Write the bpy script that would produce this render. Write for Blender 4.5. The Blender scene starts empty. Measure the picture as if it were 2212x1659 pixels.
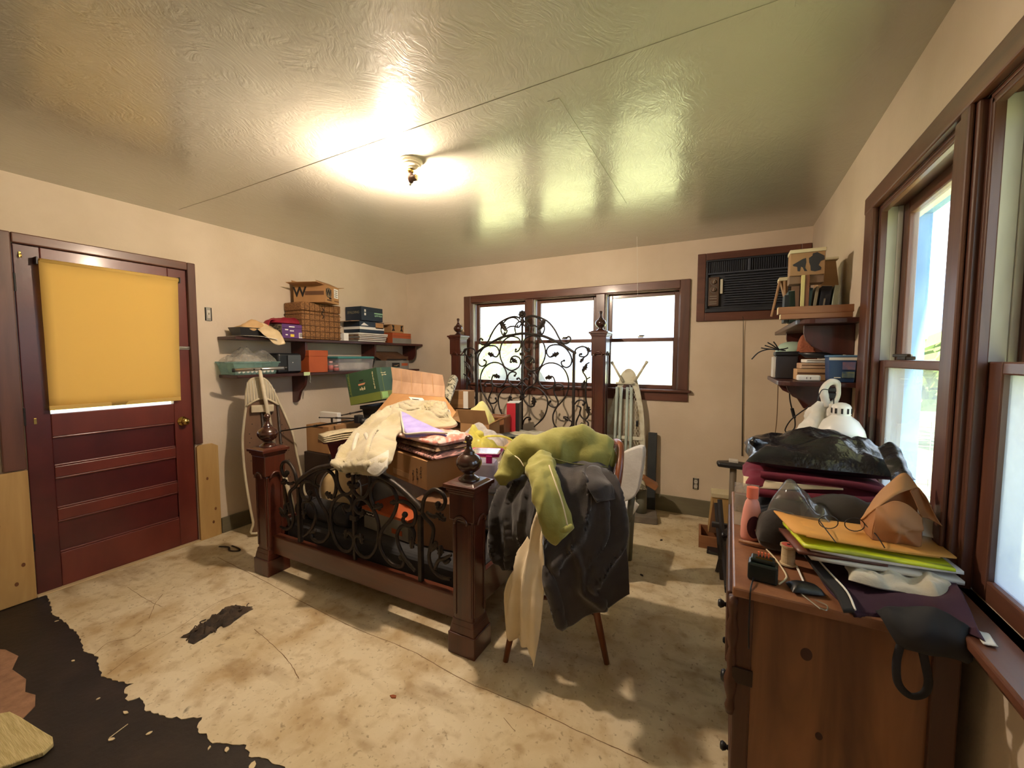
import bpy, bmesh, math, random
from mathutils import Vector, Matrix, Euler
from mathutils import noise as mnoise
random.seed(7)
PI = math.pi
S = bpy.context.scene
C = S.collection

# ------------------------------------------------------------------ camera
cam_d = bpy.data.cameras.new('camera')
cam_d.sensor_fit = 'HORIZONTAL'; cam_d.sensor_width = 36.0
cam_d.lens = 36.0 * 892.9 / 2212.0
cam_d.clip_start = 0.02; cam_d.clip_end = 300
cam = bpy.data.objects.new('camera', cam_d); C.objects.link(cam)
YAW, PITCH, ROLL = 0.48456, 0.06416, 0.0019
fw = Vector((-math.sin(YAW)*math.cos(PITCH), math.cos(YAW)*math.cos(PITCH), -math.sin(PITCH)))
rt_ = Vector((math.cos(YAW), math.sin(YAW), 0)); up_ = rt_.cross(fw)
r2 = rt_*math.cos(ROLL) + up_*math.sin(ROLL); u2 = -rt_*math.sin(ROLL) + up_*math.cos(ROLL)
mw = Matrix((r2, u2, -fw)).transposed().to_4x4(); mw.translation = Vector((0, 0, 1.4))
cam.matrix_world = mw
S.camera = cam

# ------------------------------------------------------------------ sky, sun, exposure
S.view_settings.view_transform = 'Standard'; S.view_settings.look = 'None'
S.view_settings.gamma = 1.0; S.view_settings.use_curve_mapping = False
S.view_settings.exposure = 0.55
SKY_STRENGTH = 3.8
SUN_STRENGTH = 30.0
world = bpy.data.worlds.new('sky'); S.world = world; world.use_nodes = True
wn, wl = world.node_tree.nodes, world.node_tree.links
wn.clear()
wo = wn.new('ShaderNodeOutputWorld'); wb = wn.new('ShaderNodeBackground')
wb.inputs['Strength'].default_value = SKY_STRENGTH
tc = wn.new('ShaderNodeTexCoord'); mp = wn.new('ShaderNodeMapping'); mp.inputs['Scale'].default_value = (1, 1, 2.2)
nz = wn.new('ShaderNodeTexNoise'); nz.inputs['Scale'].default_value = 5.5; nz.inputs['Detail'].default_value = 7
cr = wn.new('ShaderNodeValToRGB')
cr.color_ramp.elements[0].position = 0.42; cr.color_ramp.elements[0].color = (0.42, 0.60, 0.86, 1)
cr.color_ramp.elements[1].position = 0.60; cr.color_ramp.elements[1].color = (0.95, 0.97, 1.0, 1)
wl.new(tc.outputs['Generated'], mp.inputs['Vector']); wl.new(mp.outputs['Vector'], nz.inputs['Vector'])
wl.new(nz.outputs['Fac'], cr.inputs['Fac']); wl.new(cr.outputs['Color'], wb.inputs['Color'])
wl.new(wb.outputs['Background'], wo.inputs['Surface'])
sun_d = bpy.data.lights.new('sun', 'SUN'); sun_d.energy = SUN_STRENGTH; sun_d.angle = math.radians(1.5); sun_d.color = (1.0, 0.95, 0.86)
sun = bpy.data.objects.new('sun', sun_d); C.objects.link(sun)
sun.rotation_euler = Vector((-0.12, 0.60, -1.0)).to_track_quat('-Z', 'Y').to_euler()
# ------------------------------------------------------------------ room numbers (metres, camera stands at x = y = 0)
XL, XR, YB, YF, H = -3.534, 0.532, 3.938, -1.5, 2.409

# ------------------------------------------------------------------ materials
def lin(c):
    return tuple(((x/255.0)/12.92 if x/255.0 <= 0.04045 else ((x/255.0+0.055)/1.055)**2.4) for x in c)
MATS = {}
def mat(name, col, rough=0.6, col2=None, scale=8.0, stretch=(1, 1, 1), bump=0.0, bscale=None, metal=0.0, spec=0.5,
        lo=0.35, hi=0.65, sheen=0.0, detail=4.0, distort=0.0, coat=0.0, trans=0.0, alpha=1.0, emit=None, estr=0.0, dist=0.01, rot=(0, 0, 0), coord='Object'):
    """Principled surface; col/col2 in sRGB 0-255 mixed by stretched noise, bump from finer noise."""
    if name in MATS: return MATS[name]
    m = bpy.data.materials.new(name); m.use_nodes = True
    n, l = m.node_tree.nodes, m.node_tree.links
    p = n['Principled BSDF']
    c1 = lin(col); c2 = lin(col2) if col2 else None
    p.inputs['Base Color'].default_value = (*c1, 1)
    p.inputs['Roughness'].default_value = rough; p.inputs['Metallic'].default_value = metal
    p.inputs['Specular IOR Level'].default_value = spec
    if sheen: p.inputs['Sheen Weight'].default_value = sheen
    if coat: p.inputs['Coat Weight'].default_value = coat; p.inputs['Coat Roughness'].default_value = 0.15
    if trans: p.inputs['Transmission Weight'].default_value = trans
    if alpha < 1: p.inputs['Alpha'].default_value = alpha
    if emit: p.inputs['Emission Color'].default_value = (*lin(emit), 1); p.inputs['Emission Strength'].default_value = estr
    if c2 or bump:
        t = n.new('ShaderNodeTexCoord'); mpn = n.new('ShaderNodeMapping'); mpn.inputs['Scale'].default_value = stretch; mpn.inputs['Rotation'].default_value = rot
        l.new(t.outputs[coord], mpn.inputs['Vector'])
    if c2:
        a = n.new('ShaderNodeTexNoise'); a.inputs['Scale'].default_value = scale; a.inputs['Detail'].default_value = detail; a.inputs['Distortion'].default_value = distort
        l.new(mpn.outputs['Vector'], a.inputs['Vector'])
        r = n.new('ShaderNodeValToRGB'); r.color_ramp.elements[0].position = lo; r.color_ramp.elements[1].position = hi
        r.color_ramp.elements[0].color = (*c1, 1); r.color_ramp.elements[1].color = (*c2, 1)
        l.new(a.outputs['Fac'], r.inputs['Fac']); l.new(r.outputs['Color'], p.inputs['Base Color'])
    if bump:
        b = n.new('ShaderNodeTexNoise'); b.inputs['Scale'].default_value = bscale or scale*3; b.inputs['Detail'].default_value = 3
        l.new(mpn.outputs['Vector'], b.inputs['Vector'])
        bp = n.new('ShaderNodeBump'); bp.inputs['Strength'].default_value = bump; bp.inputs['Distance'].default_value = dist
        l.new(b.outputs['Fac'], bp.inputs['Height']); l.new(bp.outputs['Normal'], p.inputs['Normal'])
    MATS[name] = m
    return m
def wood(name, col, col2, axis='z', rough=0.45, grain=14, bump=0.15, coat=0.0):
    st = {'x': (0.12, 1, 1), 'y': (1, 0.12, 1), 'z': (1, 1, 0.12)}[axis]
    return mat(name, col, rough, col2, grain, st, bump, grain*4, distort=1.2, lo=0.3, hi=0.7, coat=coat, dist=0.004)
def glass(name, tint=(1, 1, 1), dirt=0.0, dcol=(200, 205, 215), scale=6.0, rough=0.0, refl=1.0, lo=0.3, hi=0.7, trl=0.6):
    """thin pane: clear with mirror reflection by angle, plus a scattering film, for dirt and for painted glare"""
    if name in MATS: return MATS[name]
    m = bpy.data.materials.new(name); m.use_nodes = True
    n, l = m.node_tree.nodes, m.node_tree.links; n.clear()
    o = n.new('ShaderNodeOutputMaterial'); t = n.new('ShaderNodeBsdfTransparent'); t.inputs['Color'].default_value = (*tint, 1)
    g = n.new('ShaderNodeBsdfGlossy'); g.inputs['Roughness'].default_value = rough
    fr = n.new('ShaderNodeLayerWeight'); fr.inputs['Blend'].default_value = 0.5
    pw = n.new('ShaderNodeMath'); pw.operation = 'POWER'; pw.inputs[1].default_value = 4.0; l.new(fr.outputs['Facing'], pw.inputs[0])
    fa = n.new('ShaderNodeMath'); fa.operation = 'MULTIPLY_ADD'; fa.inputs[1].default_value = 0.5*refl; fa.inputs[2].default_value = 0.03*refl; l.new(pw.outputs[0], fa.inputs[0])
    mx = n.new('ShaderNodeMixShader'); l.new(fa.outputs[0], mx.inputs['Fac']); l.new(t.outputs[0], mx.inputs[1]); l.new(g.outputs[0], mx.inputs[2])
    if dirt:
        d = n.new('ShaderNodeBsdfDiffuse'); d.inputs['Color'].default_value = (*lin(dcol), 1)
        tr = n.new('ShaderNodeBsdfTranslucent'); tr.inputs['Color'].default_value = (*lin(dcol), 1)
        ms = n.new('ShaderNodeMixShader'); ms.inputs['Fac'].default_value = trl; l.new(d.outputs[0], ms.inputs[1]); l.new(tr.outputs[0], ms.inputs[2])
        tcn = n.new('ShaderNodeTexCoord'); ns = n.new('ShaderNodeTexNoise'); ns.inputs['Scale'].default_value = scale; ns.inputs['Detail'].default_value = 5
        l.new(tcn.outputs['Object'], ns.inputs['Vector'])
        mr = n.new('ShaderNodeMapRange'); mr.inputs['From Min'].default_value = lo; mr.inputs['From Max'].default_value = hi
        mr.inputs['To Min'].default_value = dirt*0.55; mr.inputs['To Max'].default_value = min(1.0, dirt*1.3)
        l.new(ns.outputs['Fac'], mr.inputs['Value'])
        m2 = n.new('ShaderNodeMixShader'); l.new(mr.outputs['Result'], m2.inputs['Fac']); l.new(mx.outputs[0], m2.inputs[1]); l.new(ms.outputs[0], m2.inputs[2])
        l.new(m2.outputs[0], o.inputs['Surface'])
    else:
        l.new(mx.outputs[0], o.inputs['Surface'])
    MATS[name] = m
    return m

# ------------------------------------------------------------------ mesh builder
class MB:
    def __init__(s): s.v = []; s.f = []
    def add(s, vs, fs):
        b = len(s.v); s.v += [tuple(p) for p in vs]; s.f += [tuple(b+i for i in q) for q in fs]; return s
    def box(s, c, d, rz=0.0, rx=0.0, ry=0.0, taper=1.0):
        hx, hy, hz = d[0]/2, d[1]/2, d[2]/2
        m = Euler((rx, ry, rz)).to_matrix(); c = Vector(c); vs = []
        for z, t in ((-hz, 1.0), (hz, taper)):
            for x, y in ((-hx, -hy), (hx, -hy), (hx, hy), (-hx, hy)): vs.append(c + m @ Vector((x*t, y*t, z)))
        return s.add(vs, [(3, 2, 1, 0), (4, 5, 6, 7), (0, 1, 5, 4), (1, 2, 6, 5), (2, 3, 7, 6), (3, 0, 4, 7)])
    def bx(s, x0, x1, y0, y1, z0, z1): return s.box(((x0+x1)/2, (y0+y1)/2, (z0+z1)/2), (x1-x0, y1-y0, z1-z0))
    def prism(s, poly, axis, a, b):
        """polygon (u, v) pushed along axis from a to b; axis x: (y, z); y: (x, z); z: (x, y)"""
        def pt(u, v, w): return {'x': (w, u, v), 'y': (u, w, v), 'z': (u, v, w)}[axis]
        n = len(poly); vs = [pt(u, v, a) for u, v in poly] + [pt(u, v, b) for u, v in poly]
        ar = sum(poly[i][0]*poly[(i+1) % n][1] - poly[(i+1) % n][0]*poly[i][1] for i in range(n))
        flip = (ar > 0) == (axis != 'y')
        lo, hi = tuple(range(n)), tuple(range(n, 2*n))
        fs = [lo[::-1] if flip else lo, hi if flip else hi[::-1]]
        for i in range(n):
            j = (i+1) % n; q = (i, j, n+j, n+i); fs.append(q if flip else q[::-1])
        return s.add(vs, fs)
    def lathe(s, prof, c=(0, 0, 0), seg=20, axis='z', sx=1.0, sy=1.0):
        vs, fs = [], []; n = len(prof); c = Vector(c)
        for k in range(seg):
            a = 2*PI*k/seg
            for r, z in prof:
                x, y = r*math.cos(a)*sx, r*math.sin(a)*sy
                vs.append(c + Vector({'z': (x, y, z), 'x': (z, x, y), 'y': (y, z, x)}[axis]))
        for k in range(seg):
            k2 = (k+1) % seg
            for i in range(n-1): fs.append((k*n+i, k2*n+i, k2*n+i+1, k*n+i+1))
        if prof[0][0] > 1e-6: fs.append(tuple(k*n for k in range(seg))[::-1])
        if prof[-1][0] > 1e-6: fs.append(tuple(k*n+n-1 for k in range(seg)))
        return s.add(vs, fs)
    def tube(s, path, r, seg=8, closed=False, flat=1.0):
        P = [Vector(p) for p in path]; n = len(P)
        R = r if isinstance(r, (list, tuple)) else [r]*n
        vs, fs = [], []; pu = None
        for i in range(n):
            if closed: t = P[(i+1) % n] - P[i-1]
            else: t = P[min(i+1, n-1)] - P[max(i-1, 0)]
            if t.length < 1e-9: t = Vector((0, 0, 1))
            t.normalize()
            if pu is None:
                a = Vector((0, 0, 1)) if abs(t.z) < 0.9 else Vector((0, 1, 0)); u = t.cross(a).normalized()
            else:
                u = (pu - t*pu.dot(t))
                u = u.normalized() if u.length > 1e-6 else t.orthogonal().normalized()
            pu = u; w = t.cross(u)
            for k in range(seg):
                a = 2*PI*k/seg; vs.append(P[i] + (u*math.cos(a) + w*math.sin(a)*flat)*R[i])
        m = n if closed else n-1
        for i in range(m):
            i2 = (i+1) % n
            for k in range(seg): fs.append((i*seg+k, i*seg+(k+1) % seg, i2*seg+(k+1) % seg, i2*seg+k))
        if not closed: fs.append(tuple(range(seg))[::-1]); fs.append(tuple((n-1)*seg+k for k in range(seg)))
        return s.add(vs, fs)
    def ball(s, c, r, seg=12, rings=8, sz=1.0, sx=1.0, sy=1.0):
        return s.lathe([(max(1e-7, r*math.sin(PI*i/rings)), -r*sz*math.cos(PI*i/rings)) for i in range(rings+1)], c, seg, sx=sx, sy=sy)
    def grid(s, rows, closed_u=False):
        n, m = len(rows), len(rows[0]); vs = [p for r in rows for p in r]; fs = []
        for i in range(n-1):
            for j in range(m if closed_u else m-1):
                k = (j+1) % m; fs.append((i*m+j, i*m+k, (i+1)*m+k, (i+1)*m+j))
        return s.add(vs, fs)
    def build(s, name, m, parent=None, smooth=False, bevel=0.0, bseg=2, off=None, subsurf=0, solid=0.0, weld=False):
        me = bpy.data.meshes.new(name)
        vs = s.v
        if off is not None: vs = [(p[0]-off[0], p[1]-off[1], p[2]-off[2]) for p in s.v]
        me.from_pydata([tuple(p) for p in vs], [], s.f); me.update()
        if weld:
            b = bmesh.new(); b.from_mesh(me); bmesh.ops.remove_doubles(b, verts=b.verts, dist=1e-5); bmesh.ops.recalc_face_normals(b, faces=b.faces); b.to_mesh(me); b.free()
        for k in (m if isinstance(m, (list, tuple)) else [m]): me.materials.append(k)
        if smooth:
            for q in me.polygons: q.use_smooth = True
        o = bpy.data.objects.new(name, me); C.objects.link(o)
        if parent: o.parent = parent
        if solid:
            d = o.modifiers.new('thickness', 'SOLIDIFY'); d.thickness = solid; d.offset = 0.0
        if bevel:
            d = o.modifiers.new('bevel', 'BEVEL'); d.width = bevel; d.segments = bseg; d.limit_method = 'ANGLE'; d.angle_limit = math.radians(40)
        if subsurf:
            d = o.modifiers.new('subdivision', 'SUBSURF'); d.levels = subsurf; d.render_levels = subsurf
        return o
def tag(o, label, cat, group=None):
    o['label'] = label; o['category'] = cat
    if group: o['group'] = group
    return o
def thing(name, label, cat, loc=(0, 0, 0), rz=0.0, group=None, rx=0.0, ry=0.0):
    o = bpy.data.objects.new(name, None); C.objects.link(o); o.empty_display_size = 0.05
    o.location = loc; o.rotation_euler = (rx, ry, rz)
    return tag(o, label, cat, group)
def struct(o): o['kind'] = 'structure'; return o
def copy_tree(o, parent=None):
    c = o.copy(); C.objects.link(c); c.parent = parent
    for ch in list(o.children): copy_tree(ch, c)
    return c
def spline(pts, n=8, closed=False):
    """Catmull-Rom through the points"""
    P = [Vector(p) for p in pts]; out = []; m = len(P)
    rng = range(m if closed else m-1)
    for i in rng:
        if closed: a, b, c, d = P[i-1], P[i], P[(i+1) % m], P[(i+2) % m]
        else: a, b, c, d = P[max(i-1, 0)], P[i], P[i+1], P[min(i+2, m-1)]
        for k in range(n):
            t = k/n; out.append(0.5*((2*b) + (c-a)*t + (2*a-5*b+4*c-d)*t*t + (3*b-a-3*c+d)*t**3))
    if not closed: out.append(P[-1])
    return out
def surf(rows, nu=6, nv=6, closed=False):
    """smooth surface through a grid of control points"""
    cols = [spline(r, nu, closed) for r in rows]
    m = len(cols[0]); vert = [spline([c[j] for c in cols], nv) for j in range(m)]
    return [[vert[j][i] for j in range(m)] for i in range(len(vert[0]))]
def wrinkle(rows, amp, scale, seed=0.0, amp2=0.0, scale2=30.0, ridge=0.0):
    """push a surface grid along its normals with noise, for folds and creases"""
    n, m = len(rows), len(rows[0]); out = []
    for i in range(n):
        r = []
        for j in range(m):
            p = Vector(rows[i][j]); du = Vector(rows[i][min(j+1, m-1)]) - Vector(rows[i][max(j-1, 0)]); dv = Vector(rows[min(i+1, n-1)][j]) - Vector(rows[max(i-1, 0)][j])
            q = du.cross(dv); q = q.normalized() if q.length > 1e-9 else Vector((0, 0, 1))
            ps = Vector((p.x*scale[0], p.y*scale[1], p.z*scale[2])) if isinstance(scale, tuple) else p*scale
            k = amp*mnoise.noise(ps + Vector((seed, seed*0.7, -seed)))
            if ridge: k += ridge*(0.5-abs(2.0*mnoise.noise(ps*0.8 + Vector((seed*3, -seed, seed)))))
            if amp2: k += amp2*mnoise.noise(p*scale2 + Vector((-seed, seed, seed*0.3)))
            r.append(p + q*k)
        out.append(r)
    return out
def cloth(name, rows, m, parent=None, nu=6, nv=6, amp=0.008, scale=9.0, seed=0.0, thick=0.008, amp2=0.002, scale2=35.0, closed=False, off=None, ridge=0.0, creases=()):
    g = surf(rows, nu, nv, closed)
    if creases:
        # fold lines: raise the cloth along each path, steep on one flank
        L = [(spline(p, 10), w, h) for p, w, h in creases]; n, nc = len(g), len(g[0]); out = []
        for i in range(n):
            r = []
            for j in range(nc):
                p = g[i][j]; q = (g[i][min(j+1, nc-1)]-g[i][max(j-1, 0)]).cross(g[min(i+1, n-1)][j]-g[max(i-1, 0)][j])
                q = q.normalized() if q.length > 1e-9 else Vector((0, 0, 1)); du = (g[i][min(j+1, nc-1)]-g[i][max(j-1, 0)]).normalized(); k = 0.0
                for S_, w, h in L:
                    b_ = min(S_, key=lambda s: (s-p).length_squared); d = p-b_; t = d.length; ww = w*(0.55 if d.dot(du) > 0 else 1.3)
                    k += h*math.exp(-(t/ww)**2)
                r.append(p-q*k)
            out.append(r)
        g = out
    g = wrinkle(g, amp, scale, seed, amp2, scale2, ridge)
    b = MB(); b.grid(g)
    return b.build(name, m, parent, smooth=True, solid=thick, off=off)
def puffy(path, radii, flat=1.0, seg=20, amp=0.01, scale=14.0, seed=0.0, n=6, amp2=0.0, scale2=30.0, ridge=0.0):
    """soft closed tube (sleeve, bag, roll) along a path, wrinkled"""
    P = spline(path, n); R = [v.x for v in spline([(r, 0, 0) for r in radii], n)]; b = MB(); b.tube(P, R, seg, flat=flat)
    rows = [[Vector(b.v[i*seg+k]) for k in range(seg)] for i in range(len(P))]; out = []
    for i, r in enumerate(rows):
        c = P[i]; q = []
        for p in r:
            d = (p-c); ps = Vector((p.x*scale[0], p.y*scale[1], p.z*scale[2])) if isinstance(scale, tuple) else p*scale
            k = 1+(amp*mnoise.noise(ps+Vector((seed, -seed, seed*0.5)))+(amp2*mnoise.noise(p*scale2) if amp2 else 0)+(ridge*(0.5-abs(2.0*mnoise.noise(ps*0.8+Vector((seed*3, -seed, seed))))) if ridge else 0))/max(d.length, 1e-4); q.append(c+d*k)
        out.append(q)
    m = MB(); m.grid(out, True); m.f.append(tuple(range(seg))[::-1]); m.f.append(tuple((len(P)-1)*seg+k for k in range(seg))); return m
def text(name, body, size, m, parent, loc, rot, align='CENTER', ext=0.0004, sx=1.0, bold=0.0):
    cu = bpy.data.curves.new(name, 'FONT'); cu.body = body; cu.size = size; cu.align_x = align; cu.align_y = 'CENTER'; cu.extrude = ext; cu.resolution_u = 2; cu.offset = bold
    t = bpy.data.objects.new(name+'_c', cu); C.objects.link(t)
    bpy.context.view_layer.update()
    me = bpy.data.meshes.new_from_object(t.evaluated_get(bpy.context.evaluated_depsgraph_get()))
    bpy.data.objects.remove(t); bpy.data.curves.remove(cu)
    me.materials.clear(); me.materials.append(m)
    o = bpy.data.objects.new(name, me); C.objects.link(o); o.parent = parent; o.location = loc; o.rotation_euler = rot; o.scale = (sx, 1, 1)
    return o
R90 = PI/2

EDGE_FLOOR = [(-3.534, 0.8), (-3.43, 0.794), (-3.213, 0.75), (-3.065, 0.757), (-2.855, 0.748), (-2.681, 0.719), (-2.577, 0.729), (-2.394, 0.692), (-2.286, 0.711), (-2.218, 0.738), (-2.221, 0.709), (-2.121, 0.684), (-2.106, 0.717), (-1.998, 0.7), (-1.944, 0.713), (-1.894, 0.717), (-1.823, 0.751), (-1.774, 0.784), (-1.739, 0.747), (-1.618, 0.749), (-1.5, 0.798), (-1.45, 0.78), (-1.378, 0.8), (-1.303, 0.811), (-1.15, 0.7), (-0.9, 0.55), (-0.6, 0.42), (-0.2, 0.2), (0.2, 0.1), (0.532, 0.05)]
CRACKS = [([(-3.122, 1.523), (-2.592, 1.496), (-2.132, 1.459), (-1.694, 1.438), (-1.296, 1.445), (-0.982, 1.413), (-0.693, 1.418), (-0.44, 1.412), (-0.206, 1.407)], 0.003), ([(-2.122, 1.189), (-1.881, 1.155), (-1.747, 1.126), (-1.615, 1.085)], 0.0025), ([(-3.197, 1.059), (-2.907, 1.054), (-2.77, 1.062)], 0.002), ([(-2.917, 1.126), (-2.852, 1.067), (-2.705, 0.976)], 0.002), ([(-2.596, 0.725), (-2.649, 0.795), (-2.6, 0.858), (-2.633, 0.918)], 0.0025), ([(-2.382, 0.708), (-2.441, 0.824), (-2.483, 1.024), (-2.542, 1.232), (-2.492, 1.414)], 0.002), ([(-0.734, 1.331), (-0.695, 1.31), (-0.667, 1.3)], 0.002)]
CEIL_SEAMS = [((-2.843, 1.531), (0.133, 1.465), 0.05), ((-0.645, 1.568), (-0.656, 2.801), 0.05), ((-3.381, 1.531), (-2.843, 1.531), 0.05)]

HEAD_CURVES = {'arch': [(-0.001, 1.637), (0.109, 1.626), (0.216, 1.609), (0.313, 1.573), (0.424, 1.52), (0.508, 1.468), (0.558, 1.436)], 'crest': [(0.026, 1.776), (0.044, 1.796), (0.099, 1.808), (0.18, 1.79), (0.268, 1.746), (0.337, 1.672), (0.389, 1.583), (0.419, 1.543), (0.457, 1.531), (0.495, 1.55), (0.502, 1.581), (0.482, 1.597), (0.465, 1.584)], 's1': [(-0.002, 1.756), (0.031, 1.755), (0.058, 1.783), (0.108, 1.799), (0.171, 1.782), (0.22, 1.736), (0.24, 1.683), (0.225, 1.635), (0.203, 1.624), (0.181, 1.644), (0.17, 1.669), (0.185, 1.691)], 's2': [(0.049, 1.695), (0.068, 1.705), (0.09, 1.712), (0.135, 1.709), (0.18, 1.689)], 's3': [(-0.002, 1.752), (0.026, 1.755), (0.058, 1.738), (0.081, 1.696), (0.072, 1.643)], 's4': [(0.003, 1.744), (0.019, 1.719), (0.04, 1.699), (0.054, 1.709), (0.045, 1.726)], 's5': [(0.071, 1.483), (0.073, 1.458), (0.037, 1.471), (0.013, 1.525), (0.027, 1.574), (0.063, 1.602), (0.127, 1.611), (0.19, 1.583), (0.234, 1.53), (0.253, 1.449), (0.236, 1.368), (0.192, 1.303), (0.129, 1.269), (0.074, 1.28), (0.028, 1.317), (0.017, 1.367), (0.037, 1.4), (0.083, 1.413), (0.119, 1.396), (0.131, 1.351), (0.106, 1.361)], 's6': [(0.348, 1.417), (0.297, 1.405), (0.266, 1.441), (0.27, 1.481), (0.304, 1.513), (0.373, 1.522), (0.441, 1.5), (0.492, 1.448), (0.519, 1.385), (0.509, 1.33), (0.468, 1.306), (0.426, 1.326), (0.417, 1.357), (0.442, 1.371)], 's7': [(0.298, 1.217), (0.329, 1.216), (0.351, 1.176), (0.347, 1.136), (0.317, 1.11), (0.264, 1.096), (0.211, 1.123), (0.175, 1.188), (0.183, 1.262), (0.227, 1.323), (0.297, 1.348), (0.375, 1.337), (0.443, 1.29), (0.482, 1.219), (0.491, 1.14), (0.471, 1.052), (0.429, 0.986), (0.37, 0.918), (0.336, 0.843), (0.346, 0.762), (0.398, 0.713), (0.466, 0.715), (0.516, 0.751), (0.526, 0.792), (0.495, 0.81)], 's8': [(0.416, 1.094), (0.438, 1.111), (0.424, 1.138), (0.385, 1.147), (0.351, 1.124), (0.343, 1.071), (0.369, 1.016), (0.387, 0.968), (0.37, 0.927), (0.327, 0.924), (0.292, 0.947), (0.305, 0.976)], 's9': [(0.005, 1.162), (0.047, 1.118), (0.093, 1.111), (0.148, 1.154), (0.161, 1.204), (0.138, 1.244), (0.093, 1.256), (0.065, 1.239), (0.084, 1.217)], 's10': [(0.056, 1.183), (0.042, 1.194), (0.012, 1.167)], 's11': [(0.135, 0.942), (0.126, 0.921), (0.085, 0.914), (0.03, 0.958), (0.015, 1.016), (0.038, 1.075), (0.103, 1.107), (0.175, 1.097), (0.238, 1.05), (0.274, 0.987), (0.27, 0.904), (0.231, 0.811), (0.132, 0.712)], 's12': [(0.007, 0.724), (0.021, 0.771), (0.049, 0.799), (0.086, 0.801), (0.093, 0.781), (0.068, 0.779)], 'p1': [(0.558, 1.436), (0.553, 1.464), (0.573, 1.487), (0.621, 1.502), (0.662, 1.486), (0.677, 1.44), (0.647, 1.409), (0.598, 1.413), (0.598, 1.432), (0.613, 1.432)], 'p2': [(0.647, 1.409), (0.627, 1.386), (0.607, 1.362)], 'p3': [(0.691, 1.355), (0.656, 1.332), (0.629, 1.277), (0.649, 1.239), (0.666, 1.201), (0.659, 1.107), (0.664, 1.006), (0.677, 0.952), (0.69, 0.883), (0.671, 0.834), (0.634, 0.836), (0.605, 0.877), (0.613, 0.933), (0.572, 0.95)], 'p4': [(0.554, 0.961), (0.579, 0.994), (0.62, 1.004), (0.653, 0.982), (0.635, 0.959)], 'p5': [(0.601, 0.869), (0.57, 0.787), (0.583, 0.725), (0.632, 0.709), (0.68, 0.749), (0.686, 0.796), (0.659, 0.818)], 'p6': [(0.666, 1.201), (0.701, 1.221)]}
HEAD_LEAVES = [(0.215, 1.712, 0.062, 55), (0.135, 0.963, 0.05, 90), (0.353, 1.425, 0.046, 20), (0.294, 1.211, 0.046, 190), (0.478, 0.821, 0.042, 150), (0.083, 1.366, 0.042, 30), (0.648, 0.75, 0.054, 120), (0.638, 1.153, 0.046, 250), (0.678, 1.474, 0.035, 310), (0.197, 1.636, 0.027, 270), (0.648, 1.305, 0.042, 230), (0.619, 1.378, 0.031, 230), (0.682, 0.921, 0.046, 280)]
HEAD_BALLS = [(0.465, 1.584), (0.071, 1.481), (0.442, 1.371), (0.305, 0.976), (0.084, 1.217), (0.056, 1.185), (0.081, 0.782), (0.61, 1.432), (0.635, 0.961)]
FOOT_CURVES = {'arch': [(-0.003, 0.801), (0.094, 0.799), (0.193, 0.768), (0.295, 0.741), (0.386, 0.697), (0.452, 0.656), (0.484, 0.631)], 's1': [(0.127, 0.782), (0.13, 0.699), (0.109, 0.649), (0.076, 0.625), (0.038, 0.628), (0.006, 0.657), (0.023, 0.683)], 's3': [(0.071, 0.537), (0.035, 0.535), (0.009, 0.566), (0.024, 0.602), (0.07, 0.619), (0.12, 0.6), (0.163, 0.56), (0.187, 0.509), (0.191, 0.445), (0.177, 0.381), (0.144, 0.322), (0.093, 0.291), (0.041, 0.298), (0.009, 0.334), (0.003, 0.377), (0.031, 0.402), (0.06, 0.401)], 's4': [(0.189, 0.588), (0.158, 0.597), (0.14, 0.636), (0.138, 0.682), (0.161, 0.722), (0.205, 0.742), (0.253, 0.735), (0.3, 0.706), (0.325, 0.661), (0.315, 0.601), (0.278, 0.54), (0.235, 0.495), (0.21, 0.458), (0.199, 0.4), (0.214, 0.352), (0.261, 0.307), (0.314, 0.294), (0.356, 0.307), (0.368, 0.337), (0.348, 0.348)], 's5': [(0.322, 0.64), (0.362, 0.654), (0.408, 0.648), (0.441, 0.628), (0.451, 0.59), (0.434, 0.547), (0.394, 0.535), (0.366, 0.552), (0.375, 0.578)], 's6': [(0.443, 0.299), (0.385, 0.341), (0.34, 0.398), (0.321, 0.458), (0.342, 0.507), (0.377, 0.527), (0.416, 0.522), (0.438, 0.5), (0.432, 0.45)], 'p1': [(0.495, 0.62), (0.501, 0.673), (0.529, 0.72), (0.576, 0.749), (0.622, 0.735), (0.639, 0.7), (0.621, 0.661), (0.596, 0.655), (0.588, 0.675)], 'p2': [(0.484, 0.627), (0.511, 0.597), (0.558, 0.563), (0.563, 0.521), (0.546, 0.453), (0.535, 0.394), (0.555, 0.342), (0.607, 0.312), (0.668, 0.315)], 'p3': [(0.571, 0.342), (0.593, 0.39), (0.634, 0.412), (0.67, 0.438)], 'p4': [(0.619, 0.407), (0.639, 0.392), (0.664, 0.415)], 'p5': [(0.522, 0.625), (0.559, 0.61), (0.595, 0.617)], 'p6': [(0.546, 0.431), (0.567, 0.466), (0.583, 0.474)]}
FOOT_LEAVES = [(0.195, 0.594, 0.036, 20), (0.071, 0.534, 0.029, 60), (0.06, 0.394, 0.034, 280), (0.426, 0.448, 0.034, 260), (0.611, 0.617, 0.034, 330), (0.572, 0.458, 0.034, 60), (0.304, 0.64, 0.025, 190), (0.609, 0.441, 0.034, 80)]
FOOT_BALLS = [(0.03, 0.689), (0.038, 0.735), (0.348, 0.35), (0.375, 0.583), (0.591, 0.675)]

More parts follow.
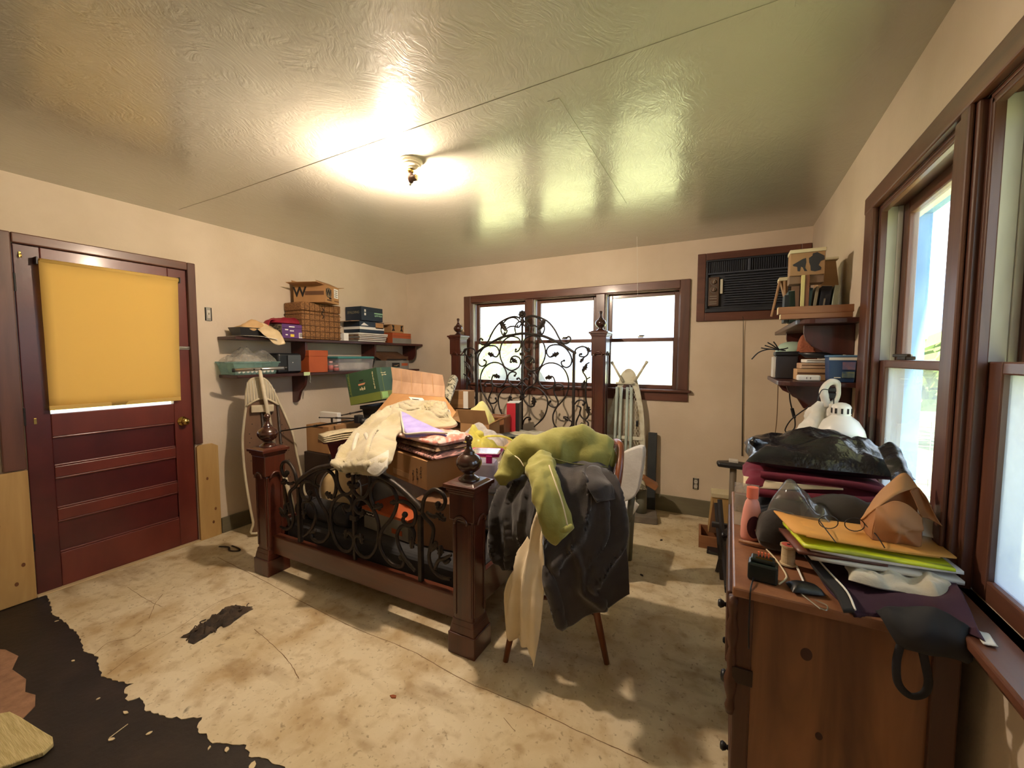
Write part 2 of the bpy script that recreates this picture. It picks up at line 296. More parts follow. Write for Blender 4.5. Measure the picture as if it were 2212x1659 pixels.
# ================================================================== THE SETTING
M_wall = mat('plaster_wall', (214, 199, 178), 0.75, (202, 186, 163), 2.2, bump=0.25, bscale=60, dist=0.004)
M_trim = wood('brown_trim', (100, 64, 50), (74, 45, 36), 'z', 0.4, 12, coat=0.2)
M_trimx = wood('brown_trim_x', (104, 62, 46), (78, 44, 33), 'x', 0.4, 12, coat=0.2)
M_trimy = wood('brown_trim_y', (110, 70, 52), (82, 50, 38), 'y', 0.4, 12, coat=0.2)
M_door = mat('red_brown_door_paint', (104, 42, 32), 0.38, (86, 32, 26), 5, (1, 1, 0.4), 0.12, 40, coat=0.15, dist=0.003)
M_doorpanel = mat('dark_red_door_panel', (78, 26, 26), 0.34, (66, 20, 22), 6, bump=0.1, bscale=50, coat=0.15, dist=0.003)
M_pine = wood('raw_pine', (188, 156, 100), (160, 124, 72), 'z', 0.6, 9)
M_greytrim = mat('weathered_grey_board', (126, 120, 96), 0.7, (100, 94, 74), 6, (0.2, 0.2, 1), 0.2, 30)
M_white = mat('white_paint', (214, 210, 200), 0.5, (196, 190, 178), 8)
M_black = mat('black_plastic', (22, 23, 27), 0.4)
M_steel = mat('bare_steel', (170, 168, 160), 0.35, metal=0.9)
M_brass = mat('brass', (196, 164, 92), 0.25, metal=1.0)

def ceiling_material():
    m = bpy.data.materials.new('brushed_ceiling_paint'); m.use_nodes = True
    n, l = m.node_tree.nodes, m.node_tree.links; p = n['Principled BSDF']
    p.inputs['Roughness'].default_value = 0.27; p.inputs['Specular IOR Level'].default_value = 0.65
    tc = n.new('ShaderNodeTexCoord')
    a = n.new('ShaderNodeTexNoise'); a.inputs['Scale'].default_value = 1.1; a.inputs['Detail'].default_value = 3
    l.new(tc.outputs['Object'], a.inputs['Vector'])
    r = n.new('ShaderNodeValToRGB'); r.color_ramp.elements[0].color = (*lin((178, 176, 163)), 1); r.color_ramp.elements[1].color = (*lin((190, 187, 173)), 1)
    l.new(a.outputs['Fac'], r.inputs['Fac']); l.new(r.outputs['Color'], p.inputs['Base Color'])
    # swirled brush strokes: noise squeezed along a direction that wanders
    mp = n.new('ShaderNodeMapping'); mp.inputs['Scale'].default_value = (34, 9, 20); mp.inputs['Rotation'].default_value = (0, 0, 0.5)
    w = n.new('ShaderNodeTexNoise'); w.inputs['Scale'].default_value = 3.2
    add = n.new('ShaderNodeVectorMath'); add.operation = 'MULTIPLY_ADD'; add.inputs[1].default_value = (0.35, 0.35, 0.35)
    l.new(tc.outputs['Object'], w.inputs['Vector']); l.new(w.outputs['Color'], add.inputs[0]); l.new(tc.outputs['Object'], add.inputs[2])
    l.new(add.outputs['Vector'], mp.inputs['Vector'])
    b = n.new('ShaderNodeTexNoise'); b.inputs['Scale'].default_value = 2.2; b.inputs['Detail'].default_value = 4; b.inputs['Distortion'].default_value = 0.6
    l.new(mp.outputs['Vector'], b.inputs['Vector'])
    b2 = n.new('ShaderNodeTexNoise'); b2.inputs['Scale'].default_value = 5.0; b2.inputs['Detail'].default_value = 2
    l.new(tc.outputs['Object'], b2.inputs['Vector'])
    mixh = n.new('ShaderNodeMath'); mixh.operation = 'MULTIPLY_ADD'; mixh.inputs[1].default_value = 1.6
    l.new(b2.outputs['Fac'], mixh.inputs[0]); l.new(b.outputs['Fac'], mixh.inputs[2])
    bp = n.new('ShaderNodeBump'); bp.inputs['Strength'].default_value = 0.22; bp.inputs['Distance'].default_value = 0.008
    l.new(mixh.outputs[0], bp.inputs['Height']); l.new(bp.outputs['Normal'], p.inputs['Normal'])
    bc = n.new('ShaderNodeBump'); bc.inputs['Strength'].default_value = 0.10; bc.inputs['Distance'].default_value = 0.006
    l.new(mixh.outputs[0], bc.inputs['Height']); l.new(bc.outputs['Normal'], p.inputs['Coat Normal'])
    p.inputs['Coat Weight'].default_value = 0.8; p.inputs['Coat Roughness'].default_value = 0.16; p.inputs['Coat IOR'].default_value = 1.55
    return m
M_ceil = ceiling_material()

def floor_material():
    m = bpy.data.materials.new('stained_floor_layer'); m.use_nodes = True
    n, l = m.node_tree.nodes, m.node_tree.links; p = n['Principled BSDF']
    p.inputs['Roughness'].default_value = 0.62; p.inputs['Specular IOR Level'].default_value = 0.3
    tc = n.new('ShaderNodeTexCoord')
    def noise(sc, det, lo, hi, st=(1, 1, 1), dis=0.0, rz=0.0):
        mp = n.new('ShaderNodeMapping'); mp.inputs['Scale'].default_value = st; mp.inputs['Rotation'].default_value = (0, 0, rz); l.new(tc.outputs['Object'], mp.inputs['Vector'])
        a = n.new('ShaderNodeTexNoise'); a.inputs['Scale'].default_value = sc; a.inputs['Detail'].default_value = det; a.inputs['Distortion'].default_value = dis
        l.new(mp.outputs['Vector'], a.inputs['Vector'])
        r = n.new('ShaderNodeMapRange'); r.inputs['From Min'].default_value = lo; r.inputs['From Max'].default_value = hi
        l.new(a.outputs['Fac'], r.inputs['Value']); return r.outputs['Result']
    def mixc(fac, a, b, k=1.0):
        x = n.new('ShaderNodeMix'); x.data_type = 'RGBA'
        if k != 1.0:
            q = n.new('ShaderNodeMath'); q.operation = 'MULTIPLY'; q.inputs[1].default_value = k; l.new(fac, q.inputs[0]); fac = q.outputs[0]
        l.new(fac, x.inputs['Factor'])
        for s_, c in ((6, a), (7, b)):
            if isinstance(c, tuple): x.inputs[s_].default_value = (*lin(c), 1)
            else: l.new(c, x.inputs[s_])
        return x.outputs[2]
    c = mixc(noise(2.0, 5, 0.35, 0.65), (214, 202, 174), (198, 182, 148))
    c = mixc(noise(4.5, 9, 0.48, 0.70, dis=0.3), c, (168, 142, 100), 0.8)
    c = mixc(noise(14.0, 8, 0.52, 0.72, dis=0.2), c, (150, 122, 82), 0.55)
    c = mixc(noise(4.0, 9, 0.56, 0.74, (0.5, 1.8, 1), 0.15, 0.25), c, (128, 100, 64), 0.6)
    c = mixc(noise(60.0, 5, 0.60, 0.72, dis=0.4), c, (104, 82, 54), 0.55)
    c = mixc(noise(9.0, 5, 0.70, 0.78, (1, 1, 1), 1.5), c, (60, 46, 32), 0.8)
    l.new(c, p.inputs['Base Color'])
    b = n.new('ShaderNodeTexNoise'); b.inputs['Scale'].default_value = 26; b.inputs['Detail'].default_value = 5; l.new(tc.outputs['Object'], b.inputs['Vector'])
    bp = n.new('ShaderNodeBump'); bp.inputs['Strength'].default_value = 0.25; bp.inputs['Distance'].default_value = 0.004
    l.new(b.outputs['Fac'], bp.inputs['Height']); l.new(bp.outputs['Normal'], p.inputs['Normal'])
    return m
M_floor = floor_material()
M_adhesive = mat('black_floor_adhesive', (26, 18, 13), 0.5, (44, 32, 24), 7, bump=0.4, bscale=40, dist=0.004, lo=0.45, hi=0.8)
M_remnant = mat('pink_tan_floor_remnant', (158, 120, 92), 0.8, (132, 98, 74), 20, bump=0.3, bscale=60)

# floor: black adhesive slab, with the pale layer torn off it near the door
fl = struct(MB().bx(XL-0.15, XR+0.15, YF-0.15, YB+0.15, -0.12, 0.0).build('floor', M_adhesive))
edge = EDGE_FLOOR
rag = []
for i in range(len(edge)-1):
    a, b = Vector(edge[i]), Vector(edge[i+1]); k = max(2, int((b-a).length/0.012)); nrm = Vector((-(b-a).y, (b-a).x)).normalized()
    for j in range(k):
        p = a.lerp(b, j/k); rag.append(tuple(p + nrm*0.012*mnoise.noise(Vector((p.x*38, p.y*38, 3.1)))))
poly = rag + [(0.75, 0.05), (XR, 0.05), (XR, YB), (XL, YB), (XL, 0.80)]
cov = MB().prism(poly, 'z', 0.0, 0.003).build('floor_covering', M_floor, fl)
rem = [(-3.30, 0.42), (-3.02, 0.545), (-2.90, 0.56), (-2.80, 0.52), (-2.66, 0.53), (-2.56, 0.505), (-2.50, 0.52), (-2.42, 0.50), (-2.36, 0.44), (-2.44, 0.36), (-2.62, 0.30), (-3.2, 0.2)]
MB().prism(rem, 'z', 0.0, 0.003).build('floor_remnant', M_remnant, fl)
# cracks and the sheet seam in the pale layer: thin dark grooves
M_crack = mat('dirt_filled_crack', (112, 86, 56), 0.9)
def crack(pts, w):
    P = spline([(x, y, 0.0032) for x, y in pts], 10); b = MB(); rows = [[], []]
    for i, q in enumerate(P):
        t = (P[min(i+1, len(P)-1)] - P[max(i-1, 0)]).normalized(); s = Vector((-t.y, t.x, 0)); j = 0.004*mnoise.noise(q*30)
        ww = w*(0.6+0.8*abs(mnoise.noise(q*17)))
        rows[0].append(q + s*(j+ww)); rows[1].append(q + s*(j-ww))
    top = [[p + Vector((0, 0, 0.0002)) for p in r] for r in rows]
    b.grid(top); return b.build('floor_crack', M_crack, fl)
for pts, w in CRACKS: crack(pts, w*0.7)

# walls
T = 0.14
def wall(name, boxes):
    b = MB()
    for q in boxes: b.bx(*q)
    return struct(b.build(name, M_wall))
DY0, DY1, DZ = 0.765, 1.605, 2.035
wall('wall_left', [(XL-T, XL, YF-T, DY0, 0, H), (XL-T, XL, DY1, YB+T, 0, H), (XL-T, XL, DY0, DY1, DZ, H)])
BX0, BX1, BZ0, BZ1 = -2.59, -0.40, 1.10, 2.01
AX0, AX1, AZ0, AZ1 = -0.20, 0.46, 1.78, 2.23
wall('wall_back', [(XL-T, BX0, YB, YB+T, 0, H), (BX0, BX1, YB, YB+T, 0, BZ0), (BX0, BX1, YB, YB+T, BZ1, H),
                   (BX1, AX0, YB, YB+T, 0, H), (AX0, AX1, YB, YB+T, 0, AZ0), (AX0, AX1, YB, YB+T, AZ1, H), (AX1, XR+T, YB, YB+T, 0, H)])
TR = 0.108
RY0, RY1, RZ0, RZ1 = 0.755, 2.275, 0.82, 2.03
wall('wall_right', [(XR, XR+TR, YF-T, RY0, 0, H), (XR, XR+TR, RY1, YB, 0, H), (XR, XR+TR, RY0, RY1, 0, RZ0), (XR, XR+TR, RY0, RY1, RZ1, H)])
wall('wall_front', [(XL, XR, YF-T, YF, 0, H)])
ce = struct(MB().bx(XL-T-0.5, XR+T+0.5, YF-T-0.5, YB+T+0.55, H, H+0.12).build('ceiling', M_ceil))
# taped panel joints standing slightly proud of the ceiling
for (a, b_, w) in CEIL_SEAMS:
    a, b_ = Vector(a), Vector(b_); d = (b_-a); ln = d.length; ang = math.atan2(d.y, d.x)
    MB().box(((a.x+b_.x)/2, (a.y+b_.y)/2, H-0.0008), (ln, w, 0.0016), rz=ang).build('panel_joint', M_ceil, ce, bevel=0.0008, bseg=1)

# baseboards
struct(MB().bx(-1.9, 0.1, YB-0.018, YB-0.0005, 0.003, 0.15).build('baseboard_back', M_greytrim, bevel=0.003))
struct(MB().bx(XL+0.0005, XL+0.018, 1.76, YB-0.02, 0.003, 0.125).build('baseboard_left', M_greytrim, bevel=0.003))
struct(MB().bx(XR-0.018, XR-0.0005, 0.0, YB-0.02, 0.003, 0.12).build('baseboard_right', M_greytrim, bevel=0.003))

# ---- door_1
d1 = bpy.data.objects.new('door_1', None); C.objects.link(d1); d1.location = (XL, 1.19, 0); struct(d1)
DO = (XL, 1.19, 0)
sx0, sx1 = XL-0.045, XL-0.002
def dpart(name, q, m, par=d1, bev=0.004): return MB().bx(*q).build(name, m, par, bevel=bev, off=DO)
y0, y1 = 0.772, 1.598
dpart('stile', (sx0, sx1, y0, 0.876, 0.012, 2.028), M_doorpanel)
dpart('stile', (sx0, sx1, 1.487, y1, 0.012, 2.028), M_door)
for z0, z1 in ((0.012, 0.218), (0.416, 0.488), (0.678, 0.745), (0.925, 1.062), (1.94, 2.028)):
    dpart('rail', (sx0, sx1, 0.876, 1.487, z0, z1), M_door)
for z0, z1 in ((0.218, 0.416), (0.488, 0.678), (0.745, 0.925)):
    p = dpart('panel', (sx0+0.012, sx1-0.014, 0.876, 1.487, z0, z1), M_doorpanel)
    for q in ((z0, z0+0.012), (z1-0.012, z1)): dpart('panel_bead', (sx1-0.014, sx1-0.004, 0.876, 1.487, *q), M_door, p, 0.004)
gp = glass('door_glass', dirt=0.05)
dpart('pane', (sx0+0.018, sx0+0.024, 0.876, 1.487, 1.062, 1.94), gp, bev=0)
for z in (0.327, 1.059, 1.812):
    hg = dpart('hinge', (sx1-0.002, sx1+0.012, 0.752, 0.776, z-0.045, z+0.045), M_trim, bev=0.003)
    MB().lathe([(0.007, -0.05), (0.007, 0.05)], (sx1+0.014, 0.768, z), 10).build('hinge_barrel', M_black, hg, smooth=False, off=DO)
k = MB().lathe([(0.001, 0.062), (0.016, 0.060), (0.026, 0.050), (0.027, 0.042), (0.018, 0.030), (0.012, 0.022), (0.012, 0.010), (0.032, 0.006), (0.034, 0.0)], (sx1, 1.535, 0.93), 18, axis='x').build('knob', M_brass, d1, smooth=True, off=DO)
dpart('bolt_plate', (sx1, sx1+0.006, 1.535, 1.600, 1.452, 1.476), M_steel, bev=0.002)
MB().tube([(sx1+0.010, 1.54, 1.464), (sx1+0.010, 1.605, 1.464)], 0.005).build('bolt', M_steel, d1, smooth=True, off=DO)
dpart('hook_plate', (sx1, sx1+0.005, 0.794, 0.804, 1.955, 1.985), M_brass, bev=0.001)
MB().tube(spline([(sx1+0.004, 0.80, 1.972), (sx1+0.018, 0.80, 1.972), (sx1+0.022, 0.80, 1.962), (sx1+0.016, 0.80, 1.952)], 4), 0.0025, 6).build('hook', M_brass, d1, off=DO)
dpart('latch_plate', (sx1, sx1+0.004, 0.806, 0.818, 1.01, 1.045), M_brass, bev=0.001)
dpart('threshold', (XL-0.06, XL+0.03, 0.765, 1.605, 0.003, 0.012), mat('pale_threshold', (190, 168, 130), 0.5), bev=0.003)
# door casing and the jamb
def trim(i, parts, m=None):
    e = bpy.data.objects.new('trim_%d' % i, None); C.objects.link(e); struct(e); e.location = parts[0][2]
    for nm, b, off, mm in parts: b.build(nm, mm, e, bevel=0.006, off=parts[0][2])
    return e
o = (XL, 1.19, 0)
struct_c = trim(1, [('casing_board', MB().bx(XL, XL+0.022, 0.675, 0.765, 0.76, 2.085), o, M_trim),
                    ('casing_board', MB().bx(XL, XL+0.022, 1.600, 1.652, 0.745, 2.085), o, M_trim),
                    ('casing_board', MB().bx(XL, XL+0.024, 0.765, 1.600, 2.028, 2.085), o, M_trimy),
                    ('jamb', MB().bx(XL-T, XL, 0.757, 0.770, 0, 2.04), o, M_trim),
                    ('jamb', MB().bx(XL-T, XL, 1.600, 1.613, 0, 2.04), o, M_trim),
                    ('jamb', MB().bx(XL-T, XL, 0.770, 1.600, 2.029, 2.04), o, M_trimy)])

# ---- sash windows
M_paneback = glass('glare_pane', dirt=0.16, dcol=(232, 234, 232), scale=5, trl=0.85)  # the film paints white glare into the overexposed back panes
M_paneclean = glass('dusty_pane', dirt=0.06, dcol=(210, 220, 235), scale=7)
M_panedirty = glass('hazy_pane', dirt=0.42, dcol=(168, 178, 196), scale=4, trl=0.7)
M_panehaze = glass('milky_pane', dirt=0.72, dcol=(172, 182, 200), scale=3.0, trl=0.75)
M_track = mat('pale_sash_track', (196, 196, 190), 0.55, (170, 168, 160), 12, (1, 1, 0.2))
def sash(par, axis, a0, a1, z0, z1, d0, d1, st, top, bot, pane, off):
    """one sash: two stiles, two rails and a pane; axis = direction it spans, d0..d1 = depth"""
    def q(a, b, e, f, g, h): return MB().bx(a, b, g, h, e, f) if axis == 'x' else MB().bx(g, h, a, b, e, f)
    mz, mh = (M_trim, M_trimx if axis == 'x' else M_trimy)
    s = q(a0, a0+st, z0, z1, d0, d1).build('sash', mz, par, bevel=0.004, off=off)
    q(a1-st, a1, z0, z1, d0, d1).build('stile', mz, s, bevel=0.004, off=off)
    q(a0+st, a1-st, z0, z0+bot, d0, d1).build('rail', mh, s, bevel=0.004, off=off)
    q(a0+st, a1-st, z1-top, z1, d0, d1).build('rail', mh, s, bevel=0.004, off=off)
    dm = (d0+d1)/2
    q(a0+st, a1-st, z0+bot, z1-top, dm-0.002, dm+0.002).build('pane', pane, s, off=off)
    return s
w1 = bpy.data.objects.new('window_1', None); C.objects.link(w1); struct(w1); WO = (-1.5, YB, 1.1); w1.location = WO
def wp(name, q, m, bev=0.005): return MB().bx(*q).build(name, m, w1, bevel=bev, off=WO)
yf = YB-0.022
wp('casing', (-2.68, BX0+0.002, yf, YB, 1.115, 2.082), M_trim); wp('casing', (BX1-0.002, -0.322, yf, YB, 1.115, 2.082), M_trim)
wp('casing', (BX0+0.002, BX1-0.002, yf, YB, 2.008, 2.082), M_trimx)
wp('stool', (-2.71, -0.295, YB-0.05, YB+0.05, 1.093, 1.115), M_trimx); wp('apron', (-2.66, -0.318, YB-0.018, YB, 1.012, 1.093), M_trimx)
MU = [(-1.912, -1.825), (-1.159, -1.071)]
for a, b in MU: wp('mullion', (a, b, YB-0.012, YB+T, 1.115, 2.008), M_trim)
wp('jamb', (BX0, BX0+0.012, YB, YB+T, 1.1, 2.01), M_trim); wp('jamb', (BX1-0.012, BX1, YB, YB+T, 1.1, 2.01), M_trim)
wp('jamb', (BX0, BX1, YB, YB+T, 1.998, 2.01), M_trimx); wp('outer_sill', (BX0, BX1, YB+0.05, YB+T+0.06, 1.08, 1.115), M_trimx)
for a, b in ((BX0+0.012, MU[0][0]), (MU[0][1], MU[1][0]), (MU[1][1], BX1-0.012)):
    wp('sash_track', (a, a+0.012, YB+0.008, YB+0.05, 1.115, 1.998), M_track, 0.002)
    lo = sash(w1, 'x', a+0.012, b-0.004, 1.115, 1.582, YB+0.03, YB+0.062, 0.042, 0.034, 0.036, M_paneback, WO)
    hi = sash(w1, 'x', a+0.012, b-0.004, 1.55, 1.998, YB+0.066, YB+0.098, 0.042, 0.034, 0.034, M_paneback, WO)
    cx = (a+b)/2
    MB().box((cx, YB+0.035, 1.592), (0.05, 0.026, 0.016)).box((cx+0.01, YB+0.03, 1.604), (0.05, 0.012, 0.012), rz=0.5).build('sash_lock', M_steel, lo, bevel=0.003, off=WO)

def right_window(idx, ya, yb, upane, lpane, casing_far, casing_near):
    w = bpy.data.objects.new('window_%d' % idx, None); C.objects.link(w); struct(w); O = (XR, (ya+yb)/2, RZ0); w.location = O
    def p(name, q, m, bev=0.006): return MB().bx(*q).build(name, m, w, bevel=bev, off=O)
    if casing_far: p('casing', (XR-0.024, XR, yb-0.004, yb+0.115, 0.82, 2.10), M_trim, 0.01)
    if casing_near: p('casing', (XR-0.024, XR, ya-0.115, ya+0.004, 0.82, 2.10), M_trim, 0.01)
    # jambs: dark stop, pale sash track, dark outer part
    for y, s_ in ((yb, -1), (ya, 1)):
        e = sorted((y, y+s_*0.012))
        p('jamb', (XR, XR+TR, e[0], e[1], RZ0, RZ1), M_trim, 0.002)
        e = sorted((y+s_*0.012, y+s_*0.020))
        p('stop', (XR, XR+0.022, *sorted((y+s_*0.012, y+s_*0.026)), RZ0, RZ1-0.012), M_trim, 0.003)
        p('sash_track', (XR+0.056, XR+0.072, *e, 1.39, RZ1-0.012), M_track, 0.002)
        p('sash_track', (XR+0.022, XR+0.056, *sorted((y+s_*0.012, y+s_*0.017)), 1.39, RZ1-0.012), M_track, 0.002)
    p('head_jamb', (XR, XR+TR, ya, yb, RZ1-0.012, RZ1), M_trimy, 0.002)
    p('head_stop', (XR, XR+0.022, ya+0.012, yb-0.012, RZ1-0.030, RZ1-0.012), M_trimy, 0.004)
    a, b = ya+0.018, yb-0.018
    lo = sash(w, 'y', a, b, RZ0, 1.392, XR+0.024, XR+0.056, 0.062, 0.030, 0.052, lpane, O)
    hi = sash(w, 'y', a, b, 1.362, RZ1-0.012, XR+0.074, XR+0.106, 0.055, 0.050, 0.030, upane, O)
    cy = b-0.22
    MB().box((XR+0.045, cy, 1.400), (0.03, 0.085, 0.014)).box((XR+0.04, cy+0.03, 1.410), (0.014, 0.085, 0.012), rz=0.25).box((XR+0.04, cy-0.05, 1.410), (0.012, 0.04, 0.01), rz=-0.4).build('sash_lock', mat('dark_bronze', (60, 48, 36), 0.4, metal=0.8), lo, bevel=0.003, off=O)
    return w
w2 = right_window(2, 1.58, RY1, M_paneclean, M_panedirty, True, False)
w3 = right_window(3, RY0, 1.45, M_paneclean, M_panehaze, False, True)
tr = trim(2, [('casing_head', MB().bx(XR-0.026, XR, RY0-0.115, RY1+0.115, 2.028, 2.10), (XR, 1.5, 0.82), M_trimy),
              ('mullion', MB().bx(XR-0.016, XR+TR, 1.45, 1.58, RZ0, 2.028), (XR, 1.5, 0.82), M_trim),
              ('mullion_strip', MB().bx(XR-0.028, XR-0.016, 1.465, 1.515, RZ0, 2.028), (XR, 1.5, 0.82), M_trim),
              ('stool', MB().bx(0.454, XR+0.03, 0.62, 2.41, 0.795, 0.82), (XR, 1.5, 0.82), M_trimy),
              ('outer_sill', MB().bx(XR+0.03, XR+TR+0.06, RY0, RY1, 0.785, 0.82), (XR, 1.5, 0.82), M_trimy),
              ('apron', MB().bx(XR-0.02, XR, 0.66, 2.37, 0.715, 0.795), (XR, 1.5, 0.82), M_trimy)])

# ================================================================== CEILING LIGHT
cl = thing('ceiling_light', 'bare-bulb ceiling fixture with porcelain base and two-socket adapter, one bulb lit', 'ceiling light', (-1.49, 1.70, H))
M_porc = mat('porcelain', (226, 216, 196), 0.25)
MB().lathe([(0.062, 0.0), (0.062, -0.008), (0.056, -0.016), (0.056, -0.020), (0.048, -0.024), (0.048, -0.030), (0.030, -0.036), (0.028, -0.042), (0.001, -0.042)][::-1], (0, 0, 0), 28).build('base', M_porc, cl, smooth=False)
MB().lathe([(0.014, -0.06), (0.017, -0.058), (0.017, -0.04)], (0, 0, 0), 16).build('socket', M_brass, cl, smooth=True)
ad = MB().lathe([(0.001, -0.112), (0.012, -0.110), (0.017, -0.100), (0.019, -0.085), (0.017, -0.068), (0.013, -0.06)], (0, 0, 0), 16)
ad.tube([(-0.035, -0.004, -0.088), (0.035, 0.004, -0.088)], 0.016, 14)
ad.build('twin_adapter', mat('brown_bakelite', (72, 50, 40), 0.3), cl, smooth=True)
MB().ball((0.0, -0.004, -0.118), 0.008, 10, 6).build('pull_switch', M_steel, cl, smooth=True)
def bulb(name, sgn, m, cm):
    pr = [(0.013, 0.0), (0.014, 0.012), (0.018, 0.024), (0.026, 0.038), (0.030, 0.052), (0.029, 0.066), (0.022, 0.078), (0.010, 0.085), (0.0001, 0.087)]
    o = MB().lathe([(r, z) for r, z in pr], (0, 0, 0), 20).build(name, m, cl, smooth=True)
    o.location = (sgn*0.036, sgn*0.004, -0.088); o.rotation_euler = (0, sgn*math.radians(108), 0)
    c = MB().lathe([(0.0135, -0.012), (0.0138, 0.002)], (0, 0, 0), 14).build('screw_cap', cm, o, smooth=True)
    return o
BULB_RADIANCE = 1900.0
M_lit = bpy.data.materials.new('lit_bulb'); M_lit.use_nodes = True
nn = M_lit.node_tree.nodes; nn.clear(); em = nn.new('ShaderNodeEmission'); em.inputs['Color'].default_value = (1.0, 0.79, 0.60, 1); em.inputs['Strength'].default_value = BULB_RADIANCE
oo = nn.new('ShaderNodeOutputMaterial'); M_lit.node_tree.links.new(em.outputs[0], oo.inputs['Surface'])
bulb('lit_bulb', -1, M_lit, M_brass)
bulb('unlit_bulb', 1, glass('bulb_glass', dirt=0.22, dcol=(235, 225, 205), rough=0.02), M_brass)

# ================================================================== OUTSIDE
M_grass = mat('sunlit_grass', (164, 166, 112), 0.9, (136, 140, 86), 3, bump=0.3, bscale=40)
g = MB().bx(-45, 45, -40, 60, -0.55, -0.5).build('lawn', M_grass); g['kind'] = 'structure'

# ================================================================== BED
M_bedwood = wood('dark_cherry_wood', (84, 40, 26), (56, 24, 16), 'z', 0.3, 10, 0.08, coat=0.35)
M_bedwoodx = wood('dark_cherry_wood_x', (92, 46, 28), (62, 28, 18), 'x', 0.3, 10, 0.08, coat=0.35)
M_bedwoody = wood('dark_cherry_wood_y', (84, 40, 26), (56, 24, 16), 'y', 0.35, 10, 0.08, coat=0.3)
M_finial = mat('turned_dark_wood', (62, 32, 22), 0.22, (46, 24, 18), 8, coat=0.6)
M_iron = mat('wrought_iron', (38, 34, 33), 0.45, (58, 50, 44), 25, metal=0.55, bump=0.15, bscale=80, dist=0.002)
BC = (-1.845, 2.65, 0.0)
bed = thing('bed', 'dark wooden bed with wrought-iron scroll headboard and footboard, turned ball finials on four posts', 'bed', BC)
def bpart(name, b, m, par=bed, **k): return b.build(name, m, par, off=BC, **k)
def post(cx, cy, ztop, zstep, big):
    sh, up, cap = 0.112, 0.136, 0.176
    b = MB(); b.box((cx, cy, (0.10+zstep)/2), (sh, sh, zstep-0.10))
    p = bpart('post', b, M_bedwood, bevel=0.012, bseg=2)
    # raised edge strips leave a sunk panel on each face
    for sx_, sy_ in ((0, -1), (1, 0), (-1, 0)):
        for s_ in (-1, 1):
            ox, oy = (s_*0.042, -0.058) if sx_ == 0 else (sx_*0.058, s_*0.042)
            bpart('edge_strip', MB().box((cx+ox, cy+oy, (0.18+zstep)/2), (0.014 if sx_ == 0 else 0.006, 0.006 if sx_ == 0 else 0.014, zstep-0.20)), M_bedwood, p, bevel=0.002)
        # carved round-headed arch under the top block
        pts = []
        for k in range(13):
            a = PI*k/12; q, zz = 0.034*math.cos(a), zstep-0.012+0.034*math.sin(a)
            pts.append((cx+q, cy-0.0705, zz) if sx_ == 0 else (cx+sx_*0.0705, cy+q, zz))
        bpart('carved_arch', MB().tube(pts, 0.007, 6), M_bedwood, p, smooth=True)
    bpart('plinth', MB().box((cx, cy, 0.054), (0.150, 0.150, 0.102)).box((cx, cy, 0.125), (0.140, 0.140, 0.04), taper=0.90).box((cx, cy, 0.155), (0.126, 0.126, 0.03), taper=0.92), M_bedwood, p, bevel=0.004)
    bpart('top_block', MB().box((cx, cy, (zstep+ztop-0.05)/2), (up, up, ztop-0.05-zstep)), M_bedwood, p, bevel=0.006)
    bpart('cap', MB().box((cx, cy, ztop-0.045), (0.142, 0.142, 0.012)).box((cx, cy, ztop-0.032), (0.156, 0.156, 0.014)).box((cx, cy, ztop-0.016), (cap, cap, 0.018)).box((cx, cy, ztop-0.003), (0.158, 0.158, 0.012), taper=0.8), M_bedwood, p, bevel=0.003)
    z = ztop
    pr = [(0.047, z), (0.047, z+0.006), (0.042, z+0.012), (0.036, z+0.016), (0.024, z+0.026), (0.020, z+0.034), (0.030, z+0.040), (0.046, z+0.054), (0.056, z+0.076), (0.056, z+0.090),
          (0.046, z+0.110), (0.030, z+0.122), (0.024, z+0.128), (0.026, z+0.132), (0.018, z+0.140), (0.012, z+0.156), (0.010, z+0.170), (0.014, z+0.174), (0.010, z+0.179), (0.016, z+0.186), (0.018, z+0.196), (0.014, z+0.206), (0.004, z+0.212), (0.0001, z+0.213)]
    pr = [(r*1.1, z+(q-z)*1.0) for r, q in pr] if big else [(r*0.9, z+(q-z)*0.86) for r, q in pr]
    bpart('finial', MB().lathe(pr, (cx, cy, 0), 28), M_finial, p, smooth=True)
    return p
XP = 0.775
for sx_ in (-1, 1):
    post(BC[0]+sx_*XP, 1.60, 0.825, 0.645, True)
    post(BC[0]+0.012+sx_*0.785, 3.72, 1.640, 1.43, False)
fr = bpart('footboard_rail', MB().bx(BC[0]-XP+0.05, BC[0]+XP-0.05, 1.575, 1.63, 0.135, 0.255), M_bedwoodx, bevel=0.008)
for sx_ in (-1, 1):
    bpart('side_rail', MB().bx(BC[0]+sx_*XP-0.014, BC[0]+sx_*XP+0.014, 1.65, 3.67, 0.17, 0.33), M_bedwoody, bevel=0.004)
bpart('headboard_rail', MB().bx(BC[0]-0.75, BC[0]+0.77, 3.70, 3.75, 0.30, 0.42), M_bedwoodx, bevel=0.006)
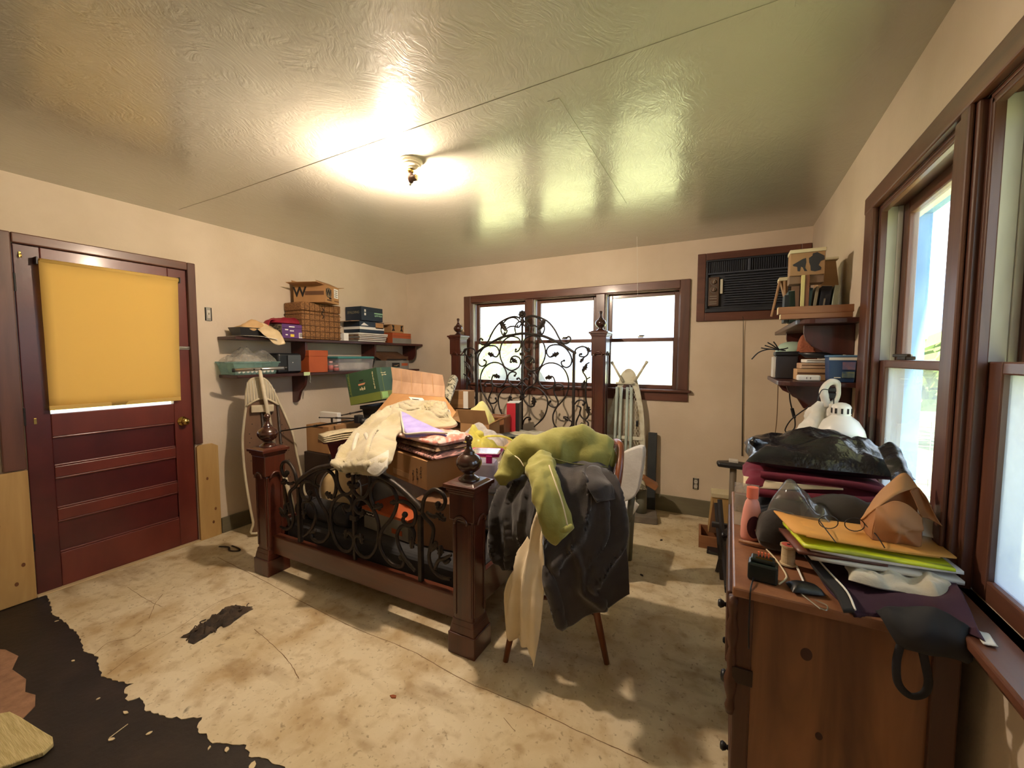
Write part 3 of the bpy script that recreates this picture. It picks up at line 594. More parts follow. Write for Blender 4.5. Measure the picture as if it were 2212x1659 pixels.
def leaf_mesh(x, z, y, ln, ang, sgn):
    """lobed cast leaf, thickened, with a raised middle rib"""
    pr = [(-0.1, 0.0), (0.15, 0.22), (0.22, 0.50), (0.42, 0.34), (0.55, 0.62), (0.72, 0.32), (1.0, 0.42), (1.15, 0.0), (0.95, -0.25), (0.7, -0.30), (0.5, -0.52), (0.36, -0.26), (0.12, -0.22)]
    a = math.radians(ang); q = []
    for u, v in pr:
        du, dv = (u-0.5)*ln*1.5, v*ln*1.1
        q.append((x+sgn*(du*math.cos(a)-dv*math.sin(a)), z+du*math.sin(a)+dv*math.cos(a)))
    b = MB().prism(q, 'y', y-0.005, y+0.005)
    tip = lambda u: (x+sgn*((u-0.5)*ln*1.5)*math.cos(a), y-0.005, z+((u-0.5)*ln*1.5)*math.sin(a))
    b.tube([tip(-0.1), tip(0.5), tip(1.1)], [ln*0.16, ln*0.2, 0.002], 6)
    return b
def ironwork(name, curves, leaves, balls, cx, y, archr, rod, barx, barz, cz):
    lead = MB()
    arch = curves['arch']; full = [(-a, b) for a, b in arch[::-1]][:-1] + list(arch)
    lead.tube([(cx+p.x, y, p.z) for p in spline([(a, 0, b) for a, b in full], 6)], archr, 8)
    root = bpart(name, lead, M_iron, smooth=True)
    for s_ in (-1, 1):
        bpart('upright_bar', MB().box((cx+s_*barx, y, (barz[0]+barz[1])/2), (0.024, 0.024, barz[1]-barz[0])), M_iron, root, bevel=0.003)
        for k, c in curves.items():
            if k == 'arch': continue
            P = spline([(a, 0, b) for a, b in c], 7); r = rod*(1.15 if k == 'crest' else 1.0); n = len(P)
            R = [r*(1.0 if 3 < i < n-4 else 0.85) for i in range(n)]
            yy = y + (0.004 if len(k) % 2 else -0.004)
            bpart('scroll' if k != 'crest' else 'crest_arc', MB().tube([(cx+s_*p.x, yy, p.z) for p in P], R, 7), M_iron, root, smooth=True)
        for (x, z, ln, a) in leaves:
            bpart('leaf', leaf_mesh(cx+s_*x, z, y-0.006, ln, a, s_), M_iron, root)
        for (x, z) in balls:
            bpart('ball_end', MB().ball((cx+s_*x, y, z), rod*1.6, 10, 6), M_iron, root, smooth=True)
    bpart('centre_bar', MB().box((cx, y, (cz[0]+cz[1])/2), (0.018, 0.018, cz[1]-cz[0])), M_iron, root, bevel=0.003)
    for z in (cz[0]+0.45*(cz[1]-cz[0]), cz[0]+0.78*(cz[1]-cz[0])):
        bpart('collar', MB().box((cx, y, z), (0.05, 0.026, 0.03)), M_iron, root, bevel=0.004)
    return root
hb = ironwork('headboard_ironwork', HEAD_CURVES, HEAD_LEAVES, HEAD_BALLS, -1.833, 3.70, 0.013, 0.0076, 0.54, (0.42, 1.44), (0.42, 1.72))
# cast flower on the crest
fb = MB()
for k in range(8):
    a = 2*PI*k/8; fb.ball((-1.833+0.026*math.cos(a), 3.695, 1.825+0.026*math.sin(a)), 0.015, 8, 6)
fb.ball((-1.833, 3.688, 1.825), 0.017, 10, 6)
bpart('crest_flower', fb, M_iron, hb, smooth=True)
bpart('crest_stem', MB().lathe([(0.010, 1.70), (0.012, 1.73), (0.028, 1.752), (0.022, 1.765), (0.012, 1.785), (0.02, 1.80), (0.006, 1.82)], (-1.833, 3.70, 0), 10), M_iron, hb, smooth=True)
ironwork('footboard_ironwork', FOOT_CURVES, FOOT_LEAVES, FOOT_BALLS, -1.845, 1.60, 0.0165, 0.0102, 0.478, (0.25, 0.60), (0.25, 0.80))

M_boxspring = mat('black_box_spring_cloth', (24, 24, 27), 0.9, (34, 34, 38), 30, sheen=0.2)
bs = thing('box_spring', 'black cloth box spring on the bed frame under the mattress', 'box spring', (-1.845, 2.67, 0.10))
MB().box((0, 0, 0.13), (1.49, 1.98, 0.20)).build('cover', M_boxspring, bs, bevel=0.03, bseg=3)
for dx in (-0.5, 0, 0.5): MB().box((dx, 0, 0.015), (0.07, 1.98, 0.03)).build('slat', M_bedwoody, bs)
M_mattress = mat('pale_blue_mattress_ticking', (176, 184, 196), 0.85, (150, 158, 176), 9, bump=0.3, bscale=22, dist=0.01)
mt = thing('mattress', 'pale blue-grey mattress pushed up against the headboard', 'mattress', (-1.845, 2.86, 0.335))
MB().box((0, 0, 0.15), (1.52, 1.60, 0.28)).build('body', M_mattress, mt, bevel=0.05, bseg=4)
for z in (0.045, 0.255): MB().tube([(-0.755, -0.795, z), (0.755, -0.795, z), (0.755, 0.795, z), (-0.755, 0.795, z)], 0.008, 6, closed=True).build('piping', M_white, mt, smooth=True)

# ================================================================== GENERIC SHAPES FOR THE CLUTTER
def slab(w, d, h, p=6.0, n=22, amp=0.006, scale=7.0, seed=0.0, flat=0.35, amp2=0.0, scale2=25.0, ridge=0.6):
    """closed soft slab (folded cloth, pillow, bag): rounded rim, wrinkled skin; base at z = 0"""
    b = MB(); top, bot = [], []
    for i in range(n+1):
        rt, rb = [], []
        for j in range(n+1):
            u, v = 2*j/n-1, 2*i/n-1
            u = math.copysign(abs(u)**0.7, u); v = math.copysign(abs(v)**0.7, v)
            e = max(0.0, (1-abs(u)**p)*(1-abs(v)**p))**0.5
            x, y = u*w/2, v*d/2
            q = Vector((x, y, seed)); k = amp*mnoise.noise(q*scale) + ridge*amp*(0.5-abs(2.0*mnoise.noise(q*scale*0.7+Vector((4, 1, seed))))) + (amp2*mnoise.noise(q*scale2) if amp2 else 0)
            kx, ky = 0.5*amp*mnoise.noise(q*scale*0.8+Vector((9, 0, 0))), 0.5*amp*mnoise.noise(q*scale*0.8+Vector((0, 9, 0)))
            rt.append((x+kx, y+ky, h*flat + h*(1-flat)*e + k*e)); rb.append((x+kx, y+ky, h*flat - h*flat*e))
        top.append(rt); bot.append(rb)
    b.grid(top); b.grid([r[::-1] for r in bot])
    return b
def carton(name, label, cat, loc, size, rz, m, inner=None, flaps=(), lid=False, rot=None, t=0.004, group=None, open_top=None):
    """cardboard box: four walls, floor, optional flaps; returns the thing. loc = base centre"""
    e = thing(name, label, cat, loc, rz, group)
    if rot: e.rotation_euler = rot
    sx, sy, sz = size; hx, hy = sx/2, sy/2
    if open_top is None: open_top = bool(flaps)
    if open_top:
        b = MB(); b.bx(-hx, hx, -hy, hy, 0, t)
        b.bx(-hx, -hx+t, -hy, hy, t, sz); b.bx(hx-t, hx, -hy, hy, t, sz); b.bx(-hx+t, hx-t, -hy, -hy+t, t, sz); b.bx(-hx+t, hx-t, hy-t, hy, t, sz)
        b.build('body', m, e)
    else:
        MB().bx(-hx, hx, -hy, hy, 0, sz).build('body', m, e, bevel=0.003)
    for side, ang, ln in flaps:
        a = math.radians(ang); s_ = 1 if side[0] == '+' else -1
        dn, dz = -s_*math.cos(a)*ln, math.sin(a)*ln
        if side[1] == 'x':
            b = MB(); x0 = s_*hx; rows = [[(x0, -hy*0.985, sz), (x0, hy*0.985, sz)], [(x0+dn*0.5, -hy*0.975, sz+dz*0.5), (x0+dn*0.5, hy*0.975, sz+dz*0.5)], [(x0+dn, -hy*0.95, sz+dz), (x0+dn, hy*0.95, sz+dz)]]
        else:
            b = MB(); y0 = s_*hy; rows = [[(-hx*0.985, y0, sz), (hx*0.985, y0, sz)], [(-hx*0.975, y0+dn*0.5, sz+dz*0.5), (hx*0.975, y0+dn*0.5, sz+dz*0.5)], [(-hx*0.95, y0+dn, sz+dz), (hx*0.95, y0+dn, sz+dz)]]
        b.grid(rows); b.build('flap', inner or m, e, solid=t)
    return e
def patch(name, par, face, size, u, v, w, h, m, t=0.0006):
    """thin printed label on a box face; face one of -x +x -y +y +z; u, v from the face centre"""
    sx, sy, sz = size; b = MB(); e = 0.0004
    if face == '-y': b.bx(u-w/2, u+w/2, -sy/2-e-t, -sy/2-e, sz/2+v-h/2, sz/2+v+h/2)
    elif face == '+y': b.bx(u-w/2, u+w/2, sy/2+e, sy/2+e+t, sz/2+v-h/2, sz/2+v+h/2)
    elif face == '+x': b.bx(sx/2+e, sx/2+e+t, u-w/2, u+w/2, sz/2+v-h/2, sz/2+v+h/2)
    elif face == '-x': b.bx(-sx/2-e-t, -sx/2-e, u-w/2, u+w/2, sz/2+v-h/2, sz/2+v+h/2)
    else: b.bx(u-w/2, u+w/2, v-h/2, v+h/2, sz+e, sz+e+t)
    return b.build(name, m, par)
def ftext(name, body, par, face, size, u, v, h, m, sx_=1.0, roll=0.0, bold=0.0):
    sx, sy, sz = size; e = 0.0014
    loc, rot = {'-y': ((u, -sy/2-e, sz/2+v), (R90, 0, 0)), '+x': ((sx/2+e, u, sz/2+v), (R90, 0, R90)), '+z': ((u, v, sz+e), (0, 0, 0)), '-x': ((-sx/2-e, u, sz/2+v), (R90, 0, -R90))}[face]
    o = text(name, body, h, m, par, loc, rot, sx=sx_, bold=bold)
    if roll: o.rotation_euler = (Euler(rot).to_matrix() @ Matrix.Rotation(roll, 3, 'Z')).to_euler()
    return o
def glyphs(name, par, face, size, u, v, n, w, h, m, vertical=False, seed=1):
    """row of small worn print marks, too faded to read"""
    random.seed(seed); b = MB(); sx, sy, sz = size
    for k in range(n):
        for q in range(2):
            du = (k+0.5+0.22*(q*2-1))*w/n-w/2; a, c = random.uniform(0.12, 0.2)*w/n, h*random.uniform(0.25, 0.5); dv = random.uniform(-0.2, 0.2)*h
            x, z, a, c = (u+dv, v+du, c, a) if vertical else (u+du, v+dv, a, c)
            if face == '-y': b.bx(x-a, x+a, -sy/2-0.0014, -sy/2-0.0006, sz/2+z-c, sz/2+z+c)
            else: b.bx(sx/2+0.0006, sx/2+0.0014, x-a, x+a, sz/2+z-c, sz/2+z+c)
    return b.build(name, m, par)
def scribble(par, name, pts, r, m):
    b = MB()
    for p in pts: b.tube(spline(p, 4), r, 5)
    return b.build(name, m, par)
M_card = mat('brown_cardboard', (176, 134, 88), 0.85, (160, 118, 76), 5, (1, 1, 0.3), 0.05, 60)
M_card2 = mat('pale_cardboard', (198, 160, 118), 0.85, (184, 144, 104), 5)
M_cardin = mat('pinkish_cardboard_inside', (196, 162, 134), 0.85, (180, 146, 118), 6, (3, 1, 1))
M_carddk = mat('dark_cardboard', (110, 76, 48), 0.85, (92, 62, 40), 5)
M_ink = mat('black_ink', (28, 24, 22), 0.8)
M_paper = mat('white_paper', (226, 224, 216), 0.8, (212, 208, 198), 6)
M_label = mat('white_label', (232, 230, 224), 0.6)
M_fleece = mat('beige_fleece', (172, 160, 124), 0.95, (186, 178, 152), 5, bump=0.35, bscale=90, sheen=0.5, dist=0.004)
M_fleecew = mat('white_fleece_lining', (200, 196, 182), 0.95, (184, 178, 160), 8, bump=0.35, bscale=90, sheen=0.5, dist=0.004)
M_lav = mat('lavender_cotton', (150, 140, 206), 0.85, (170, 162, 216), 12, bump=0.1, bscale=120)
M_pinkq = mat('pink_patchwork', (232, 150, 132), 0.9, (240, 206, 196), 26, bump=0.3, bscale=60, lo=0.42, hi=0.55, dist=0.004)
M_pinkgrey = mat('crinkled_pink_grey_cloth', (206, 150, 142), 0.9, (92, 78, 76), 16, (6, 1, 3), bump=0.5, bscale=30, dist=0.006, lo=0.4, hi=0.6)
M_brownq = mat('dark_patterned_cotton', (84, 62, 54), 0.9, (140, 112, 84), 22, lo=0.4, hi=0.6)
M_burg = mat('burgundy_plastic', (104, 24, 44), 0.35, (92, 20, 38), 4)
M_clear = glass('clear_plastic', tint=(0.97, 0.97, 0.98), dirt=0.22, dcol=(230, 228, 234), scale=9, rough=0.1, trl=0.5)
M_film = glass('thin_plastic_film', tint=(0.98, 0.98, 0.98), dirt=0.30, dcol=(226, 222, 214), scale=16, rough=0.12, refl=2.2, trl=0.4)
M_darkfilm = glass('smoky_plastic_film', tint=(0.8, 0.8, 0.78), dirt=0.32, dcol=(150, 146, 138), scale=12, rough=0.15, refl=2.4, trl=0.3)
M_orange = mat('orange_card', (180, 88, 44), 0.6, (164, 76, 36), 4)
M_grey = mat('grey_card', (140, 138, 130), 0.7, (120, 118, 112), 5)

# ================================================================== THINGS ON THE BED
sz = (0.494, 0.30, 0.17)
hbx = carton('cardboard_box', 'taped brown cardboard box with handwriting, behind the footboard under the pink quilts', 'box', (-1.694, 2.044, 0.64), sz, math.radians(-18.5), M_card)
patch('tape', hbx, '-y', sz, -0.05, -0.045, 0.20, 0.035, mat('clear_tape', (188, 150, 106), 0.3))
yy = -sz[1]/2-0.0006
for k, (u, v) in enumerate(((0.10, 0.030), (0.145, 0.036), (0.185, 0.040))):
    pts = []; random.seed(11+k)
    for q in range(4):
        z0 = 0.085+v-0.028-0.020*q+0.012*k
        pts.append([(u+random.uniform(-0.010, 0.010), yy, z0+random.uniform(-0.008, 0.008)) for _ in range(4)])
    scribble(hbx, 'handwriting', pts, 0.0013, M_ink)
dk = carton('cardboard_box', 'dark brown box below the handwritten box, inside the footboard', 'box', (-1.42, 1.905, 0.340), (0.30, 0.24, 0.26), 0.12, M_carddk)
# shoebox with orange lid
e = thing('shoebox', 'shoebox with orange lid and grey sides seen through the footboard scrolls', 'box', (-1.79, 1.92, 0.335), math.radians(-6))
MB().bx(-0.20, 0.20, -0.13, 0.13, 0, 0.105).build('body', M_grey, e, bevel=0.003)
lid = MB().bx(-0.208, 0.208, -0.138, 0.138, 0.085, 0.135).build('lid', M_orange, e, bevel=0.003)
MB().bx(-0.208, 0.208, -0.1386, -0.138, 0.085, 0.118).build('grey_band', M_grey, lid)
MB().bx(-0.19, -0.06, -0.1396, -0.1387, 0.088, 0.112).build('black_tag', M_ink, lid)
glyphs('print', lid, '-y', (0, 0.2786, 0), -0.125, 0.100, 4, 0.07, 0.010, M_label)
MB().bx(0.06, 0.15, -0.1310, -0.1302, 0.025, 0.055).build('orange_print', M_orange, e)
# round drum
e = thing('drum', 'round cream drum with metal hoop leaning at the foot of the bed', 'drum', (-2.28, 1.90, 0.337), math.radians(14), rx=math.radians(-6))
MB().lathe([(0.155, -0.06), (0.155, 0.06)], (0, 0, 0.16), 32, axis='y').build('shell', mat('drum_wood', (120, 92, 60), 0.5, (98, 74, 46), 8), e, smooth=False)
MB().lathe([(0.0001, -0.062), (0.10, -0.0625), (0.152, -0.062)], (0, 0, 0.16), 32, axis='y').build('drum_head', mat('drum_skin', (216, 190, 142), 0.5, (196, 166, 116), 3), e, smooth=True)
for yq in (-0.06, 0.06):
    MB().tube([(0.157*math.cos(2*PI*k/40), yq, 0.165+0.157*math.sin(2*PI*k/40)) for k in range(40)], 0.007, 8, closed=True).build('hoop', M_steel, e, smooth=True)
for k in range(6):
    a = 2*PI*k/6+0.3; MB().tube([(0.160*math.cos(a), -0.065, 0.165+0.160*math.sin(a)), (0.160*math.cos(a), 0.065, 0.165+0.160*math.sin(a))], 0.004, 6).build('tension_rod', M_steel, e)
# black roll
b = MB(); pr = [(0.0001, -0.24), (0.05, -0.238), (0.068, -0.22), (0.070, 0.0), (0.068, 0.22), (0.05, 0.238), (0.0001, 0.24)]
e = thing('bedroll', 'black rolled sleeping bag lying just inside the footboard', 'sleeping bag', (-2.27, 1.755, 0.335), 0.03)
b.lathe(pr, (0, 0, 0.072), 20, axis='x').build('roll', mat('black_nylon', (26, 26, 30), 0.5, (36, 36, 40), 14, bump=0.3, bscale=30), e, smooth=True)
for x in (-0.12, 0.12): MB().lathe([(0.0725, -0.012), (0.0725, 0.012)], (x, 0, 0.072), 20, axis='x').build('strap', M_black, e)

# burgundy tub
e = thing('storage_tub', 'burgundy plastic storage tub at the left foot corner of the bed', 'tub', (-2.30, 2.19, 0.64), math.radians(31))
def tub_mesh(w, d, h, tp, t=0.004):
    b = MB(); o = [(-w/2, -d/2), (w/2, -d/2), (w/2, d/2), (-w/2, d/2)]
    def ring(s, z, k): return [(x*s-math.copysign(k, x), y*s-math.copysign(k, y), z) for x, y in o]
    R = [ring(tp, 0, 0), ring(1, h, 0), ring(1, h, t), ring(tp, t, t)]
    for r in R: b.v += r
    for a in range(3):
        for k in range(4): b.f.append((a*4+k, a*4+(k+1) % 4, a*4+4+(k+1) % 4, a*4+4+k))
    b.f.append((3, 2, 1, 0)); b.f.append((12, 13, 14, 15)); return b
tub_mesh(0.55, 0.36, 0.185, 0.84).build('body', M_burg, e, bevel=0.004)
rim = MB()
for q in ((-0.29, 0.29, -0.20, -0.176), (-0.29, 0.29, 0.176, 0.20), (-0.29, -0.268, -0.176, 0.176), (0.268, 0.29, -0.176, 0.176)): rim.bx(*q, 0.165, 0.19)
rim.build('rim', M_burg, e, bevel=0.004)
# newspapers
M_news = mat('newsprint', (190, 178, 148), 0.9, (104, 96, 82), 45, (1, 4, 1), lo=0.55, hi=0.7)
e = thing('newspaper_stack', 'folded yellowing newspapers lying across the burgundy tub', 'newspapers', (-2.36, 2.00, 0.832), math.radians(66))
for k in range(4):
    g = [[(-0.17+0.34*i/12, y, 0.004+0.011*k+0.018*math.sin(PI*i/12)*(0.4+0.2*k)+0.004*mnoise.noise(Vector((i*0.6, y*9, k*3.0)))) for y in (-0.085+0.006*k, -0.03, 0.03, 0.085-0.005*k)] for i in range(13)]
    MB().grid(g).build('newspaper', M_news, e, smooth=True, solid=0.007)
# tripod lying over the tub
M_blackm = mat('black_metal_tube', (30, 28, 27), 0.4, metal=0.3)
e = thing('tripod', 'black folded tripod with its legs sticking out past the burgundy tub', 'tripod', (-2.464, 2.200, 0.935))
o_ = (-2.464, 2.200, 0.935)
for a, b_, r in (((-2.464, 2.200, 0.931), (-3.096, 2.000, 0.821), 0.007), ((-2.449, 2.200, 0.939), (-3.107, 2.350, 0.881), 0.006), ((-2.538, 2.300, 0.978), (-2.951, 2.450, 0.899), 0.007)):
    A, B = Vector(a), Vector(b_); l_ = MB().tube([A, A.lerp(B, 0.55)], r, 8).tube([A.lerp(B, 0.5), B], r*0.72, 8).build('leg', M_blackm, e, smooth=True, off=o_)
    MB().ball(B, r*1.1, 8, 6).build('foot', M_black, l_, smooth=True, off=o_); MB().tube([A.lerp(B, 0.53), A.lerp(B, 0.57)], r*1.35, 8).build('clamp', M_black, l_, off=o_)
MB().box(o_, (0.05, 0.05, 0.06)).ball((o_[0]+0.03, o_[1]+0.02, o_[2]-0.02), 0.03, 10, 8).build('head', M_black, e, bevel=0.006, off=o_)
# black bin carrying the green carton
M_bin = mat('black_bin_plastic', (30, 28, 28), 0.45)
e = thing('black_bin', 'black tapered bin under the green carton at the left of the bed', 'bin', (-2.50, 2.55, 0.64), math.radians(8))
tub_mesh(0.34, 0.26, 0.36, 0.72).build('body', M_bin, e, bevel=0.004)
MB().bx(-0.18, 0.18, -0.14, -0.126, 0.335, 0.365).bx(-0.18, 0.18, 0.126, 0.14, 0.335, 0.365).bx(-0.18, -0.166, -0.126, 0.126, 0.335, 0.365).bx(0.166, 0.18, -0.126, 0.126, 0.335, 0.365).build('rim', M_bin, e, bevel=0.003)
M_green = mat('dark_green_carton', (44, 74, 52), 0.55, (38, 66, 46), 4)
M_olive = mat('olive_green_print', (112, 122, 52), 0.6, (100, 112, 46), 4)
sz = (0.32, 0.26, 0.255)
gx = carton('green_carton', 'dark green printed carton tilted on top of the black bin', 'box', (-2.555, 2.475, 1.04), sz, 0, M_green, rot=(0, math.radians(-11), math.radians(5)))
for f, w in (('-y', sz[0]), ('+x', sz[1])):
    patch('olive_band', gx, f, sz, 0, -sz[2]/2+0.034, w-0.004, 0.064, M_olive)
    patch('olive_edge', gx, f, sz, -w/2+0.03 if f == '-y' else -w/2+0.05, 0.03, 0.004, sz[2]-0.065, M_olive, 0.0008)
M_cream = mat('cream_print', (206, 190, 150), 0.6)
glyphs('print', gx, '-y', sz, -0.01, -0.015, 3, 0.06, 0.026, M_cream, seed=4); MB().prism([(-0.045, 0.155), (0.03, 0.158), (0.018, 0.145), (-0.042, 0.142)], 'y', -sz[1]/2-0.0014, -sz[1]/2-0.0005).build('print_mark', mat('salmon_print', (206, 138, 106), 0.6), gx); patch('print_mark', gx, '-y', sz, -0.008, 0.052, 0.04, 0.014, M_ink)
glyphs('side_print', gx, '-y', sz, 0.115, 0.035, 6, 0.14, 0.010, M_cream, True, 5)
glyphs('side_print', gx, '-y', sz, -0.140, 0.03, 7, 0.15, 0.010, M_olive, True, 6)
glyphs('print', gx, '+x', sz, -0.06, 0.085, 3, 0.06, 0.010, M_cream, seed=7); glyphs('print', gx, '+x', sz, -0.055, 0.068, 2, 0.06, 0.010, M_cream, seed=8)
patch('pale_square', gx, '+x', sz, -0.08, -sz[2]/2+0.036, 0.07, 0.05, mat('pale_green_square', (130, 168, 96), 0.6), 0.0012)
# big open tan carton, tipped
A = Vector((-2.336, 2.420, 1.120)); e1 = Vector((-1.825, 2.420, 1.111))-A; e2 = Vector((-2.154, 2.300, 1.037))-A; e3 = Vector((-2.293, 2.140, 0.945))-A
F1, F2 = Vector((-2.361, 2.440, 1.322))-A, Vector((-1.859, 2.440, 1.271))-A
e = thing('open_carton', 'large tan cardboard carton tipped over, long flap standing up with a shipping label', 'box', A)
vs = [Vector((0, 0, 0)), e1, e1+e2, e2, e3, e1+e3, e1+e2+e3, e2+e3]
MB().add(vs, [(0, 1, 2, 3), (4, 7, 6, 5), (0, 3, 7, 4), (1, 5, 6, 2), (3, 2, 6, 7), (0, 4, 5, 1)]).build('body', M_card, e, weld=True)
fl_ = MB().grid([[(0, 0, 0), e1*0.5, e1], [F1*0.5+Vector((0, 0.012, 0)), (F1+F2)*0.25+e1*0.25*0+Vector((0, 0.015, 0)), (F2+e1)*0.5+Vector((0, 0.012, 0))], [F1, (F1+F2)*0.5, F2]]).build('flap', M_cardin, e, solid=0.004)
for k in range(4):
    u = 0.2+0.2*k; p, q = e1*u, F1.lerp(F2, u); d = Vector((0, -0.0032, 0))
    MB().grid([[p.lerp(q, 0.15)+d, p.lerp(q, 0.15)+d+e1*0.010], [p.lerp(q, 0.95)+d, p.lerp(q, 0.95)+d+e1*0.014]]).build('tape_streak', M_card2, fl_, solid=0.0006)
n_ = e1.cross(e2).normalized(); n_ = n_ if n_.y < 0 else -n_
lb = [e1*0.30+e2*0.22, e1*0.56+e2*0.22, e1*0.60+e2*0.86, e1*0.34+e2*0.86]
lo_ = MB().add([p+n_*0.002 for p in lb], [(0, 1, 2, 3)]).build('shipping_label', M_label, e, solid=0.001)
for u, v, w in ((0.12, 0.2, 0.5), (0.14, 0.42, 0.3), (0.4, 0.42, 0.3), (0.2, 0.62, 0.55), (0.22, 0.8, 0.4)):
    p = lb[0]+(lb[1]-lb[0])*u+(lb[3]-lb[0])*v+n_*0.0028; q = p+(lb[1]-lb[0])*w; d = (lb[3]-lb[0])*0.09
    MB().add([p, q, q+d, p+d], [(0, 1, 2, 3)]).build('label_line', M_ink, lo_, solid=0.0004)
# small cartons by the left headpost
sz = (0.20, 0.15, 0.17)
c3 = carton('small_carton', 'small brown and white carton beside the left headboard post', 'box', (-2.33, 3.37, 0.905), sz, math.radians(8), M_card)
patch('white_side', c3, '-y', sz, 0.075, 0, 0.05, 0.165, M_label); patch('tape', c3, '-y', sz, -0.02, -0.02, 0.13, 0.05, mat('tape_strip', (178, 136, 92), 0.3))
carton('small_carton', 'brown carton with a loose flap under the white-ended small carton', 'box', (-2.31, 3.36, 0.64), (0.30, 0.24, 0.262), math.radians(8), M_carddk, M_card, flaps=(('-y', 205, 0.14),))
e = thing('wallpaper_roll', 'roll of cream patterned wallpaper leaning behind the open tan carton', 'paper roll', (-2.257, 3.000, 1.096))
o_ = Vector((-2.257, 3.000, 1.096)); a, b_ = Vector((0, 0, -0.10)), Vector((-2.318, 3.250, 1.160))-o_+Vector((-0.03, 0, 0.02))
M_wp = mat('patterned_wallpaper', (206, 200, 176), 0.7, (96, 92, 74), 18, lo=0.48, hi=0.58, distort=1.5)
rows = []
for i in range(5):
    c_ = a.lerp(b_, i/4); rows.append([c_+Vector((0.055*math.cos(t)*(1-0.02*t), 0.0, 0.055*math.sin(t)*(1-0.02*t))) for t in [k*0.45 for k in range(20)]])
MB().grid(rows).build('roll', M_wp, e, smooth=True, solid=0.002)
# open box with pale yellow packing
cb = carton('open_cardboard_box', 'open cardboard box with crumpled pale yellow cloth inside, on the bed near the headboard', 'box', (-1.90, 3.02, 0.712), (0.27, 0.22, 0.13), math.radians(6), M_card, M_card, flaps=(('-y', 118, 0.14), ('+x', 150, 0.10), ('-x', 160, 0.10)))
e = thing('yellow_cloth', 'crumpled pale yellow cloth stuffed in the open cardboard box', 'cloth', (-1.90, 3.03, 0.745), 0.2)
slab(0.20, 0.15, 0.25, 2.2, 20, 0.06, 12, 3.0, amp2=0.02).build('folds', mat('pale_yellow_cloth', (226, 222, 130), 0.85, (236, 234, 170), 10), e, smooth=True)
# red and black box file
e = thing('box_file', 'red and black box file standing upright near the headboard', 'box file', (-1.80, 3.46, 0.712), math.radians(20))
MB().bx(-0.055, 0.028, -0.10, 0.10, 0, 0.265).build('red_case', mat('red_card', (176, 28, 44), 0.5), e, bevel=0.002)
MB().bx(0.0285, 0.062, -0.10, 0.10, 0, 0.268).build('black_spine', M_black, e, bevel=0.002)
MB().bx(-0.053, 0.027, -0.098, 0.098, 0.2655, 0.2675).build('page_top', M_paper, e); MB().bx(0.031, 0.060, -0.098, 0.098, 0.2685, 0.2700).build('page_top', M_paper, e)
# small wooden crate
e = thing('wooden_box', 'small open wooden box in front of the red box file', 'wooden box', (-1.88, 3.255, 0.712), math.radians(8))
M_light = wood('light_brown_wood', (150, 102, 66), (124, 80, 50), 'x', 0.5, 10)
for q in ((-0.11, 0.11, -0.08, -0.07), (-0.11, 0.11, 0.07, 0.08), (-0.11, -0.10, -0.07, 0.07), (0.10, 0.11, -0.07, 0.07)): MB().bx(*q, 0, 0.16).build('side', M_light, e, bevel=0.002)
MB().bx(-0.12, 0.12, -0.09, -0.066, 0.145, 0.165).bx(0.096, 0.12, -0.066, 0.066, 0.145, 0.165).build('lip', M_light, e, bevel=0.002)
MB().bx(-0.1, 0.1, -0.07, 0.07, 0, 0.008).build('bottom', M_light, e)
# head quilt and sheets on the mattress
M_quilt = mat('faded_floral_quilt', (206, 200, 180), 0.9, (168, 160, 136), 13, bump=0.5, bscale=14, dist=0.012, lo=0.42, hi=0.6)
e = thing('quilt', 'faded cream floral quilt spread across the head of the mattress', 'quilt', (-1.55, 3.22, 0.636), math.radians(3))
slab(0.92, 0.82, 0.075, 8, 30, 0.02, 9, 5.0, 0.25, 0.006, 22).build('cover', M_quilt, e, smooth=True)
e = thing('floral_sheet', 'cream floral sheet spread over the right side of the mattress', 'sheet', (-1.37, 2.42, 0.636), 0.0)
slab(0.56, 0.74, 0.03, 10, 26, 0.016, 8, 8.0, 0.2, 0.004, 24).build('sheet', M_quilt, e, smooth=True)
def flatthing(name, label, cat, pts, z, m, t=0.004, curl=0.0, group=None):
    c = Vector((sum(p[0] for p in pts)/4, sum(p[1] for p in pts)/4, z)); e = thing(name, label, cat, c, 0, group)
    q = [Vector((p[0], p[1], (p[2] if len(p) > 2 else z)+0.001))-c for p in pts]; n = 6
    g = [[(q[0].lerp(q[1], j/n)).lerp(q[3].lerp(q[2], j/n), i/n)+Vector((0, 0, curl*(abs(2*j/n-1)**2)+0.002*mnoise.noise(Vector((i*0.7, j*0.7, z*50+len(label))))+0.002)) for j in range(n+1)] for i in range(n+1)]
    MB().grid(g).build('sheet', m, e, smooth=True, solid=t); return e
M_manila = mat('manila_card', (206, 172, 116), 0.75, (192, 158, 104), 4)
M_darkcard = mat('grey_green_folder', (118, 120, 104), 0.7, (104, 106, 92), 5)
flatthing('folder', 'grey card folder lying open in front of the wooden box', 'folder', [(-1.86, 2.86), (-1.70, 2.80), (-1.56, 3.14), (-1.72, 3.20)], 0.722, M_darkcard, 0.003, 0.012)
flatthing('manila_envelope', 'tan manila envelope lying on the mattress right of the yellow bag', 'envelope', [(-1.62, 2.62), (-1.38, 2.62), (-1.40, 2.96), (-1.66, 2.98)], 0.722, M_manila, 0.003, 0.006)
flatthing('card_sheet', 'pale card with dark edge lying in front of the head quilt', 'card', [(-1.50, 2.98), (-1.16, 2.84), (-1.10, 2.92), (-1.52, 3.10)], 0.726, M_paper, 0.004, 0.004)
flatthing('white_book', 'thin white booklet lying beside the magenta-lidded container', 'booklet', [(-1.46, 2.28), (-1.27, 2.42), (-1.30, 2.52), (-1.50, 2.38)], 0.672, M_paper, 0.014, 0.0)
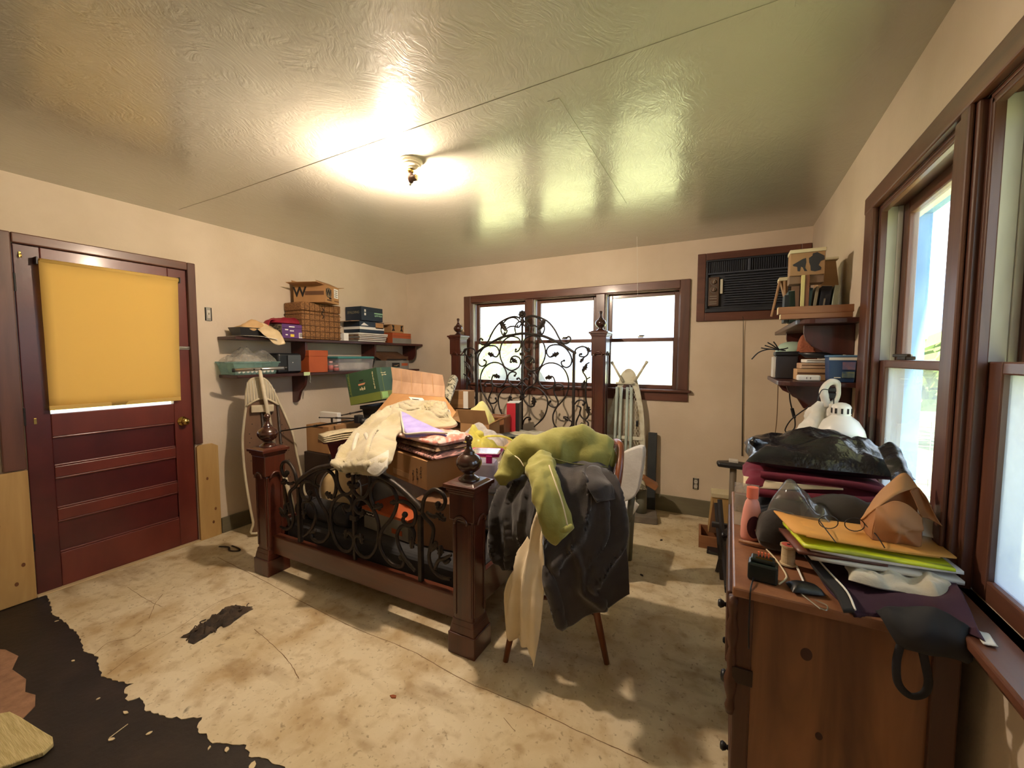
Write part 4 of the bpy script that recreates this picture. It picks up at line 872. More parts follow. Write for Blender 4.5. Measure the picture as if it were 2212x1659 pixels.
flatthing('magazine', 'flat floral magazine at the mattress edge beside the right foot post', 'magazine', [(-1.18, 2.08), (-1.06, 2.10), (-1.06, 2.36), (-1.20, 2.34)], 0.672, mat('floral_print', (214, 196, 176), 0.6, (200, 120, 104), 14, lo=0.5, hi=0.65), 0.006)
for k, (x, y, c1, c2, lab) in enumerate(((-1.30, 2.28, (196, 176, 140), (150, 126, 92), 'small tan scrap of cloth on the mattress'), (-1.22, 2.40, (206, 190, 160), (60, 64, 84), 'cloth scrap with dark blue print on the mattress'), (-1.33, 2.16, (216, 190, 170), (196, 110, 96), 'small scrap of pink-printed cloth near the right foot post'))):
    e = thing('cloth_scrap', lab, 'cloth', (x, y, 0.668), 0.5*k, 'cloth scraps on the mattress')
    slab(0.15, 0.10, 0.03, 3, 14, 0.02, 14, k*2.0, amp2=0.01).build('folds', mat('scrap_%d' % k, c1, 0.9, c2, 18, lo=0.5, hi=0.6), e, smooth=True)
# carrier bags, lidded container
M_bagw = glass('white_carrier_bag', tint=(1, 1, 1), dirt=0.75, dcol=(236, 232, 228), scale=14, rough=0.2, refl=1.5, trl=0.45)
M_bagy = glass('yellow_carrier_bag', tint=(1, 1, 0.8), dirt=0.85, dcol=(236, 228, 120), scale=14, rough=0.2, refl=1.2, trl=0.45)
e = thing('plastic_bag', 'white translucent carrier bag bulging behind the beige fleece', 'plastic bag', (-1.66, 2.66, 0.64), 0.3)
slab(0.36, 0.30, 0.22, 2.4, 24, 0.05, 9, 2.0, amp2=0.02, scale2=22).build('bag', M_bagw, e, smooth=True)
e = thing('plastic_bag', 'knotted yellow carrier bag behind the right foot post finial', 'plastic bag', (-1.46, 2.30, 0.64), 0.1)
slab(0.24, 0.20, 0.27, 2.2, 22, 0.06, 11, 6.0, amp2=0.025).build('bag', M_bagy, e, smooth=True)
MB().tube(spline([(0.0, -0.02, 0.20), (0.06, 0.0, 0.24), (0.16, 0.06, 0.235), (0.22, 0.10, 0.19), (0.17, 0.10, 0.15), (0.08, 0.04, 0.17)], 6), [0.014]*31, 8, flat=0.5).build('handle', M_bagy, e, smooth=True)
MB().ball((0.0, 0.0, 0.25), 0.035, 12, 8, sz=0.8).build('knot', M_bagy, e, smooth=True)
e = thing('storage_container', 'clear plastic container with a magenta lid behind the right foot post', 'container', (-1.235, 2.02, 0.64), math.radians(20))
tub_mesh(0.17, 0.15, 0.21, 0.9).build('body', M_clear, e)
MB().bx(-0.066, 0.066, -0.056, 0.056, 0.008, 0.17).build('contents', mat('lilac_cloth', (204, 198, 224), 0.9, (188, 182, 212), 9), e, bevel=0.02)
lid = MB().bx(-0.080, 0.080, -0.070, 0.070, 0.2105, 0.222).build('lid', M_film, e, bevel=0.004)
MB().tube([(-0.088, -0.078, 0.212), (0.088, -0.078, 0.212), (0.088, 0.078, 0.212), (-0.088, 0.078, 0.212)], 0.009, 8, closed=True).build('rim', mat('magenta_plastic', (176, 34, 112), 0.35), lid, smooth=True)
MB().bx(0.02, 0.055, -0.093, -0.087, 0.17, 0.214).build('clip', MATS['magenta_plastic'], lid, bevel=0.003)
e = thing('rolled_towel', 'small pink rolled towel right of the yellow carrier bag', 'towel', (-1.32, 2.52, 0.66), 0.5)
MB().lathe([(0.02, -0.09), (0.05, -0.088), (0.055, 0.0), (0.05, 0.088), (0.02, 0.09)], (0, 0, 0.055), 16, axis='y').build('roll', mat('pink_towel', (226, 150, 146), 0.95, (236, 180, 170), 30, bump=0.4, bscale=90), e, smooth=True)
# folded quilts on the handwritten box
zq = 0.812
for k, (w, d, h, m, am, dz, rz, lab) in enumerate(((0.50, 0.26, 0.045, M_pinkgrey, 0.012, 0.0, -20, 'crinkled pink and grey folded bedspread, bottom of the quilt pile'), (0.47, 0.25, 0.035, M_brownq, 0.010, 0.042, -18, 'dark patterned folded cloth in the middle of the quilt pile'), (0.46, 0.25, 0.06, M_pinkq, 0.014, 0.074, -14, 'folded pink and white patchwork quilt on top of the pile'))):
    e = thing('folded_quilt', lab, 'quilt', (-1.63, 2.03, zq+dz), math.radians(rz), 'quilts folded on the cardboard box')
    slab(w, d, h, 10, 26, am, 11, 3.0*k+1, 0.45, 0.005, 30).build('folds', m, e, smooth=True)
    MB().tube([(-w/2+0.01, -d/2+0.03, h*0.5), (-w/2-0.004, -d/2+0.01, h*0.5), (-w/2+0.02, -d/2-0.004, h*0.48), (w/2-0.02, -d/2-0.006, h*0.45)], h*0.22, 8).build('folded_edge', m, e, smooth=True)
# beige fleece blanket
rows = [[(-2.515, 2.420, 0.902), (-2.388, 2.460, 0.962), (-2.236, 2.480, 0.991), (-2.012, 2.460, 1.000), (-1.810, 2.420, 0.986)],
        [(-2.401, 2.240, 0.923), (-2.239, 2.260, 1.015), (-2.109, 2.280, 1.038), (-1.877, 2.280, 1.045), (-1.701, 2.260, 1.042)],
        [(-2.343, 2.060, 0.852), (-2.204, 2.120, 0.964), (-2.054, 2.160, 0.999), (-1.784, 2.180, 1.024), (-1.579, 2.160, 1.018)],
        [(-2.212, 1.860, 0.814), (-2.110, 1.940, 0.923), (-1.984, 2.000, 0.965), (-1.798, 2.080, 0.977), (-1.514, 2.100, 0.966)],
        [(-2.060, 1.700, 0.804), (-1.984, 1.750, 0.873), (-1.912, 1.800, 0.913), (-1.858, 1.860, 0.937), (-1.807, 1.950, 0.927)],
        [(-1.945, 1.600, 0.785), (-1.814, 1.585, 0.831), (-1.724, 1.600, 0.864), (-1.664, 1.650, 0.898), (-1.674, 1.760, 0.902)],
        [(-1.896, 1.565, 0.765), (-1.747, 1.555, 0.772), (-1.644, 1.555, 0.778), (-1.579, 1.570, 0.820), (-1.614, 1.660, 0.845)]]
e = thing('fleece_blanket', 'beige fleece blanket heaped over the bed and hanging over the footboard arch', 'blanket', rows[3][1])
FC_ = [([(-2.091, 2.260, 1.004), (-1.940, 2.270, 1.026), (-1.776, 2.270, 1.029), (-1.597, 2.200, 0.997)], 0.05, 0.05), ([(-2.130, 2.180, 0.991), (-2.127, 2.020, 0.929), (-2.083, 1.860, 0.866), (-2.000, 1.700, 0.811), (-1.898, 1.580, 0.777)], 0.032, 0.045),
       ([(-1.970, 2.120, 0.996), (-1.952, 1.980, 0.949), (-1.884, 1.820, 0.898), (-1.742, 1.650, 0.851)], 0.028, 0.04), ([(-1.898, 1.580, 0.782), (-1.784, 1.570, 0.804), (-1.679, 1.570, 0.822), (-1.595, 1.600, 0.841)], 0.022, 0.026), ([(-2.269, 2.220, 0.980), (-2.261, 2.080, 0.932), (-2.179, 1.900, 0.872), (-2.087, 1.750, 0.819)], 0.02, 0.02), ([(-1.884, 2.180, 0.995), (-1.745, 2.180, 1.004), (-1.582, 2.140, 0.985)], 0.02, 0.022)]
cloth('folds', rows, M_fleece, e, 18, 14, 0.010, 9.0, 2.0, 0.018, 0.003, 34, off=rows[3][1], ridge=-0.012, creases=FC_)
ring = spline([(-2.031, 1.800, 0.923), (-1.951, 1.700, 0.863), (-1.862, 1.640, 0.839), (-1.777, 1.610, 0.842), (-1.759, 1.630, 0.871), (-1.847, 1.720, 0.906), (-1.948, 1.790, 0.932)], 6)
MB().tube(ring, 0.013, 8).build('rolled_edge', M_fleecew, e, smooth=True, off=rows[3][1])
rows2 = [[(-1.815, 1.700, 0.886), (-1.783, 1.740, 0.909), (-1.757, 1.780, 0.918)], [(-1.694, 1.575, 0.840), (-1.623, 1.575, 0.863), (-1.594, 1.620, 0.874)], [(-1.665, 1.540, 0.797), (-1.599, 1.540, 0.784), (-1.550, 1.560, 0.831)]]
cloth('turned_corner', rows2, M_fleecew, e, 6, 6, 0.01, 12, 1.0, 0.016, off=rows[3][1])
# lavender cloth
rows = [[(-1.951, 2.100, 1.035), (-1.923, 2.100, 1.027), (-1.885, 2.090, 1.018)], [(-1.833, 1.980, 1.000), (-1.759, 2.000, 1.003), (-1.674, 2.000, 0.991)], [(-1.727, 1.880, 0.973), (-1.651, 1.930, 0.975), (-1.519, 1.940, 0.976)], [(-1.691, 1.860, 0.946), (-1.565, 1.890, 0.960), (-1.434, 1.920, 0.962)]]
e = thing('lavender_cloth', 'folded lavender cloth with white hem on top of the pink quilt', 'cloth', rows[2][1])
for k in range(3):
    off = Vector(rows[2][1])+Vector((0.004*k, -0.003*k, 0.012*k))
    cloth('layer', rows, M_lav if k < 2 else M_lav, e, 5, 5, 0.006, 12, k*2.0, 0.007, off=off)
MB().tube(spline([rows[0][0], rows[1][0], rows[2][0], rows[3][0], rows[3][1], rows[3][2]], 6), 0.006, 6).build('white_hem', M_fleecew, e, smooth=True, off=rows[2][1])

# ================================================================== DOOR SHADE, BOARDS, SWITCH
M_shade = bpy.data.materials.new('yellow_shade_cloth'); M_shade.use_nodes = True
n, l = M_shade.node_tree.nodes, M_shade.node_tree.links; p_ = n['Principled BSDF']; p_.inputs['Base Color'].default_value = (*lin((224, 190, 108)), 1); p_.inputs['Roughness'].default_value = 0.8
tr_ = n.new('ShaderNodeBsdfTranslucent'); tr_.inputs['Color'].default_value = (*lin((240, 206, 120)), 1); mx_ = n.new('ShaderNodeMixShader'); mx_.inputs['Fac'].default_value = 0.22
l.new(p_.outputs[0], mx_.inputs[1]); l.new(tr_.outputs[0], mx_.inputs[2]); l.new(mx_.outputs[0], n['Material Output'].inputs['Surface'])
o_ = (XL, 1.19, 1.95)
sh = thing('roller_shade', 'yellow fabric roller shade pulled down over the door window', 'roller shade', o_)
x0 = XL+0.028
MB().tube([(x0, 0.865, 1.945), (x0, 1.535, 1.945)], 0.016, 16).build('roller', M_shade, sh, smooth=True, off=o_)
rows = []
for i in range(13):
    z = 1.945-0.855*i/12; r = []
    for j in range(15):
        y = 0.858+0.006*(i/12)+0.672*j/14-0.02*(i/12)*(j/14)
        r.append((x0+0.014-0.010*(i/12)+0.006*math.sin(3.1*j/14*PI+i*0.25)*(i/12)+0.004*mnoise.noise(Vector((j*0.5, i*0.4, 1))), y, z-0.004*(j/14)*(i/12)))
    rows.append(r)
MB().grid(rows).build('fabric', M_shade, sh, smooth=True, solid=0.0015, off=o_)
MB().bx(x0+0.001, x0+0.010, 0.862, 1.516, 1.086, 1.112).build('hem', M_shade, sh, bevel=0.003, off=o_)
for y in (0.852, 1.542): MB().bx(XL-0.002, x0+0.016, y-0.004, y+0.004, 1.925, 1.965).build('bracket', M_black, sh, bevel=0.002, off=o_)
for nm, lab, q, ch in (('pine_board', 'wide raw pine board standing against the wall at the hinge side of the door', (0.56, 0.765, 0.003, 0.755), 0),
                       ('pine_board', 'narrow raw pine board with clipped corners right of the door', (1.607, 1.752, 0.003, 0.735), 0.04)):
    e = thing(nm, lab, 'board', (XL, (q[0]+q[1])/2, 0)); a, b_ = q[0]-(q[0]+q[1])/2, q[1]-(q[0]+q[1])/2
    poly = [(a, q[2]), (b_, q[2]), (b_, q[3]-ch*0.6), (b_-ch, q[3]), (a+ch*0.4, q[3]), (a, q[3]-ch*0.3)] if ch else [(a, q[2]), (b_, q[2]), (b_, q[3]), (a, q[3])]
    MB().prism(poly, 'x', 0.0012, 0.022).build('plank', M_pine, e, bevel=0.002)
    for (ky, kz) in ((0.03, 0.12), (0.06, 0.22), (-0.02, 0.47)): MB().lathe([(0.0001, 0.0228), (0.008, 0.0226), (0.0085, 0.021)], (0, ky if ch == 0 else ky*0.6, kz), 10, axis='x', sx=1.0, sy=1.5).build('knot', mat('pine_knot', (104, 62, 30), 0.7), e)
def elec(name, label, loc, rz, kind):
    e = thing(name, label, 'switch' if kind == 's' else 'outlet', loc, rz)
    # ragged hole in the plaster with the bare device in it; local -y faces the room
    MB().bx(-0.024, 0.024, -0.0016, -0.0004, -0.05, 0.05).build('wall_hole', M_ink, e)
    MB().bx(-0.016, 0.016, -0.006, -0.0016, -0.052, 0.052).build('yoke', M_steel, e, bevel=0.002)
    if kind == 's':
        MB().bx(-0.011, 0.011, -0.009, -0.006, -0.03, 0.03).build('switch_body', M_white, e, bevel=0.002); MB().box((0, -0.014, 0.004), (0.008, 0.016, 0.012), rx=0.4).build('toggle', M_white, e, bevel=0.002)
    else:
        for z in (-0.02, 0.02):
            f = MB().lathe([(0.016, -0.006), (0.016, -0.010), (0.0001, -0.010)], (0, 0, z), 18, axis='y').build('socket_face', M_white, e)
            for x in (-0.006, 0.006): MB().bx(x-0.0012, x+0.0012, -0.0108, -0.0100, z-0.001, z+0.008).build('slot', M_ink, f)
    return e
elec('light_switch', 'bare light switch without cover plate in the wall right of the door', (XL+0.0005, 1.735, 1.725), R90, 's')
elec('wall_outlet', 'bare duplex outlet without cover plate low on the back wall', (-0.233, YB-0.0005, 0.288), 0, 'o')

# ================================================================== LEFT WALL SHELVES
M_shelf = wood('mahogany_shelf', (74, 32, 26), (52, 22, 18), 'y', 0.4, 12, coat=0.2)
M_shelfz = wood('mahogany_bracket', (80, 34, 26), (56, 24, 18), 'z', 0.4, 12, coat=0.2)
def bracket(y, zt, d, h, style, par, off):
    """shaped bracket, a plank standing out from the wall"""
    if style == 'top': pts = [(0, 0), (d, 0), (d, -h*0.45)] + [(d*(0.62+0.38*math.cos(a)), -h*0.45-h*0.55*math.sin(a)) for a in [PI/2*k/6 for k in range(1, 7)]] + [(0, -h)]
    else: pts = [(0, 0), (d, 0), (d*0.98, -h*0.18), (d*0.90, -h*0.36), (d*0.74, -h*0.50), (d*0.58, -h*0.60), (d*0.48, -h*0.74), (d*0.42, -h*0.90), (d*0.28, -h*0.98), (d*0.15, -h), (0, -h)]
    return MB().prism([(XL+0.001+u, zt+v) for u, v in pts], 'y', y-0.012, y+0.012).build('bracket', M_shelfz, par, bevel=0.003, off=off)
o_ = (XL, 2.85, 1.53)
us = thing('wall_shelf', 'upper long mahogany shelf on shaped brackets on the left wall', 'shelf', o_)
MB().bx(XL+0.001, -3.284, 1.79, 3.925, 1.533, 1.557).build('shelf_board', M_shelf, us, bevel=0.004, off=o_)
for y in (2.41, 3.22, 3.86): bracket(y, 1.533, 0.20, 0.17, 'top', us, o_)
o2 = (XL, 2.8, 1.24)
ls = thing('wall_shelf', 'lower mahogany shelf with scrolled brackets on the left wall', 'shelf', o2)
MB().bx(XL+0.001, -3.284, 1.79, 3.86, 1.238, 1.262).build('shelf_board', M_shelf, ls, bevel=0.004, off=o2)
for y in (2.41, 3.22): bracket(y, 1.238, 0.19, 0.25, 'scroll', ls, o2)
ZU, ZL = 1.558, 1.263
# --- upper shelf
e = thing('paper_sheet', 'white paper sheet hanging over the left end of the upper shelf', 'paper', (-3.36, 1.95, ZU))
cloth('sheet', [[(-0.14, -0.13, 0.002), (-0.14, 0.0, 0.002), (-0.14, 0.16, 0.002)], [(0.04, -0.13, 0.003), (0.04, 0.0, 0.003), (0.04, 0.16, 0.003)], [(0.11, -0.11, 0.004), (0.12, 0.0, 0.002), (0.12, 0.14, -0.02)]], M_paper, e, 4, 4, 0.003, 9, 1, 0.002, 0.0)
e = thing('black_tray', 'shallow black tray at the left end of the upper shelf', 'tray', (-3.40, 1.95, ZU+0.012))
tub_mesh(0.16, 0.22, 0.06, 0.8).build('body', M_black, e, bevel=0.004)
e = thing('paper_bag', 'crumpled tan paper bag lying in the black tray', 'paper bag', (-3.40, 1.99, ZU+0.03), R90)
slab(0.24, 0.15, 0.09, 2.6, 18, 0.03, 14, 4.0, amp2=0.01).build('bag', mat('tan_kraft_paper', (206, 170, 122), 0.8, (190, 152, 104), 8), e, smooth=True)
e = thing('plastic_bag', 'limp clear plastic bag drooping off the upper shelf beside the purple shoebox', 'plastic bag', (-3.33, 2.06, ZU))
cloth('film', [[(-0.05, -0.08, 0.10), (-0.05, 0.0, 0.12), (-0.05, 0.07, 0.09)], [(0.02, -0.08, 0.05), (0.03, 0.0, 0.07), (0.03, 0.07, 0.06)], [(0.055, -0.05, 0.01), (0.06, 0.02, 0.02), (0.06, 0.09, 0.01)], [(0.07, 0.0, -0.05), (0.075, 0.05, -0.06), (0.075, 0.10, -0.05)]], mat('cream_film', (222, 200, 160), 0.3, (206, 182, 140), 12), e, 5, 5, 0.012, 20, 3, 0.002)
sz = (0.20, 0.21, 0.118)
pb = carton('shoebox', 'purple shoebox with a barcode label on the upper shelf', 'box', (-3.39, 2.265, ZU), sz, 0, mat('purple_card', (92, 52, 116), 0.55, (84, 46, 106), 4))
patch('barcode_label', pb, '+x', sz, 0.070, -0.032, 0.05, 0.045, M_label)
for k in range(9): patch('barcode_bar', pb, '+x', sz, 0.052+0.0045*k, -0.030, 0.0022 if k % 3 else 0.0034, 0.034, M_ink, 0.0011)
patch('yellow_label', pb, '+x', sz, -0.015, -0.035, 0.034, 0.022, mat('yellow_print', (226, 198, 60), 0.6))
for k, (u, v, w) in enumerate(((-0.065, 0.012, 0.028), (-0.065, -0.03, 0.02), (-0.018, 0.004, 0.036), (-0.018, 0.038, 0.05))): patch('white_print', pb, '+x', sz, u, v, w, 0.009, M_label)
patch('patterned_end', pb, '-y', sz, 0, 0, 0.196, 0.114, mat('chevron_print', (70, 62, 52), 0.6, (150, 140, 118), 30, (1, 1, 3), lo=0.48, hi=0.52))
patch('lid_edge', pb, '+x', sz, 0, 0.028, 0.208, 0.003, M_ink)
e = thing('red_cloth', 'crumpled crimson cloth on top of the purple shoebox', 'cloth', (-3.40, 2.25, ZU+0.119), R90)
slab(0.26, 0.17, 0.05, 2.6, 20, 0.03, 12, 7.0, 0.2, 0.012, 25).build('folds', mat('crimson_cloth', (150, 22, 48), 0.6, (120, 14, 36), 10), e, smooth=True)
cloth('hanging_end', [[(-0.10, 0.02, 0.03), (-0.10, -0.06, 0.03)], [(-0.15, 0.02, 0.02), (-0.15, -0.06, 0.02)], [(-0.17, 0.01, -0.03), (-0.17, -0.06, -0.04)], [(-0.16, -0.01, -0.08), (-0.16, -0.05, -0.09)]], MATS['crimson_cloth'], e, 4, 4, 0.01, 16, 2, 0.003)
# woven basket chest
M_wick = mat('woven_seagrass', (150, 106, 62), 0.8, (104, 70, 38), 60, (1, 1, 3), 0.6, 120, dist=0.004, lo=0.4, hi=0.6)
M_wick2 = mat('woven_seagrass_dark', (112, 76, 42), 0.8, (84, 54, 28), 60, (1, 1, 3), 0.5, 120, dist=0.004)
e = thing('wicker_chest', 'woven seagrass chest with hinged lid and knotted cord on the upper shelf', 'basket', (-3.405, 2.54, ZU))
MB().bx(-0.115, 0.121, -0.20, 0.20, 0, 0.245).build('body', M_wick, e, bevel=0.008)
lid = MB().bx(-0.118, 0.124, -0.203, 0.203, 0.248, 0.322).build('lid', M_wick, e, bevel=0.01)
for k in range(5):
    z = 0.02+0.05*k; MB().tube([(-0.118, -0.203, z), (0.124, -0.203, z), (0.124, 0.203, z)], 0.0035, 6).build('woven_cord', M_wick2, e, smooth=True)
for k in range(8):
    y = -0.175+0.05*k; MB().tube([(0.1235, y, 0.002), (0.1235, y, 0.243)], 0.0025, 6).build('woven_stake', M_wick2, e, smooth=True)
    MB().tube([(0.1265, y, 0.252), (0.1265, y, 0.318)], 0.0025, 6).build('woven_stake', M_wick2, lid, smooth=True)
MB().tube(spline([(0.127, 0.0, 0.285), (0.134, 0.012, 0.26), (0.129, -0.01, 0.235), (0.133, 0.01, 0.21), (0.128, 0.0, 0.19)], 5), 0.004, 6).ball((0.131, 0.0, 0.25), 0.010, 8, 6).build('cord', mat('dark_cord', (52, 36, 22), 0.8), e, smooth=True)
# W carton on the chest
sz = (0.30, 0.22, 0.15)
wc = carton('open_carton', 'open tan carton with round W logo and loose flaps on the wicker chest', 'box', (-3.338, 2.532, ZU+0.325), sz, math.radians(20), M_card, M_card, flaps=(('-y', 176, 0.11), ('+y', 168, 0.11), ('+x', 25, 0.10), ('-x', 115, 0.05)))
M_disc = mat('grey_brown_disc', (120, 104, 84), 0.7)
patch('dark_stripe', wc, '-y', sz, 0.05, 0.005, 0.18, 0.035, M_carddk)
MB().lathe([(0.0001, 0.0), (0.042, 0.0), (0.042, 0.0008)], (sz[0]/2+0.0002, -0.055, sz[2]/2+0.012), 24, axis='x').build('logo_disc', M_disc, wc)
for f, u, hh in (('+x', -0.055, 0.075), ('-y', -0.09, 0.12)):
    ftext('logo_letter', 'W', wc, f, sz, u, 0.012, hh, M_ink, bold=0.003)
    if f == '-y': continue
    a0 = MB()
    pts = [(0.042*math.cos(t), 0.042*math.sin(t)) for t in [2*PI*k/24 for k in range(24)]]
    a0.tube([(sz[0]/2+0.0012, u+p, sz[2]/2+0.012+q) if f == '+x' else (u+p, -sz[1]/2-0.0012, sz[2]/2+0.012+q) for p, q in pts], 0.0018, 5, closed=True).build('logo_ring', M_ink, wc)
patch('shipping_label', wc, '+x', sz, 0.064, 0.020, 0.07, 0.085, M_label)
for k in range(4): patch('label_line', wc, '+x', sz, 0.062, 0.045-0.018*k, 0.05-0.008*(k % 2), 0.005, M_ink, 0.0012)
patch('print_line', wc, '+x', sz, -0.045, -0.052, 0.07, 0.008, M_ink); patch('print_mark', wc, '+x', sz, -0.03, -0.034, 0.035, 0.016, M_ink)
patch('print_line', wc, '+x', sz, 0.07, -0.05, 0.075, 0.010, M_carddk)
# flats, blue boxes
M_navy = mat('navy_card', (28, 44, 62), 0.5, (24, 38, 54), 4)
for k in range(5):
    e = thing('flat_folder', ['bottom grey folder', 'second brown folder', 'middle grey folder', 'fourth brown folder', 'topmost white folder'][k]+' in the stack under the blue boxes on the upper shelf', 'folder', (-3.41+0.004*(k % 2), 3.15, ZU+0.018*k), 0.03*(k % 3-1), 'folders stacked on the upper shelf')
    MB().bx(-0.115, 0.12, -0.19, 0.17+0.01*k, 0.0005, 0.016).build('cover', (M_grey, M_brownq, M_grey, M_brownq, M_paper)[k], e, bevel=0.002)
    MB().bx(0.1205, 0.1225, -0.185, 0.165+0.01*k, 0.004, 0.012).build('page_edge', M_paper, e)
sz = (0.23, 0.33, 0.115)
bb = carton('blue_carton', 'dark blue taped carton with open flaps under the SPALDING box', 'box', (-3.405, 3.14, ZU+0.092), sz, 0, M_navy, M_cardin, flaps=(('-y', 185, 0.10), ('+y', 175, 0.09)), open_top=False)
patch('white_tape', bb, '+x', sz, 0, -0.012, 0.33, 0.026, M_label); patch('white_tape', bb, '-y', sz, 0, -0.012, 0.23, 0.026, M_label); patch('tan_print', bb, '+x', sz, 0.10, 0.02, 0.11, 0.06, M_card)
tri = MB().prism([(-0.15, 0.07), (-0.05, 0.072), (-0.11, 0.10)], 'x', sz[0]/2+0.0005, sz[0]/2+0.0015).build('white_print', M_label, bb)
sz = (0.22, 0.30, 0.14)
sp = carton('spalding_box', 'navy SPALDING shoebox on top of the blue taped carton', 'box', (-3.41, 3.15, ZU+0.215), sz, math.radians(2), M_navy)
ftext('brand_print', 'SPALDING', sp, '-y', sz, 0.0, 0.01, 0.036, mat('dull_gold_print', (120, 116, 96), 0.6), bold=0.0008)
patch('green_stripe', sp, '+x', sz, 0.088, 0.012, 0.122, 0.012, mat('pale_green_print', (150, 196, 160), 0.6)); glyphs('print', sp, '+x', sz, 0.085, -0.012, 8, 0.11, 0.018, MATS['pale_green_print'], seed=3)
for v in (0.03, -0.005): patch('white_mark', sp, '+x', sz, -0.10, v, 0.022, 0.024, M_label)
patch('lid_edge', sp, '-y', sz, 0, 0.03, 0.22, 0.002, M_ink); patch('lid_edge', sp, '+x', sz, 0, 0.03, 0.30, 0.002, M_ink)
sz = (0.05, 0.055, 0.075); carton('small_white_box', 'small white box between the wicker chest and the folders', 'box', (-3.31, 2.805, ZU), sz, 0, M_label)
sz = (0.20, 0.30, 0.115)
og = carton('shoebox', 'orange and grey shoebox at the far end of the upper shelf', 'box', (-3.41, 3.60, ZU), sz, 0, M_orange); patch('grey_print', og, '+x', sz, 0.0, -0.03, 0.30, 0.055, M_grey)
patch('lid_edge', og, '+x', sz, 0, 0.022, 0.30, 0.003, M_carddk)
sz = (0.16, 0.20, 0.09)
tb = carton('small_carton', 'small tan carton with black zigzag print on the far orange shoebox', 'box', (-3.41, 3.55, ZU+0.117), sz, 0, M_card)
for s_ in (-1, 1): MB().prism([(s_*0.05, 0.078), (s_*0.09, 0.085), (s_*0.07, 0.05), (s_*0.09, 0.015), (s_*0.04, 0.02), (s_*0.055, 0.045)], 'x', sz[0]/2+0.0005, sz[0]/2+0.0015).build('black_print', M_ink, tb)
# --- lower shelf
e = thing('plastic_tub', 'translucent teal plastic tub of white eggs under plastic wrap on the lower shelf', 'tub', (-3.40, 1.945, ZL))
tub_mesh(0.23, 0.36, 0.095, 0.86).build('body', glass('teal_translucent_plastic', tint=(0.85, 0.97, 0.96), dirt=0.35, dcol=(186, 214, 208), scale=8, rough=0.1), e)
MB().tube([(-0.118, -0.183, 0.095), (0.118, -0.183, 0.095), (0.118, 0.183, 0.095), (-0.118, 0.183, 0.095)], 0.006, 8, closed=True).build('rim', MATS['teal_translucent_plastic'], e, smooth=True)
slab(0.22, 0.34, 0.10, 2.6, 26, 0.05, 13, 3.0, 0.1, 0.02, 26).build('plastic_wrap', M_film, e, smooth=True).location = (0, 0, 0.085)
for i in range(9):
    g = MB().ball((0, 0, 0), 0.017, 12, 8, sz=1.2); q = thing('egg', ('white egg at the near end of the egg row in the teal tub' if i == 0 else 'white egg at the far end of the egg row in the teal tub' if i == 8 else 'white egg in the middle of the row inside the teal tub'), 'egg', (-3.310, 1.815+0.032*i, ZL+0.028), 0, 'eggs in the tub'); g.build('shell', M_label, q, smooth=True)
e = thing('speaker_box', 'black rounded electronic case with a grey front on the lower shelf', 'speaker', (-3.385, 2.235, ZL))
MB().bx(-0.09, 0.07, -0.105, 0.11, 0.0, 0.17).build('case', M_black, e, bevel=0.02, bseg=3)
MB().bx(0.0705, 0.082, -0.02, 0.10, 0.015, 0.155).build('front_panel', mat('grey_plastic', (70, 74, 80), 0.4), e, bevel=0.008, bseg=2)
MB().ball((0.083, 0.02, 0.09), 0.004, 8, 6).build('lamp_dot', M_label, e)
sz = (0.18, 0.19, 0.195)
ob = carton('orange_box', 'orange cardboard box with lid on the lower shelf', 'box', (-3.385, 2.50, ZL), sz, 0, M_orange)
MB().bx(-0.094, 0.094, -0.099, 0.099, 0.145, 0.198).build('lid', M_orange, ob, bevel=0.003)
e = thing('paper_tag', 'pale green tag hanging from the edge of the lower shelf', 'tag', (-3.282, 2.37, ZL), 0); MB().bx(0.0, 0.002, -0.03, 0.03, -0.025, 0.006).build('tag', mat('pale_green_tag', (196, 214, 160), 0.6), e)
MB().tube(spline([(0.004, 0.025, -0.02), (0.006, 0.03, -0.05), (0.004, 0.025, -0.08), (0.008, 0.03, -0.09)], 4), 0.004, 6).build('clip', M_steel, e, smooth=True)
for k, (y, h, c) in enumerate(((2.655, 0.10, 'taller pink-capped glass jar beside the orange box'), (2.70, 0.062, 'short pink-labelled jar beside the clear container'))):
    e = thing('jar', c, 'jar', (-3.33+0.02*k, y, ZL), 0, 'jars on the lower shelf')
    MB().lathe([(0.0001, 0.001), (0.022, 0.001), (0.024, 0.01), (0.024, h*0.7), (0.016, h*0.8), (0.016, h*0.84)], (0, 0, 0), 18).build('glass', M_clear, e, smooth=True)
    MB().lathe([(0.019, h*0.82), (0.019, h), (0.0001, h)], (0, 0, 0), 18).build('cap', mat('pink_cap', (216, 168, 164), 0.4), e)
    MB().lathe([(0.0246, h*0.15), (0.0246, h*0.6)], (0, 0, 0), 18).build('paper_band', mat('dusty_pink_band', (176, 104, 100), 0.6), e, smooth=True)
e = thing('food_container', 'clear plastic container with a teal lid on the lower shelf', 'container', (-3.39, 2.93, ZL))
tub_mesh(0.20, 0.44, 0.12, 0.92).build('body', M_clear, e); MB().bx(-0.08, 0.08, -0.19, 0.19, 0.006, 0.085).build('contents', mat('beige_contents', (206, 200, 186), 0.8, (188, 182, 168), 9), e, bevel=0.02)
MB().bx(-0.106, 0.106, -0.228, 0.228, 0.12, 0.145).build('lid', mat('teal_plastic', (70, 138, 138), 0.4), e, bevel=0.01)
sz = (0.19, 0.36, 0.10)
sb = carton('shoebox', 'grey shoebox with a black and orange label on the lower shelf by the corner', 'box', (-3.40, 3.52, ZL), sz, 0, M_grey)
patch('black_tag', sb, '+x', sz, -0.03, 0.0, 0.12, 0.05, M_ink); patch('orange_print', sb, '+x', sz, 0.11, 0.005, 0.10, 0.03, M_orange)
